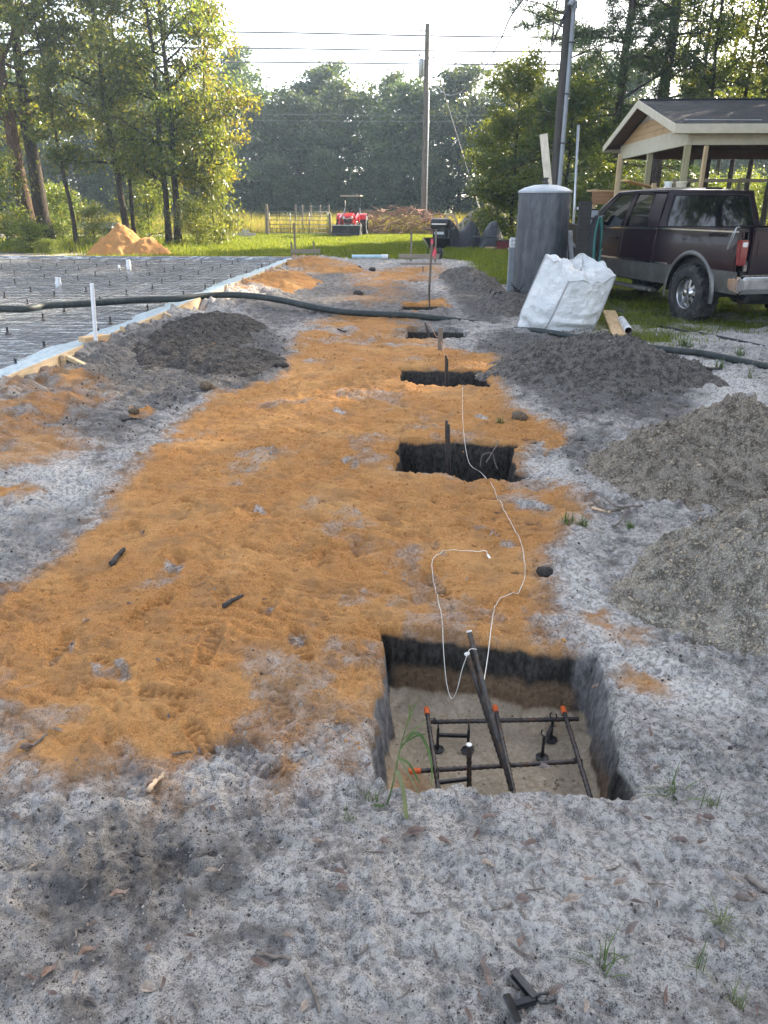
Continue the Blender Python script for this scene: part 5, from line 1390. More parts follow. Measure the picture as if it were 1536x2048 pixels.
for k in range(8):
    a = 2 * math.pi * k / 8; d = Vector((math.cos(a), 0, math.sin(a)))
    spk.bar(d * .06 + Vector((0, .075, 0)), d * .205 + Vector((0, .062, 0)), .055, .03, up=(0, 1, 0))
spm = spk.mesh('spokes', MAT['alloy'], bevel=.006)
hubm = MB().lathe([(.105, .03), (.10, .075), (.07, .095), (.055, .12), (.05, .15), (.02, .155)], 20, axis='y').mesh('hub', MAT['chrome'], .6)
dsk = MB().lathe([(.2, -.02), (.2, .0)], 24, axis='y').mesh('brake_disc', MAT['iron'])
for x in (0, 3.97):
    for s in (1, -1):
        w = wheel(x, s)
        for nm, mm in (('tyre', tm), ('tread', lm), ('rim', rimm), ('spokes', spm), ('hub', hubm), ('brake_disc', dsk)): link(nm, mm, w)
for o in tr.children_recursive:                  # short bed overhang behind the rear axle
    if o.type != 'MESH' or o.parent.name.startswith('wheel'): continue
    if o.location.x < -.6: o.location.x = -.6 + (o.location.x + .6) * .66
    elif abs(o.location.x) < 1e-6:
        for v in o.data.vertices:
            if v.co.x < -.6: v.co.x = -.6 + (v.co.x + .6) * .66

# ================================================================== PAVILION
MAT['shingle'] = None
t = NT('asphalt_shingles'); P = t.coord(); br = t.n.new('ShaderNodeTexBrick'); t.l.new(t.mapping(P, (1, 1, 1)), br.inputs[0])
br.inputs['Color1'].default_value = (0.045, 0.046, 0.052, 1); br.inputs['Color2'].default_value = (0.075, 0.072, 0.076, 1); br.inputs['Mortar'].default_value = (0.02, 0.02, 0.022, 1)
br.inputs['Scale'].default_value = 1.0; br.inputs['Brick Width'].default_value = .32; br.inputs['Row Height'].default_value = .14; br.inputs['Mortar Size'].default_value = .012
n = t.noise(P, 60, 4)
t.bsdf(t.mix(t.ramp(n, .4, .7, 0, .5), br.outputs[0], (0.11, 0.105, 0.105)), .9, 0, t.bump(t.math('ADD', n, br.outputs[1]), .01), 0, .2); MAT['shingle'] = t.m
MAT['fascia'] = M('cream_primed_fascia', (0.58, 0.53, 0.41), .6, var=.08)
MAT['siding'] = wood('pine_siding', (0.6, 0.42, 0.24), (0.46, 0.3, 0.16), axis=0)
MAT['housewrap'] = M('primed_gable_panel', (0.5, 0.45, 0.4), .6, var=.12)
MAT['ceiling_wood'] = wood('brown_ceiling_boards', (0.2, 0.11, 0.07), (0.13, 0.07, 0.045))
C1 = at(1370, 290, 22.0); ZB_ = C1.z                     # underside of the beam at the near corner
def at_z(px, py, z):
    d = ray(px, py); k = (z - CAM_H) / d[2]; return Vector((d[0] * k, d[1] * k, z))
C2 = at_z(1238, 319, ZB_)                                 # far corner of the gable wall
gd = Vector((C2.x - C1.x, C2.y - C1.y, 0)); GWID = gd.length; gd.normalize()
pav = thing('pavilion', 'open timber pavilion with dark shingle roof and pine clad gable', 'pavilion', (C1.x, C1.y, 0), math.atan2(gd.y, gd.x) - R(90))
# local frame: y runs along the gable wall (0 near corner, GWID far), x runs along the ridge to the right
LEN = 9.0; BH = .42; ZT = ZB_ + BH; OV = .45
apex = at_z(1285, 207, 5.2)
RISE = GWID / 2 * .265
for (x, y, w) in [(.0, 0, .15), (.0, GWID * .5, .15), (.0, GWID, .15), (3.0, 0, .15), (6.0, 0, .15), (9.0, 0, .15), (3, GWID, .15), (6, GWID, .15), (9, GWID, .15)]:
    MB().box((x + .08, y + (.0 if y < GWID * .9 else 0), ZB_ / 2 - .05), (w, w, ZB_ + .1)).build('post', MAT['treated'] if y < 1 or x < 1 else MAT['bark_brown'], pav, bevel=.008)
MB().box((.08, GWID / 2, ZB_ + BH / 2), (.10, GWID + .16, BH)).build('gable_beam', MAT['fascia'], pav, bevel=.006)
MB().box((LEN / 2 + .14, 0, ZB_ + BH / 2 - .002), (LEN, .10, BH - .004)).build('front_beam', MAT['fascia'], pav, bevel=.006)
MB().box((LEN / 2 + .14, GWID, ZB_ + BH / 2 - .002), (LEN, .10, BH - .004)).build('rear_beam', MAT['ceiling_wood'], pav)
for k in range(11): MB().box((.7 + k * .85, GWID / 2, ZB_ + BH - .08), (.045, GWID - .12, .14)).build('joist', MAT['ceiling_wood'], pav)
MB().box((LEN / 2 + .2, GWID / 2, ZT + .01), (LEN - .1, GWID - .1, .02)).build('ceiling', MAT['ceiling_wood'], pav)
# gable boards
def gable_w(z): return (GWID / 2) * (1 - (z - ZT) / RISE)
bz = ZT + .004
while bz < ZT + RISE * .52:
    h = .17; w0_, w1_ = gable_w(bz), gable_w(bz + h - .008)
    MB().prism([(GWID / 2 - w0_, bz), (GWID / 2 + w0_, bz), (GWID / 2 + w1_, bz + h - .008), (GWID / 2 - w1_, bz + h - .008)], 'x', .05, .09).build('siding_board', MAT['siding'], pav); bz += h
w0_ = gable_w(bz)
gpn = MB().prism([(GWID / 2 - w0_, bz), (GWID / 2 + w0_, bz), (GWID / 2, ZT + RISE)], 'x', .06, .085).build('gable_panel', MAT['housewrap'], pav)
MB().box((.052, GWID / 2 + .05, bz + .12), (.02, .13, .16)).build('vent_hole', MAT['trim'], gpn)
for dy, dz in ((.45, .28), (-.15, .48)):
    for a, b in (((0, 0), (.16, 0)), ((.16, 0), (.16, .16)), ((.16, .16), (0, .16)), ((0, .16), (0, 0))):
        MB().bar((.053, GWID / 2 + dy + a[0], bz + dz + a[1]), (.053, GWID / 2 + dy + b[0], bz + dz + b[1]), .008, .012).build('printed_mark', MAT['iron'], gpn)
# roof slopes
sl = RISE / (GWID / 2); EO = .5
for s, nm in ((-1, 'near'), (1, 'far')):
    yy = GWID / 2
    e = (GWID / 2 + EO)
    def rf(x, q): return (x, yy + s * e * q, ZT + RISE + .16 - sl * e * q)
    m = MB(); a = [rf(-OV, 0), rf(LEN + OV, 0), rf(LEN + OV, 1), rf(-OV, 1)]
    m.add([Vector(p) for p in a] + [Vector(p) - Vector((0, 0, .09)) for p in a], [(0, 1, 2, 3), (7, 6, 5, 4), (0, 4, 5, 1), (1, 5, 6, 2), (2, 6, 7, 3), (3, 7, 4, 0)])
    me = m.mesh('roof_slope', MAT['shingle'])
    o = link('roof_slope', me, pav)
    MB().bar(Vector(rf(-OV - .012, 0)) - Vector((0, 0, .11)), Vector(rf(-OV - .012, 1.0)) - Vector((0, 0, .11)), .04, .20, up=(0, 0, 1)).build('rake_board', MAT['fascia'], pav, bevel=.004)
    MB().bar(Vector(rf(-OV - .02, 1)) + Vector((0, s * .022, -.10)), Vector(rf(LEN + OV, 1)) + Vector((0, s * .022, -.10)), .04, .22).build('eave_fascia', MAT['fascia'], pav, bevel=.004)
    MB().add([Vector(rf(-OV, .0)) - Vector((0, 0, .10)), Vector(rf(.05, 0)) - Vector((0, 0, .10)), Vector(rf(.05, 1)) - Vector((0, 0, .10)), Vector(rf(-OV, 1)) - Vector((0, 0, .10))], [(0, 1, 2, 3)]).build('rake_soffit', MAT['ceiling_wood'], pav)
    ez = rf(0, 1)[2] - .19
    MB().box((LEN / 2, yy + s * (GWID / 2 + EO / 2 + .02), ez), (LEN + 2 * OV - .04, EO - .06, .015)).build('eave_soffit', MAT['fascia'], pav)
    if s < 0:
        p0, p1 = Vector(rf(-.1, .86)), Vector(rf(1.9, .87)); MB().bar(p0 + Vector((0, 0, .012)), p1 + Vector((0, 0, .012)), .06, .012).build('metal_strip', MAT['white_pvc'], pav)
MB().bar((-OV, GWID / 2, ZT + RISE + .17), (LEN + OV, GWID / 2, ZT + RISE + .17), .22, .03).build('ridge_cap', MAT['shingle'], pav)
# ------------------------------------------------------------------ lumber things around the pavilion
G7 = 'loose lumber around the pavilion'
fr = thing('beam_stand', 'brown plank held between two rough posts beside the pavilion', 'lumber frame', (at(1180, 480, 19.5).x, 19.5, 0), R(12))
x1 = at(1178, 400, 19.5); 
MB().box((0, 0, .95), (.09, .09, 2.1)).build('post', MAT['lumber_z'], fr, bevel=.005)
MB().box((1.55, 0, 1.02), (.09, .09, 2.24)).build('post', MAT['lumber_z'], fr, bevel=.005)
MB().box((.78, -.07, 1.80), (1.75, .045, .28)).build('plank', MAT['brown_beam'], fr, bevel=.004)
MB().box((.85, .1, 1.965), (1.9, .3, .035)).build('top_board', MAT['lumber'], fr, bevel=.004)
e = thing('lumber_post', 'bare upright two by four rising in front of the brown plank', 'post', (at(1222, 480, 19.2).x, 19.2, 0), R(10)); MB().box((0, 0, 1.35), (.09, .06, 2.8)).build('stud', MAT['lumber_z'], e, bevel=.004)
e = thing('lumber_post', 'bare upright two by four seen over the truck roof', 'post', (at(1385, 480, 20.5).x, 20.5, 0), R(20)); MB().box((0, 0, 1.5), (.10, .07, 3.02)).build('stud', MAT['lumber_z'], e, bevel=.004)
a, b = at(1250, 361, 19.7), at(1310, 375, 20.5)
e = thing('leaning_board', 'wide pale board resting aslant on the brown plank', 'board', tuple(a), 0, G7); MB().bar((0, 0, 0), b - a + Vector((.3, .3, -.05)), .25, .03).build('plank', MAT['lumber'], e, bevel=.003)
rl = thing('guard_rail', 'thin wooden rail crossing the pavilion at truck roof height', 'rail', (at(1345, 360, 23.5).x, 23.5, 0), R(2))
zr = at(1400, 361, 23.5).z
MB().bar((0, 0, zr), (6, 0, zr), .04, .09).build('rail_board', MAT['lumber_grey'], rl, bevel=.003)
for k in range(4): MB().box((.1 + k * 1.9, .05, zr / 2), (.06, .06, zr)).build('stud', MAT['lumber_grey_z'], rl)
b1 = at(1335, 375, 17.0)
for k, (px, lab) in enumerate(((1336, 'white plastic bucket with a lid standing left on the sawhorse table'), (1362, 'wide cream bucket on the sawhorse table'))):
    p = at(px, 372, 20.0); r_ = .09 if k == 0 else .13
    e = thing('bucket', lab, 'bucket', (p.x, 20.0, p.z - .22), 0, 'buckets on the sawhorse table')
    MB().lathe([(r_ * .85, 0), (r_, .28), (r_ * 1.1, .285), (r_ * 1.1, .31), (r_ * .9, .32)], 18).build('pail', MAT['white_pvc'] if k == 0 else MAT['fascia'], e, smooth=.6)
    MB().tube([(r_ * math.cos(a), 0.01, .27 - .1 * math.sin(a)) for a in np.linspace(0, math.pi, 12)], .004, 4).build('wire_handle', MAT['iron'], e)
pz = at(1350, 375, 20.0).z - .24
sw = thing('sawhorse_table', 'rough lumber table behind the truck cab carrying two buckets', 'table', (at(1350, 400, 20).x, 20.0, 0))
MB().box((.1, 0, pz), (2.0, .6, .04)).build('tabletop', MAT['lumber'], sw, bevel=.004)
for sx_ in (-.8, 1.0):
    for sy_ in (-.25, .25): MB().bar((sx_, sy_ * 1.3, 0), (sx_, sy_ * .8, pz), .06, .06, up=(1, 0, 0)).build('leg', MAT['lumber_z'], sw)

# ================================================================== UTILITY POLE AND LINES
up_ = thing('utility_pole', 'tall weathered utility pole with a transformer can standing on the lawn edge', 'utility pole', (2.57, 52, 0))
tp_ = at(855, 48, 52) - Vector((2.57, 52, 0))
MB().tube([(0, 0, -.2), tp_ * .5, tp_], [.19, .165, .14], 14).build('pole', MAT['pole'], up_, smooth=.6)
MB().tube([(.19, -.08, 0), (.17 + tp_.x * .7, -.1, tp_.z * .70)], .035, 8).build('ground_conduit', MAT['white_pvc'], up_, smooth=True)
zt = at(850, 133, 52).z
MB().lathe([(.16, zt - .55), (.19, zt - .5), (.19, zt + .3), (.12, zt + .4), (.04, zt + .42)], 16, (tp_.x * zt / tp_.z - .32, -.1, 0)).build('transformer', MAT['galv'], up_, smooth=.6)
for dz, s in ((tp_.z - .35, -1), (zt + .55, -1), (zt + .45, 1), (zt + .1, -1)):
    ox_ = tp_.x * dz / tp_.z
    MB().tube([(ox_, 0, dz), (ox_ + s * .45, 0, dz + .02)], .03, 6).lathe([(.03, -.08), (.06, -.03), (.03, 0), (.06, .04), (.03, .09)], 8, (ox_ + s * .45, 0, dz + .06)).build('insulator', MAT['iron'], up_, smooth=True)
MAT['cable'] = M('grey_cable', (0.16, 0.16, 0.165), .5)
def cable(label, P, r, mat=None):
    o = MB().tube(spline(P, 10), r, 5, False).build('power_line', mat or MAT['cable'], None, smooth=True); tag(o, label, 'cable', 'overhead lines')
for k, (py0, py1, Y, lab, r) in enumerate([(62, 74, 60, 'topmost power line crossing the bright sky', .055), (95, 103, 60, 'middle power line crossing the sky below the pole top', .052), (123, 129, 60, 'lowest power line crossing the sky above the wood', .05), (228, 231, 62, 'thin wire strung in front of the dark wood', .014), (241, 243, 62, 'thin lower wire strung in front of the dark wood', .014)]):
    a, m_, b = at(-900, py0 - (18 if k < 3 else 4), Y), at(500, (py0 * .8 + py1 * .2), Y), at(1030, py1, Y)
    cable(lab, [tuple(a), tuple(at(-200, py0 - 4, Y)), tuple(m_), tuple(b), tuple(at(1700, py1 - 3, Y))], r)
cable('sagging service drop from the utility pole to the service pole', [tuple(at(858, 150, 51.8)), tuple(at(872, 170, 48)), tuple(at(895, 190, 43)), tuple(at(925, 182, 38)), tuple(at(965, 140, 32)), tuple(at(1000, 82, 26)), tuple(at(1030, 20, 22)), (sx, 18.2, 6.6)], .022)
gw = thing('guy_wire', 'slanting guy wire with a pale plastic guard anchored by the tarp pile', 'guy wire', (0, 0, 0))
ga, gb = at(884, 165, 50), gp(973, 458, 0); gb = Vector((gb.x * .8, gb.y * .8, .2)); gb = at(972, 460, 44)
MB().tube([at(856, 110, 52), at(885, 175, 50.5), gb], .009, 5).build('cable', MAT['cable'], gw)
d = (gb - at(885, 175, 50.5)); MB().tube([gb - d * .26, gb], .04, 7).build('guard', MAT['fascia'], gw, smooth=True)

# ================================================================== TRACTOR (faces the camera: local -y forward)
tc = thing('tractor', 'red compact tractor with canopy and front loader bucket', 'tractor', (at(700, 472, 46.5).x, 47.2, 0), R(-6))
def twheel(nm, x, y, r, w):
    e = bpy.data.objects.new(nm, None); col.objects.link(e); e.parent = tc; e.location = (x, y, r)
    MB().lathe([(r * .55, -w / 2), (r * .9, -w / 2), (r * .97, -w * .35), (r * .97, w * .35), (r * .9, w / 2), (r * .55, w / 2)], 24, axis='x', cap=False).build('tyre', MAT['rubber'], e, smooth=.6)
    m = MB()
    for k in range(18):
        a = 2 * math.pi * k / 18
        for s in (-1, 1): m.box((s * w * .25, r * math.cos(a + s * .1), r * math.sin(a + s * .1)), (w * .5, .05, .06), Matrix.Rotation(a, 3, 'X') @ Matrix.Rotation(s * .6, 3, 'Z'))
    m.build('lugs', MAT['rubber'], e)
    MB().lathe([(r * .56, -w * .3), (r * .5, 0), (r * .2, w * .1), (r * .1, w * .2)], 18, axis='x').build('rim', MAT['galv'], e, smooth=.6)
for s in (-1, 1):
    twheel('rear_wheel', s * .72, .9, .58, .36); twheel('front_wheel', s * .62, -.65, .36, .24)
    MB().grid(lambda a, q: (s * (.52 + .38 * q), .9 + .66 * math.cos(a), .58 + .66 * math.sin(a)), list(np.linspace(.25, 2.6, 12)), [0, 1]).build('rear_fender', MAT['red_paint'], tc, smooth=True)
    # loader arms
    MB().bar((s * .47, .1, .55), (s * .47, .05, 1.22), .14, .22, up=(0, 1, 0)).build('loader_upright', MAT['red_paint'], tc, bevel=.02)
    MB().bar((s * .47, .1, 1.2), (s * .47, -1.05, .95), .10, .16).bar((s * .47, -1.03, .98), (s * .47, -1.55, .42), .10, .15).build('loader_arm', MAT['red_paint'], tc, bevel=.02)
    MB().tube([(s * .47, -.1, .75), (s * .47, -.95, .82)], .035, 8).build('ram', MAT['chrome'], tc, smooth=True)
    MB().lathe([(.07, -.02), (.08, .02), (.05, .05)], 10, (s * .24, -1.03, 1.02), 'y').build('headlight', MAT['white_lens'], tc)
    MB().tube([(s * .45, .95, .9), (s * .45, .95, 1.4), (s * .46, .98, 2.16)], .035, 8).build('roll_bar', MAT['trim'], tc, smooth=True)
    MB().tube([(s * .45, .95, 1.55), (s * .52, .6, 1.1)], .03, 6).build('canopy_strut', MAT['galv'], tc)
MB().prism([(-1.02, .72), (-1.05, .95), (-.98, 1.12), (-.6, 1.25), (.15, 1.28), (.15, .72)], 'x', -.29, .29).build('hood', MAT['red_paint'], tc, bevel=.06)
MB().box((0, -1.05, .86), (.44, .03, .2)).build('grille', MAT['trim'], tc, bevel=.02)
MB().bar((-.16, -1.068, 1.0), (0, -1.068, .94), .02, .03).bar((.16, -1.068, 1.0), (0, -1.068, .94), .02, .03).build('grille_badge', MAT['white_lens'], tc)
MB().box((0, -.2, .55), (.36, 1.9, .3)).build('chassis', MAT['trim'], tc, bevel=.03)
MB().box((0, .85, .95), (.5, .45, .12)).box((0, 1.08, 1.2), (.48, .1, .42)).build('seat', MAT['trim'], tc, bevel=.04)
MB().tube([(0, .3, 1.2), (0, .45, 1.42)], .02, 6).lathe([(.17, 0), (.19, .015), (.17, .03)], 18, (0, .47, 1.43), cap=False).build('steering_wheel', MAT['trim'], tc)
MB().box((0, .72, 2.21), (1.28, 1.25, .07)).build('canopy', MAT['fascia'], tc, bevel=.05)
bk = MB().prism([(-1.72, .12), (-2.0, .10), (-1.98, .16), (-1.74, .2), (-1.58, .34), (-1.60, .62), (-1.54, .64), (-1.52, .3)], 'x', -.80, .80).build('loader_bucket', MAT['iron'], tc)
for s in (-1, 1): MB().prism([(-1.55, .62), (-1.52, .25), (-1.72, .11), (-2.0, .10)], 'x', s * .80, s * .815).build('bucket_cheek', MAT['iron'], bk)
MB().bar((-.82, -1.58, .63), (.82, -1.58, .63), .05, .05).build('bucket_lip', MAT['galv'], bk)
for k in range(7): MB().box((-.66 + k * .22, -1.645, .42), (.03, .03, .34)).build('bucket_rib', MAT['trim'], bk)

# ================================================================== GATE AND FENCE
MAT['gate'] = M('weathered_gate_tube', (0.16, 0.17, 0.15), .5, .4)
gx0, gx1 = at(538, 470, 48.5).x, at(659, 470, 48.5).x; gwid = gx1 - gx0
gt = thing('farm_gate', 'grey tubular farm gate standing across the field entrance', 'gate', (gx0, 48.5, 0))
for z_ in (.14, .38, .62, .87, 1.10, 1.33): MB().tube([(.06, 0, z_), (gwid - .06, 0, z_ - .02)], .023, 7).build('gate_bar', MAT['gate'], gt, smooth=True)
for f in (0.02, .36, .68, .98): MB().tube([(f * gwid, -.02, .12), (f * gwid, -.02, 1.33)], .026, 7).build('gate_upright', MAT['gate'], gt, smooth=True)
GF = 'fence posts along the far field'
fr_ = random.Random(12)
def fpost(label, px, Y, h, w, mat, name='fence_post', metal=False):
    p = at(px, 470, Y); e = thing(name, label, 'fence post', (p.x, Y, 0), fr_.uniform(0, 1), GF); e.rotation_euler = (fr_.uniform(-.04, .04), fr_.uniform(-.04, .04), e.rotation_euler.z)
    if metal: MB().box((0, 0, h / 2 - .1), (w, .012, h + .2)).box((0, .02, h / 2 - .1), (.012, .03, h + .2)).build('shaft', mat, e)
    else: MB().tube([(0, 0, -.2), (0, 0, h * .98), (0, 0, h)], [w, w * .9, w * .6], 8).build('shaft', mat, e, smooth=.6)
fpost('thick weathered post carrying the hinge side of the gate', 535, 48.3, 1.75, .11, MAT['lumber_grey_z'])
fpost('weathered latch post between the gate and the tractor', 661, 48.6, 1.25, .08, MAT['lumber_grey_z'])
for px in (592, 606, 624, 642, 659): fpost('dark slim fence post seen through the farm gate', px, 53, 1.75, .065, MAT['pole'])
for px in (480, 505, 560): fpost('thin steel fence post in the tall grass left of the gate', px, 52, 1.5, .05, MAT['iron'], metal=True)
for px in (120, 172, 203): fpost('leaning fence post glimpsed between the grove trunks', px, 46, 1.9, .07, MAT['pole'])
e = thing('wire_fence', 'sagging woven wire netting between the dark posts beyond the gate', 'fence', (at(592, 470, 53).x, 53.05, 0)); wid = at(659, 470, 53).x - at(592, 470, 53).x
for z_ in np.linspace(.15, 1.65, 9): MB().tube([(wid * f, 0, z_ - .06 * math.sin(f * math.pi * 4) ** 2) for f in np.linspace(0, 1, 17)], .006, 4).build('fence_wire', MAT['galv'], e)

# ================================================================== TARP PILE, GRILL, WHEELBARROW, JUNK
t = NT('black_tarp'); n = t.noise(t.coord(), 6, 5, .6, 1.2)
t.bsdf(t.mix(t.ramp(n, .4, .8), (0.012, 0.014, 0.018), (0.032, 0.036, 0.043)), t.ramp(n, .3, .7, .42, .6), 0, t.bump(n, .06), 0, .5); MAT['tarp'] = t.m
def drape(label, px0, px1, Y, hts, dep, seed):
    x0, x1 = at(px0, 480, Y).x, at(px1, 480, Y).x; W_ = x1 - x0
    def f(a, b):
        h = np.interp(a, np.linspace(0, 1, len(hts)), hts)
        prof_ = min(1, max(0, math.sin(math.pi * min(1, max(0, b)))) ** .55 * 1.05)
        x = a * W_; y = (b - .5) * dep
        z = h * prof_ + .10 * (float(ridge(a * W_ * 1.6 + .5 * b, b * .8, 1.0, 3, seed)) - .5) * (.3 + prof_)
        return (x, y + .12 * (float(vn(a * W_ * 3.2, b * 2, seed + 5)) - .5), max(-.02, z))
    o = MB().grid(f, list(np.linspace(0, 1, 70)), list(np.linspace(0, 1, 34))).build('tarp_pile', MAT['tarp'], None, smooth=True)
    o.location = (x0, Y, 0); tag(o, label, 'tarp', 'tarp covered heaps')
drape('black tarp draped over a long lumpy heap behind the wheelbarrow', 886, 968, 34.0, [.05, 1.15, .95, .62, .7, 1.05, .95, .5, .05], 2.0, 601)
drape('folded dark tarp over a low heap beside the red tool box', 955, 1012, 33.0, [.05, .55, .95, 1.05, .6, .1], 1.5, 611)
gr_ = thing('gas_grill', 'black barbecue grill with a raised lid left of the tarp', 'grill', (at(880, 485, 33.0).x, 33.0, 0), R(-15))
MB().box((0, 0, .38), (.55, .5, .72)).build('cabinet', MAT['trim'], gr_, bevel=.03)
MB().prism([(-.27, .76), (-.3, .92), (-.18, 1.13), (.12, 1.17), (.3, 1.0), (.3, .76)], 'x', -.36, .36).build('lid', MAT['iron'], gr_, bevel=.03)
MB().bar((-.3, -.34, .95), (.3, -.34, .95), .03, .05).build('handle', MAT['chrome'], gr_)
MB().box((.0, -.255, .60), (.4, .012, .1)).build('control_panel', MAT['galv'], gr_)
for s in (-1, 1): MB().box((s * .48, 0, .74), (.26, .42, .03)).build('side_shelf', MAT['trim'], gr_, bevel=.01)
ar = thing('pale_arch', 'bent pale board arching up behind the black tarp', 'board', (at(900, 470, 34.6).x, 34.9, 0))
ap = spline([(-.38, 0, .4), (-.3, 0, .9), (-.12, 0, 1.24), (.06, 0, 1.30), (.24, 0, 1.12), (.36, 0, .8), (.38, 0, .3)], 5)
m = MB()
for a, b in zip(ap[:-1], ap[1:]): m.bar(a, b, .10, .05, up=(0, 1, 0))
m.build('strip', MAT['pale_wood'], ar)
wb = thing('wheelbarrow', 'black wheelbarrow tipped upright behind the batter board', 'wheelbarrow', (at(873, 513, 26.2).x, 26.2, 0), R(8))
def tray(a, b):
    k = b; cxs = .24 + .17 * k; cys = .20 + .14 * k
    return (cxs * math.copysign(abs(math.cos(a)) ** .45, math.cos(a)), cys * math.copysign(abs(math.sin(a)) ** .45, math.sin(a)), .34 + .30 * k)
MB().grid(tray, list(np.linspace(0, 2 * math.pi, 33)), [0, .25, .5, .75, 1, 1.04]).build('tray', MAT['trim'], wb, smooth=True)
MB().box((0, 0, .345), (.46, .38, .012)).build('tray_floor', MAT['trim'], wb)
for s in (-1, 1):
    MB().tube([(s * .12, -.55, .2), (s * .22, .2, .36), (s * .3, .95, .62)], .02, 6).build('handle', MAT['lumber_grey'], wb)
    MB().tube([(s * .24, .25, .36), (s * .26, .3, 0.0)], .018, 6).build('leg', MAT['iron'], wb)
MB().lathe([(.09, -.045), (.17, -.05), (.19, 0), (.17, .05), (.09, .045)], 18, (0, -.5, .19), 'x').build('wheel', MAT['rubber'], wb, smooth=.6)
tb = thing('tool_box', 'dark red metal tool box in the clutter by the tarp', 'box', (at(1008, 490, 31).x, 31, 0), R(12))
MB().box((0, 0, .18), (.5, .35, .36)).build('body', M('dull_red_paint', (0.13, 0.02, 0.022), .5), tb, bevel=.02); MB().box((0, 0, .38), (.52, .37, .05)).build('lid', MAT['iron'], tb, bevel=.01)
fb = thing('folding_bench', 'low black metal bench half under the tarp heap', 'bench', (at(968, 495, 31.5).x, 31.5, 0), R(-8))
MB().box((0, 0, .5), (1.0, .4, .05)).build('seat', MAT['trim'], fb, bevel=.01)
for s in (-1, 1): MB().tube([(s * .42, -.18, 0), (s * .46, -.15, .5), (s * .46, .15, .5), (s * .42, .2, 0)], .02, 6).build('leg', MAT['iron'], fb)
# lumber stack
ls_ = gp(1008, 499)
for k in range(7):
    e = MB().box((0, 0, .02), (1.5, .14, .038)).build('board', MAT['lumber'], None, bevel=.003)
    e.location = (ls_.x + .05 * (k % 3), ls_.y + (k % 4) * .16 - .2, .012 + .042 * (k // 4)); e.rotation_euler = (0, 0, R(-6 + 3 * (k % 3)))
    tag(e, 'pale sawn board in the low stack on the grass left of the tank', 'board', 'boards of the low lumber stack')
rc = random.Random(77)
for k in range(9):
    px = (440, 452, 463, 478, 486, 497, 507, 447, 492)[k]; up2 = k >= 7
    p = at(px, 472, 46); b = MB().box((0, 0, .095), (.39, .19, .19)).box((0, 0, .2), (.3, .1, .02)).build('concrete_block', MAT['galv'] if False else M('concrete_grey_%d' % k, (0.42, 0.41, 0.4), .9), None, bevel=.01)
    b.location = (p.x, 46 + rc.uniform(-.4, .4), .2 if up2 else .0); b.rotation_euler = (0, 0, rc.uniform(-.6, .6)); tag(b, 'pale concrete block lying in the grass left of the farm gate', 'concrete block', 'concrete blocks by the gate')
pl = thing('trailer_deck', 'low grey trailer deck seen behind the sand pile through the grove', 'trailer', (at(205, 480, 44).x, 44, 0), R(5))
MB().box((0, 0, .55), (2.4, 1.3, .08)).build('deck', MAT['galv'], pl); MB().box((0, -.66, .7), (2.4, .04, .25)).build('side_rail', MAT['galv'], pl)
for s in (-1, 1): MB().lathe([(.12, -.1), (.28, -.09), (.28, .09), (.12, .1)], 16, (s * .5, -.6, .28), 'y').build('wheel', MAT['rubber'], pl, smooth=.6)
# brush pile
bp = MB(); rb = random.Random(55)
for k in range(1100):
    x = rb.uniform(-4.4, 4.4); y = rb.gauss(0, .9); hmax = 1.75 * max(.1, (1 - (x / 4.6) ** 2)) * math.exp(-(y / 1.5) ** 2)
    a = Vector((x, y, rb.uniform(0, hmax))); d = Vector((rb.gauss(0, 1), rb.gauss(0, 1), rb.gauss(.1, .45))).normalized() * rb.uniform(.3, 1.1)
    bp.tube([a - d * .5, a + d * .1 + Vector((0, 0, rb.uniform(-.06, .06))), a + d * .5], [rb.uniform(.015, .05), .02, .008], 4, False)
MAT['brush'] = M('reddish_dead_brush', (0.27, 0.155, 0.105), .9, var=.45, scale=2.5)
o = bp.build('brush_pile', MAT['brush'], None); o.location = (at(800, 460, 50).x, 50.6, 0); tag(o, 'long heap of reddish dead brush behind the utility pole', 'brush pile')

# ================================================================== BATTER BOARDS
def batter(label, px, py, L_, hts, rot):
    p = gp(px, py); e = thing('batter_board', label, 'batter board', (p.x, p.y, 0), rot)
    MB().box((0, -.03, .2), (L_, .03, .13)).build('ledger', MAT['lumber_grey'], e, bevel=.003)
    for x, h in hts: MB().box((x, .02, h / 2 - .05), (.06, .045, h + .1)).build('stake', MAT['lumber_grey_z'], e, bevel=.003)
    return e
batter('grey batter board with stakes at the far slab corner', 612, 515, 1.0, [(-.48, .5), (-.36, 1.1), (.28, .52), (.44, .3)], R(3))
batter('dark batter board with two posts in front of the wheelbarrow', 838, 526, 1.25, [(-.25, .95), (.5, .98)], R(-2))
p = gp(841, 531); e = MB().box((0, 0, .1), (1.2, .03, .05)).build('loose_plank', MAT['lumber_grey'], None, bevel=.003); e.location = (p.x, p.y - .35, -.03); tag(e, 'thin dark plank lying below the two post batter board', 'plank')
a, b = gp(704, 519), gp(776, 519)
o = thing('water_pipe', 'long pale blue plastic pipe lying where the dig meets the lawn', 'pipe', (a.x, a.y, .09)); MB().tube([(0, 0, 0), (b.x - a.x, b.y - a.y, 0)], .06, 12).build('pipe_body', M('pale_blue_pvc', (0.42, 0.58, 0.66), .3, var=.08), o, smooth=.6)
MB().tube([(b.x - a.x - .2, b.y - a.y, 0), (b.x - a.x, b.y - a.y, 0)], .072, 12).build('bell_end', MAT['white_pvc'], o, smooth=.6)

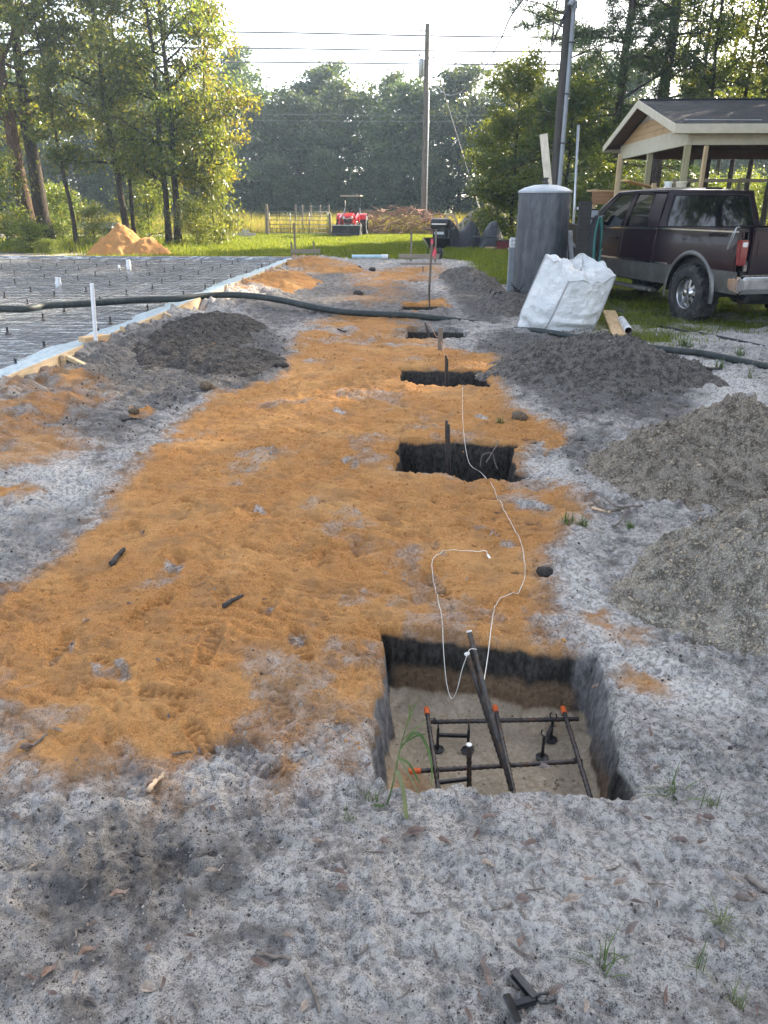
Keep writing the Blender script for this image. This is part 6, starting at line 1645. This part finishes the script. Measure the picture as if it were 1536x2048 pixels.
# ================================================================== GRASS
t = NT('grass_blades'); v = t.attr('leafvar'); c = t.mix(v, (0.07, 0.11, 0.02), (0.19, 0.22, 0.045)); c = t.mix(t.ramp(v, .75, 1.0, 0, .7), c, (0.34, 0.29, 0.12))
d = t.n.new('ShaderNodeBsdfDiffuse'); t.l.new(c, d.inputs[0]); tr_ = t.n.new('ShaderNodeBsdfTranslucent'); t.l.new(t.mix(1.0, c, (1.7, 1.6, .8), 'MULTIPLY'), tr_.inputs[0])
mx = t.n.new('ShaderNodeMixShader'); mx.inputs[0].default_value = .5; t.l.new(d.outputs[0], mx.inputs[1]); t.l.new(tr_.outputs[0], mx.inputs[2]); t.l.new(mx.outputs[0], t.out.inputs[0]); MAT['grass'] = t.m
t = NT('dry_field_grass'); v = t.attr('leafvar'); c = t.mix(v, (0.13, 0.15, 0.035), (0.33, 0.28, 0.11)); c = t.mix(t.ramp(v, .7, 1.0, 0, .6), c, (0.3, 0.17, 0.11))
d = t.n.new('ShaderNodeBsdfDiffuse'); t.l.new(c, d.inputs[0]); tr_ = t.n.new('ShaderNodeBsdfTranslucent'); t.l.new(t.mix(1.0, c, (1.6, 1.5, .8), 'MULTIPLY'), tr_.inputs[0])
mx = t.n.new('ShaderNodeMixShader'); mx.inputs[0].default_value = .5; t.l.new(d.outputs[0], mx.inputs[1]); t.l.new(tr_.outputs[0], mx.inputs[2]); t.l.new(mx.outputs[0], t.out.inputs[0]); MAT['dry'] = t.m
def blades(name, label, x, y, h, w, mat, seed, lean=.5):
    rng = np.random.default_rng(seed); n = len(x)
    z = ground_h(x, y, False, False)
    a = rng.uniform(0, 6.283, n); lx, ly = np.cos(a) * h * lean * rng.uniform(.1, 1, n), np.sin(a) * h * lean * rng.uniform(.1, 1, n)
    b = rng.uniform(0, 6.283, n); sx_, sy_ = np.cos(b) * w, np.sin(b) * w
    V = np.stack([np.stack([x - sx_, y - sy_, z - .01], -1), np.stack([x + sx_, y + sy_, z - .01], -1), np.stack([x + lx, y + ly, z + h], -1)], 1).reshape(-1, 3)
    me = np_mesh(name, V, np.arange(3 * n).reshape(n, 3), mat, False)
    set_float(me, 'leafvar', np.repeat(np.clip(rng.normal(.45, .28, n), 0, 1), 3))
    o = link(name, me); tag(o, kind='stuff'); o['label'] = label
rng = np.random.default_rng(42)
def scatter(n, x0, x1, y0, y1, thr=.35):
    x = rng.uniform(x0, x1, n); y = rng.uniform(y0, y1, n); g = grassmask(x, y); cl = fbm(x, y, 1.4, 3, 91)
    k = g * sstep(.25, .6, cl) > rng.uniform(0, 1, n) * .9
    for (cx, cy, rx, ry) in ((4.6, 13.2, 1.1, 3.4),): pass
    return x[k], y[k]
x, y = scatter(170000, 2.2, 11, 9.2, 20); blades('turf', 'shaded green turf around the truck and the tank', x, y, rng.uniform(.025, .085, len(x)), .0045, MAT['grass'], 1)
x, y = scatter(150000, -1, 16, 17, 34); blades('turf', 'shaded green turf in front of the tarp heaps', x, y, rng.uniform(.04, .11, len(x)), .009, MAT['grass'], 2)
x, y = scatter(230000, -13, 10, 25.5, 52); blades('lawn', 'sunlit yellow green lawn beyond the slab', x, y, rng.uniform(.05, .13, len(x)), .014, MAT['grass'], 3)
n = 90000; x = rng.uniform(-34, 26, n); y = rng.uniform(50, 70, n); h = rng.uniform(.5, 1.25, n) * (.55 + .9 * fbm(x, y, .35, 3, 95)); blades('field_grass', 'tall dry weeds and grasses of the far field', x, y, h, .022, MAT['dry'], 4, .25)
n = 9000; x = rng.uniform(-20, -6, n); y = rng.uniform(29, 44, n); k = litter(x, y) > .4; blades('grove_weeds', 'sparse weeds on the grove floor', x[k], y[k], rng.uniform(.08, .35, k.sum()), .02, MAT['grass'], 6)

# ================================================================== TUFTS OF GRASS ON THE SAND
def tuft_mesh(seed, n, h, w, spread, arch=.9):
    r_ = random.Random(seed); m = MB()
    for k in range(n):
        a = r_.uniform(0, 6.28); L_ = h * r_.uniform(.5, 1.15); tl = r_.uniform(.15, 1.0) * spread; b0 = Vector((r_.gauss(0, .012), r_.gauss(0, .012), -.005))
        d = Vector((math.cos(a), math.sin(a), 0)); s_ = Vector((-math.sin(a), math.cos(a), 0)) * w * r_.uniform(.6, 1.2)
        pts = []
        for j in range(6):
            f = j / 5; pts.append(b0 + d * L_ * tl * f ** 1.5 + Vector((0, 0, 1)) * L_ * (f * (1.0 - .45 * tl) - arch * .45 * tl * f ** 2.4))
        o = len(m.v)
        for j, p in enumerate(pts):
            k2 = (1 - (j / 5) ** 1.6); m.v += [tuple(p - s_ * k2), tuple(p + s_ * k2)]
        for j in range(5): m.f.append((o + 2 * j, o + 2 * j + 1, o + 2 * j + 3, o + 2 * j + 2))
    me = bpy.data.meshes.new('blades'); me.from_pydata(m.v, [], m.f); me.materials.append(MAT['weed']); me.shade_smooth(); return me
t = NT('weed_blades'); n_ = t.noise(t.coord(), 14, 3); c = t.mix(t.ramp(n_, .35, .7), (0.06, 0.11, 0.025), (0.15, 0.21, 0.06)); c = t.mix(t.ramp(t.objrand(), .55, 1, 0, .45), c, (0.3, 0.28, 0.17))
d = t.n.new('ShaderNodeBsdfPrincipled'); t.l.new(c, d.inputs[0]); d.inputs['Roughness'].default_value = .5; tr_ = t.n.new('ShaderNodeBsdfTranslucent'); t.l.new(c, tr_.inputs[0])
mx = t.n.new('ShaderNodeMixShader'); mx.inputs[0].default_value = .35; t.l.new(d.outputs[0], mx.inputs[1]); t.l.new(tr_.outputs[0], mx.inputs[2]); t.l.new(mx.outputs[0], t.out.inputs[0]); MAT['weed'] = t.m
MAT['root'] = M('dry_grass_crown', (0.17, 0.15, 0.09), .9, scale=40)
TUF = [tuft_mesh(1, 16, .14, .0022, 1.0), tuft_mesh(2, 22, .11, .002, 1.1), tuft_mesh(3, 10, .17, .0026, .8), tuft_mesh(4, 34, .1, .003, 1.0)]
crown_me = MB().lathe([(.005, -.01), (.006, .002), (.002, .012)], 7).mesh('root_crown', MAT['root'], True)
def tuft(label, px, py, k, s, rot=0, group='grass tufts on the sand'):
    p = gz(px, py); e = thing('grass_tuft', label, 'grass tuft', (p.x, p.y, p.z), rot, group); e.scale = (s, s, s)
    link('blades', TUF[k], e); link('root_crown', crown_me, e)
for lab, px, py, k, s, rot in [
    ('green grass tuft on the sand above the lying plastic chair', 1208, 1935, 0, 1.0, 0), ('fine grass tuft at the right corner of the open pit', 1348, 1592, 1, 1.15, 1), ('small grass tuft a step right of the pit corner', 1420, 1612, 0, .7, 2),
    ('pale grass tuft among dead leaves right of the pit', 1440, 1845, 1, .85, 3), ('thin grass tuft beside a brown curled leaf', 1395, 1935, 0, .6, 4), ('sparse grass tuft on bare sand well away from the pit', 1470, 2010, 1, .7, 5),
    ('low spreading weed left of the open pit', 700, 1640, 2, .5, 1), ('broken green blades lying by the pit weed', 745, 1600, 0, .6, 2),
    ('bright grass patch at the foot of the khaki heap', 1135, 1045, 3, 1.0, 0), ('bright grass patch beside the forked stick', 1165, 1050, 3, .9, 1), ('grass under the forked stick', 1260, 1055, 3, .8, 2), ('grass tuft by the bare root at the heap', 1195, 1015, 3, .7, 3),
    ('thin grass on the pale sand near the dark heap', 1000, 845, 3, .9, 4), ('grass tuft on the sand behind the hose', 1380, 700, 3, 1.9, 1), ('grass tuft next to the thin hose by the truck', 1480, 712, 3, 1.8, 2), ('grass tuft at the bare sand right of the scrap board', 1440, 735, 3, 1.6, 3), ('tall grass tuft beside the hose right of the heap', 1365, 690, 3, 2.0, 5), ('grass tuft in the sand beyond the rear wheel', 1500, 760, 1, 2.2, 1)]:
    tuft(lab, px, py, k, s, rot)
# tall weed growing at the pit edge
p = gz(770, 1612); wd = thing('tall_weed', 'tall jointed green weed arching over the left edge of the pit', 'weed', tuple(p))
def blade(L_, w, nm='leaf_blade'):
    m = MB(); P_ = spline(L_, 5); o = 0; n_ = len(P_)
    for j, q in enumerate(P_):
        d = (P_[min(j + 1, n_ - 1)] - P_[max(j - 1, 0)]).normalized(); s_ = d.cross(Vector((.25, -.8, .5))).normalized() * w * math.sin(math.pi * min(1, (j + 1.2) / (n_ + .2))) ** .7
        m.v += [tuple(q - s_), tuple(q), tuple(q + s_)]
        m.v[-2] = tuple(q + Vector((0, .0, -.002)))
    for j in range(n_ - 1):
        for k in range(2): m.f.append((3 * j + k, 3 * j + k + 1, 3 * j + k + 4, 3 * j + k + 3))
    me = bpy.data.meshes.new(nm); me.from_pydata(m.v, [], m.f); me.materials.append(MAT['weed']); me.shade_smooth(); return link(nm, me, wd)
rel = lambda px, py, Y: at(px, py, Y) - p
MB().tube(spline([Vector((0, 0, -.02)), rel(785, 1570, p.y + .03), rel(800, 1500, p.y + .10), rel(812, 1455, p.y + .14), rel(834, 1402, p.y + .18)], 6), [.0035 - .0022 * i / 24 for i in range(25)], 6).build('stem', MAT['weed'], wd, smooth=True)
for L_, w in [([rel(800, 1500, p.y + .1), rel(825, 1468, p.y + .12), rel(845, 1475, p.y + .1), rel(862, 1520, p.y + .06), rel(864, 1575, p.y + .03)], .005),
              ([rel(786, 1560, p.y + .03), rel(793, 1540, p.y - .02), rel(806, 1580, p.y - .05), rel(816, 1650, p.y - .06), rel(832, 1668, p.y - .05), rel(850, 1672, p.y - .05)], .006),
              ([rel(805, 1480, p.y + .12), rel(828, 1460, p.y + .12), rel(855, 1440, p.y + .12)], .003), ([rel(803, 1490, p.y + .12), rel(830, 1473, p.y + .12), rel(852, 1468, p.y + .12)], .003),
              ([rel(798, 1515, p.y + .08), rel(820, 1530, p.y + .06), rel(840, 1570, p.y + .04)], .004), ([Vector((0, 0, 0)), rel(745, 1612, p.y), rel(720, 1625, p.y - .01)], .004),
              ([rel(790, 1545, p.y + .04), rel(800, 1520, p.y + .04), rel(845, 1600, p.y)], .003), ([rel(812, 1455, p.y + .14), rel(820, 1425, p.y + .15), rel(818, 1405, p.y + .15)], .0025)]:
    blade(L_, w)
m = MB(); rs = random.Random(3)
for k in range(14):
    f = k / 13; q = rel(834 - 10 * (1 - f), 1425 - 24 * f, p.y + .17 + .01 * f); m.lathe([(.0005, 0), (.0022, .004), (.0005, .010)], 5, tuple(q + Vector((rs.uniform(-.003, .003), 0, 0))))
m.build('seed_head', MAT['root'], wd)

# ================================================================== DEAD LEAVES, STICKS, CHIPS
def leafm(nm, L_, w, curl, twist, seed):
    r_ = random.Random(seed); m = MB(); us_ = list(np.linspace(0, 1, 11)); vs_ = list(np.linspace(-1, 1, 5))
    def f(u, v):
        ww = w * (math.sin(math.pi * u ** .85) ** .8) + .0006
        x = (u - .5) * L_; y = v * ww; z = curl * (4 * (u - .5) ** 2) * L_ + .6 * abs(v) ** 1.5 * ww * (1.2 + twist * math.sin(u * 5)) + .0015 * math.sin(u * 19 + v * 3)
        return (x, y + .12 * L_ * math.sin(u * 2.4) * .4, z + .002)
    m.grid(f, us_, vs_); me = m.mesh(nm, None, True); return me
t = NT('dead_leaf'); P = t.coord(); n_ = t.noise(t.mapping(P, (1, 6, 1)), 40, 4); r_ = t.objrand()
c = t.mix(t.ramp(r_, .0, .55), (0.20, 0.165, 0.145), (0.22, 0.15, 0.12)); c = t.mix(t.ramp(r_, .6, 1.0), c, (0.42, 0.34, 0.27)); c = t.mix(t.ramp(n_, .4, .7, 0, .6), c, (0.11, 0.085, 0.075))
t.bsdf(c, .55, 0, t.bump(n_, .002), 0, .4); MAT['dead'] = t.m
LM = [leafm('dead_leaf', .055, .008, .16, 1.6, 1), leafm('dead_leaf', .065, .010, .24, 2.2, 2), leafm('dead_leaf', .045, .010, .10, 1.0, 3), leafm('dead_leaf', .06, .006, .28, 2.6, 4)]
for me in LM: me.materials.append(MAT['dead'])
SPOTS = [(980, 1640, 12), (1108, 1655, 80), (975, 1735, 0), (1178, 1765, 25), (1240, 1770, 20), (1145, 1803, 10), (1047, 1803, 0), (870, 1912, 100), (1045, 1890, 60), (965, 1945, 85), (975, 1968, 80), (1330, 1998, 70), (1375, 1885, 130), (1490, 1808, 0), (1250, 1625, 150), (1290, 1640, 145), (1355, 1685, 160), (1060, 1690, 160), (685, 1780, -10), (255, 1715, -8), (240, 1795, 35), (180, 1910, 40), (610, 2015, 60), (310, 1570, 45), (30, 1640, -20), (60, 1500, 40), (175, 1245, 40), (260, 1212, -15), (115, 1465, 10), (1410, 1640, 140), (1500, 1795, 100), (1405, 1690, 20), (890, 1690, 0), (835, 1668, 5), (1090, 1540, 10), (1190, 1380, 40), (995, 1030, 20), (1300, 1470, 70), (770, 1690, 10), (430, 1750, 30), (520, 1930, -10), (100, 1950, 60), (300, 1980, -5), (640, 1690, 20), (1260, 1860, 40), (1110, 1985, 20)]
rl_ = random.Random(6)
def leaf(px, py, a, k, s, label='brown dead leaf lying on the grey sand around the pit', group='dead leaves on the sand'):
    p = gz(px, py); o = link('dead_leaf', LM[k]); o.location = (p.x, p.y, p.z + .006); o.rotation_euler = (rl_.uniform(-.6, .6), rl_.uniform(-.35, .35), R(a)); o.scale = (s,) * 3; tag(o, label, 'leaf', group)
for i, (px, py, a) in enumerate(SPOTS): leaf(px, py, a + rl_.uniform(-8, 8), i % 4, rl_.uniform(.6, 1.0))
for k in range(60):
    px = rl_.uniform(20, 1520); py = rl_.uniform(1560, 2040) if k < 36 else rl_.uniform(1000, 1600)
    if 740 < px < 1260 and 1230 < py < 1610: continue
    leaf(px, py, rl_.uniform(0, 360), rl_.randrange(4), rl_.uniform(.35, .7))
def stick(name, label, P_, r0, r1, mat, cat='stick', group='sticks on the ground', twigs=()):
    e = thing(name, label, cat, tuple(P_[0]), 0, group); o0 = Vector(P_[0])
    S = spline([Vector(q) - o0 for q in P_], 5); n_ = len(S); rr2 = random.Random(len(label))
    S = [q + Vector((rr2.uniform(-1, 1), rr2.uniform(-1, 1), rr2.uniform(-.5, .5))) * r0 * .35 for q in S]
    MB().tube(S, [(r0 + (r1 - r0) * i / n_) * rr2.uniform(.8, 1.15) for i in range(n_)], 7).build('stem', mat, e, smooth=True)
    for L_ in twigs: MB().tube([Vector(q) - o0 for q in spline(L_, 4)], r1 * .8, 5).build('twig', mat, e, smooth=True)
def S2(L_, dz=.01): return [tuple(gz(a, b) + Vector((0, 0, dz))) for a, b in L_]
stick('forked_stick', 'grey forked stick lying at the foot of the khaki heap', S2([(1185, 1010), (1215, 1030), (1250, 1024), (1285, 1020)], .03), .013, .007, MAT['stick'], twigs=[S2([(1250, 1026), (1242, 1050), (1228, 1062)], .03), S2([(1205, 1005), (1225, 1022), (1245, 1028)], .04)])
stick('charred_stick', 'burnt black stick on the orange sand left of centre', S2([(222, 1133), (235, 1118), (248, 1103)], .012), .014, .011, MAT['char'])
stick('charred_stick', 'dark broken stick on the orange sand nearer the pit', S2([(447, 1216), (465, 1205), (485, 1195)], .010), .010, .008, MAT['char'])
stick('thin_stick', 'dark twig on grey sand below the orange edge', S2([(512, 1908), (545, 1916), (582, 1920)], .006), .005, .004, MAT['stick'])
stick('thin_stick', 'thin dark twig curving down the grey sand', S2([(610, 1950), (628, 1990), (640, 2030)], .005), .004, .003, MAT['stick'])
stick('thin_stick', 'short dark stick far from the pit on grey sand', S2([(1490, 1756), (1515, 1775), (1540, 1790)], .008), .007, .006, MAT['stick'])
stick('thin_stick', 'splintered twig at the left orange edge', S2([(52, 1502), (75, 1488), (95, 1470)], .006), .006, .004, MAT['stick'])
stick('thin_stick', 'thin twig on orange sand near the tracks', S2([(345, 1512), (365, 1508), (382, 1506)], .006), .004, .003, MAT['stick'])
stick('pale_root', 'pale root showing in the heap beside the forked stick', S2([(1182, 1022), (1200, 1026), (1220, 1030)], .02), .010, .007, MAT['pale_wood'])
stick('pale_root', 'orange tinted wood splinter on the sand at lower left', S2([(296, 1588), (312, 1568), (330, 1552)], .010), .009, .006, MAT['pale_wood'])
stick('thin_stick', 'dark twig tangle in the dark soil by the bank', S2([(245, 845), (265, 842), (283, 844)], .02), .012, .008, MAT['char'])
stick('thin_stick', 'black root end on the sand by the hose', S2([(675, 662), (690, 668), (692, 660)], .03), .014, .008, MAT['char'])
for i in range(26):
    px, py = rl_.uniform(0, 1530), rl_.uniform(1620, 2045); a = rl_.uniform(0, 3.1); L_ = rl_.uniform(12, 32)
    stick('thin_stick', 'tiny dry twig strewn on the grey sand in front of the pit', S2([(px, py), (px + L_ * math.cos(a), py + L_ * math.sin(a) * .6), (px + 1.8 * L_ * math.cos(a + .2), py + 1.8 * L_ * math.sin(a + .2) * .6)], .004), .0025, .0015, MAT['stick'], group='tiny twigs on the grey sand')
for lab, px, py, L_ in [('branching root hanging in the second pit wall', 0, 0, None)]:
    q = at(975, 900, 5.25); stick('hanging_root', lab, [tuple(at(972, 925, 5.1)), tuple(at(985, 905, 5.15)), tuple(at(997, 882, 5.3))], .006, .004, MAT['stick'], twigs=[[at(985, 905, 5.15), at(990, 925, 5.1), at(995, 938, 5.05)], [at(985, 905, 5.15), at(965, 910, 5.15), at(960, 935, 5.1)]])
# rocks / clods one can pick out
def rock(label, px, py, s, seed, mat, group='clods and stones on the dig'):
    bm = bmesh.new(); bmesh.ops.create_icosphere(bm, subdivisions=2, radius=1.0); r_ = random.Random(seed)
    for v in bm.verts:
        k = .72 + .5 * float(vn(v.co.x * 1.7 + seed, v.co.y * 1.7 + v.co.z * 2.3, seed)); v.co *= k; v.co.z *= .65
    me = bpy.data.meshes.new('clod'); bm.to_mesh(me); bm.free(); me.materials.append(mat); me.shade_smooth()
    p = gz(px, py); o = link('clod', me); o.location = (p.x, p.y, p.z + s * .3); o.scale = (s,) * 3; o.rotation_euler = (0, 0, seed); tag(o, label, 'clod', group)
MAT['clod'] = M('brown_clod', (0.2, 0.15, 0.1), .95, var=.35, scale=3, bump=.08, bscale=4)
MAT['clod_dark'] = M('dark_clod', (0.07, 0.062, 0.055), .95, var=.35, scale=3, bump=.08, bscale=4)
rock('round brown clod at the foot of the black topsoil heap', 415, 778, .075, 3, MAT['clod']); rock('round brown clod in the grass above the second pit', 1038, 838, .07, 5, MAT['clod'])
rock('dark clod on the orange sand beside the topsoil', 570, 735, .05, 7, MAT['clod_dark']); rock('dark clod in a pair beside the topsoil', 556, 733, .045, 8, MAT['clod_dark'])
rock('brown brick like clod at the far end of the dig', 744, 541, .10, 9, MAT['clod_dark']); rock('dark clod near the far end of the dig', 718, 536, .07, 10, MAT['clod_dark'])
rock('dark flat clod by the orange patch past the hose', 717, 590, .10, 11, MAT['clod_dark']); rock('dark clod at the orange sand edge right of the string', 1090, 1150, .045, 12, MAT['clod_dark'])
rock('rust coloured clod on the left bank', 268, 826, .05, 14, MAT['clod'])
# spacer chair lying on its side in front
ch = thing('rebar_chair', 'black plastic rebar chair lying on its side on the grey sand', 'rebar chair', (0, 0, 0))
pc = gz(1068, 2008)
def cw(px, py, dz): 
    q = gz(px, py); return Vector((q.x, q.y, q.z + dz)) - pc
a_, j_, e_ = cw(1030, 2018, .012), cw(1070, 2006, .012), cw(1024, 1952, .014)
ch.location = tuple(pc)
MB().bar(a_, j_, .014, .016).bar(a_, j_, .022, .004).build('leg', MAT['black_plastic'], ch, bevel=.001)
MB().bar(e_, j_, .006, .016).bar(e_ + Vector((0, 0, .008)), j_ + Vector((0, 0, .008)), .018, .003).bar(e_ + Vector((0, 0, -.006)), j_ + Vector((0, 0, -.006)), .018, .003).build('crossbar', MAT['black_plastic'], ch, bevel=.001)
f0, f1 = cw(1010, 2006, .03), cw(1036, 2052, .012)
MB().bar(f0, f1, .03, .007, up=(.6, .2, .7)).build('foot', MAT['black_plastic'], ch, bevel=.002)
MB().tube([j_, cw(1078, 1998, .016), cw(1092, 1994, .012), cw(1100, 1992, .008)], .0035, 6).tube([j_, cw(1080, 2014, .014), cw(1096, 2012, .012), cw(1110, 2006, .008)], .0035, 6).build('clip', MAT['black_plastic'], ch, smooth=True)
# ================================================================== CRUMBS
def crumbs(name, label, pts, sizes, mat):
    n = len(pts); rng2 = np.random.default_rng(n)
    me = bpy.data.meshes.new(name); me.vertices.add(n); me.vertices.foreach_set('co', np.ascontiguousarray(pts, np.float32).ravel())
    set_float(me, 'size', sizes)
    o = link(name, me); tag(o, kind='stuff'); o['label'] = label
    g = bpy.data.node_groups.new(name + '_nodes', 'GeometryNodeTree')
    g.interface.new_socket('Geometry', in_out='INPUT', socket_type='NodeSocketGeometry'); g.interface.new_socket('Geometry', in_out='OUTPUT', socket_type='NodeSocketGeometry')
    gi, go = g.nodes.new('NodeGroupInput'), g.nodes.new('NodeGroupOutput')
    ico = g.nodes.new('GeometryNodeMeshIcoSphere'); ico.inputs['Radius'].default_value = 1.0; ico.inputs['Subdivisions'].default_value = 1
    sm = g.nodes.new('GeometryNodeSetMaterial'); sm.inputs['Material'].default_value = mat
    ip = g.nodes.new('GeometryNodeInstanceOnPoints')
    rv = g.nodes.new('FunctionNodeRandomValue'); rv.data_type = 'FLOAT_VECTOR'; rv.inputs[1].default_value = (6.28, 6.28, 6.28)
    rs_ = g.nodes.new('FunctionNodeRandomValue'); rs_.data_type = 'FLOAT_VECTOR'; rs_.inputs[0].default_value = (.6, .6, .45); rs_.inputs[1].default_value = (1.5, 1.1, .9)
    na = g.nodes.new('GeometryNodeInputNamedAttribute'); na.data_type = 'FLOAT'; na.inputs['Name'].default_value = 'size'
    mu = g.nodes.new('ShaderNodeVectorMath'); mu.operation = 'SCALE'
    L_ = g.links.new
    L_(ico.outputs[0], sm.inputs[0]); L_(sm.outputs[0], ip.inputs['Instance']); L_(gi.outputs[0], ip.inputs['Points']); L_(rv.outputs[0], ip.inputs['Rotation'])
    L_(rs_.outputs[0], mu.inputs[0]); L_(na.outputs['Attribute'], mu.inputs['Scale']); L_(mu.outputs[0], ip.inputs['Scale']); L_(ip.outputs[0], go.inputs[0])
    md = o.modifiers.new('scatter', 'NODES'); md.node_group = g
def ground_z_arr(x, y):
    z = base_z(x, y)
    for p in PILES[:7]:
        k = pile_h(p, x, y, True); z = np.where(k > 0, np.maximum(z, ground_h(x, y, False, False) + k - .012), z)
    return z
N = 95000
yy_ = .95 + 9.5 * rng.random(N) ** 1.7; xx_ = rng.uniform(-.62, .62, N) * (yy_ + .5)
keep = (fbm(xx_, yy_, 2.0, 3, 801) > rng.uniform(.25, .75, N))
inside = np.zeros(N, bool)
for P_, dep in PITS: inside |= poly_sdf(xx_, yy_, P_) < .02
slab_ = poly_sdf(xx_, yy_, SLAB_POLY) < .1
keep &= ~inside & ~slab_
xx_, yy_ = xx_[keep], yy_[keep]; zz_ = ground_z_arr(xx_, yy_)
sz = rng.gamma(2.0, 1.0, len(xx_)) * .00068 * (.75 + .35 * yy_); sz = np.clip(sz, .0008, .014)
mk_, _ = masks(xx_, yy_); O_ = mk_[:, 0] + rng.normal(0, .12, len(xx_)); D_ = mk_[:, 1] + rng.normal(0, .2, len(xx_))
onp = np.zeros(len(xx_), bool)
for p in PILES[:2]: onp |= pile_h(p, xx_, yy_, False) > .02
isd = (~onp) & (O_ < .45) & ((D_ > .45) | (rng.random(len(xx_)) < .2)); iso = (~onp) & (O_ >= .45); isg = ~(isd | iso | onp)
MAT['crumb_grey'] = M('grey_sand_crumb', (0.30, 0.28, 0.255), .95, var=.4, scale=1.5); MAT['crumb_dark'] = M('dark_humus_crumb', (0.06, 0.053, 0.048), .95, var=.4, scale=1.5)
MAT['crumb_orange'] = M('orange_sand_crumb', (0.42, 0.225, 0.085), .95, var=.35, scale=1.5); MAT['crumb_khaki'] = M('khaki_crumb', (0.33, 0.28, 0.205), .95, var=.4, scale=1.5)
V_ = np.stack([xx_, yy_, zz_ + sz * .25], -1)
for nm, lb_, mm, kk in (('grey_crumbs', 'grey crumbs of sand strewn around the pits', 'crumb_grey', isg), ('dark_crumbs', 'dark humus crumbs strewn around the pits', 'crumb_dark', isd), ('orange_crumbs', 'orange crumbs on the fill sand', 'crumb_orange', iso)):
    crumbs(nm, lb_, V_[kk], sz[kk], MAT[mm])
# clods on the two near heaps
XS_, ZS_ = [], []
for p, n_ in ((PILES[0], 16000), (PILES[1], 14000)):
    a_ = rng.uniform(0, 6.283, n_); r_ = np.sqrt(rng.random(n_)) * 1.15; x = p[0] + np.cos(a_) * r_ * p[2]; y = p[1] + np.sin(a_) * r_ * p[3]
    k = pile_h(p, x, y, True) > .01; x, y = x[k], y[k]; XS_.append(np.stack([x, y, ground_z_arr(x, y)], -1)); 
V_ = np.concatenate(XS_); sz = np.clip(rng.gamma(1.6, 1.0, len(V_)) * .0019, .001, .013); V_[:, 2] += sz * .2
crumbs('heap_clods', 'khaki clods covering the two near dirt heaps', V_, sz, MAT['crumb_khaki'])
# loose crumbs on the floor of the open pit
n_ = 900; x = rng.uniform(0, .74, n_); y = rng.uniform(1.75, 2.6, n_); k = poly_sdf(x, y, PITS[0][0]) < -.05; x, y = x[k], y[k]
wgt = np.exp(-np.abs(poly_sdf(x, y, PITS[0][0])) / .12); k = rng.random(len(x)) < .25 + wgt; x, y = x[k], y[k]
sz = np.clip(rng.gamma(1.8, 1.0, len(x)) * .0022, .001, .011); crumbs('pit_crumbs', 'crumbs of brown soil fallen to the floor of the open pit', np.stack([x, y, base_z(x, y) + sz * .3], -1), sz * .8, MAT['crumb_khaki'])

# ================================================================== HAZE
hm = bpy.data.materials.new('haze_air'); hm.use_nodes = True
hn = hm.node_tree.nodes; hn.clear(); ho = hn.new('ShaderNodeOutputMaterial')
hv = hn.new('ShaderNodeVolumePrincipled'); hv.inputs['Color'].default_value = (.64, .83, 1.0, 1); hv.inputs['Density'].default_value = .0009; hv.inputs['Anisotropy'].default_value = .2
hm.node_tree.links.new(hv.outputs[0], ho.inputs['Volume'])
hz = MB().box((0, 40, 10.5), (150, 130, 24)).build('haze', hm); tag(hz, kind='stuff'); hz['label'] = 'thin morning haze over the field'
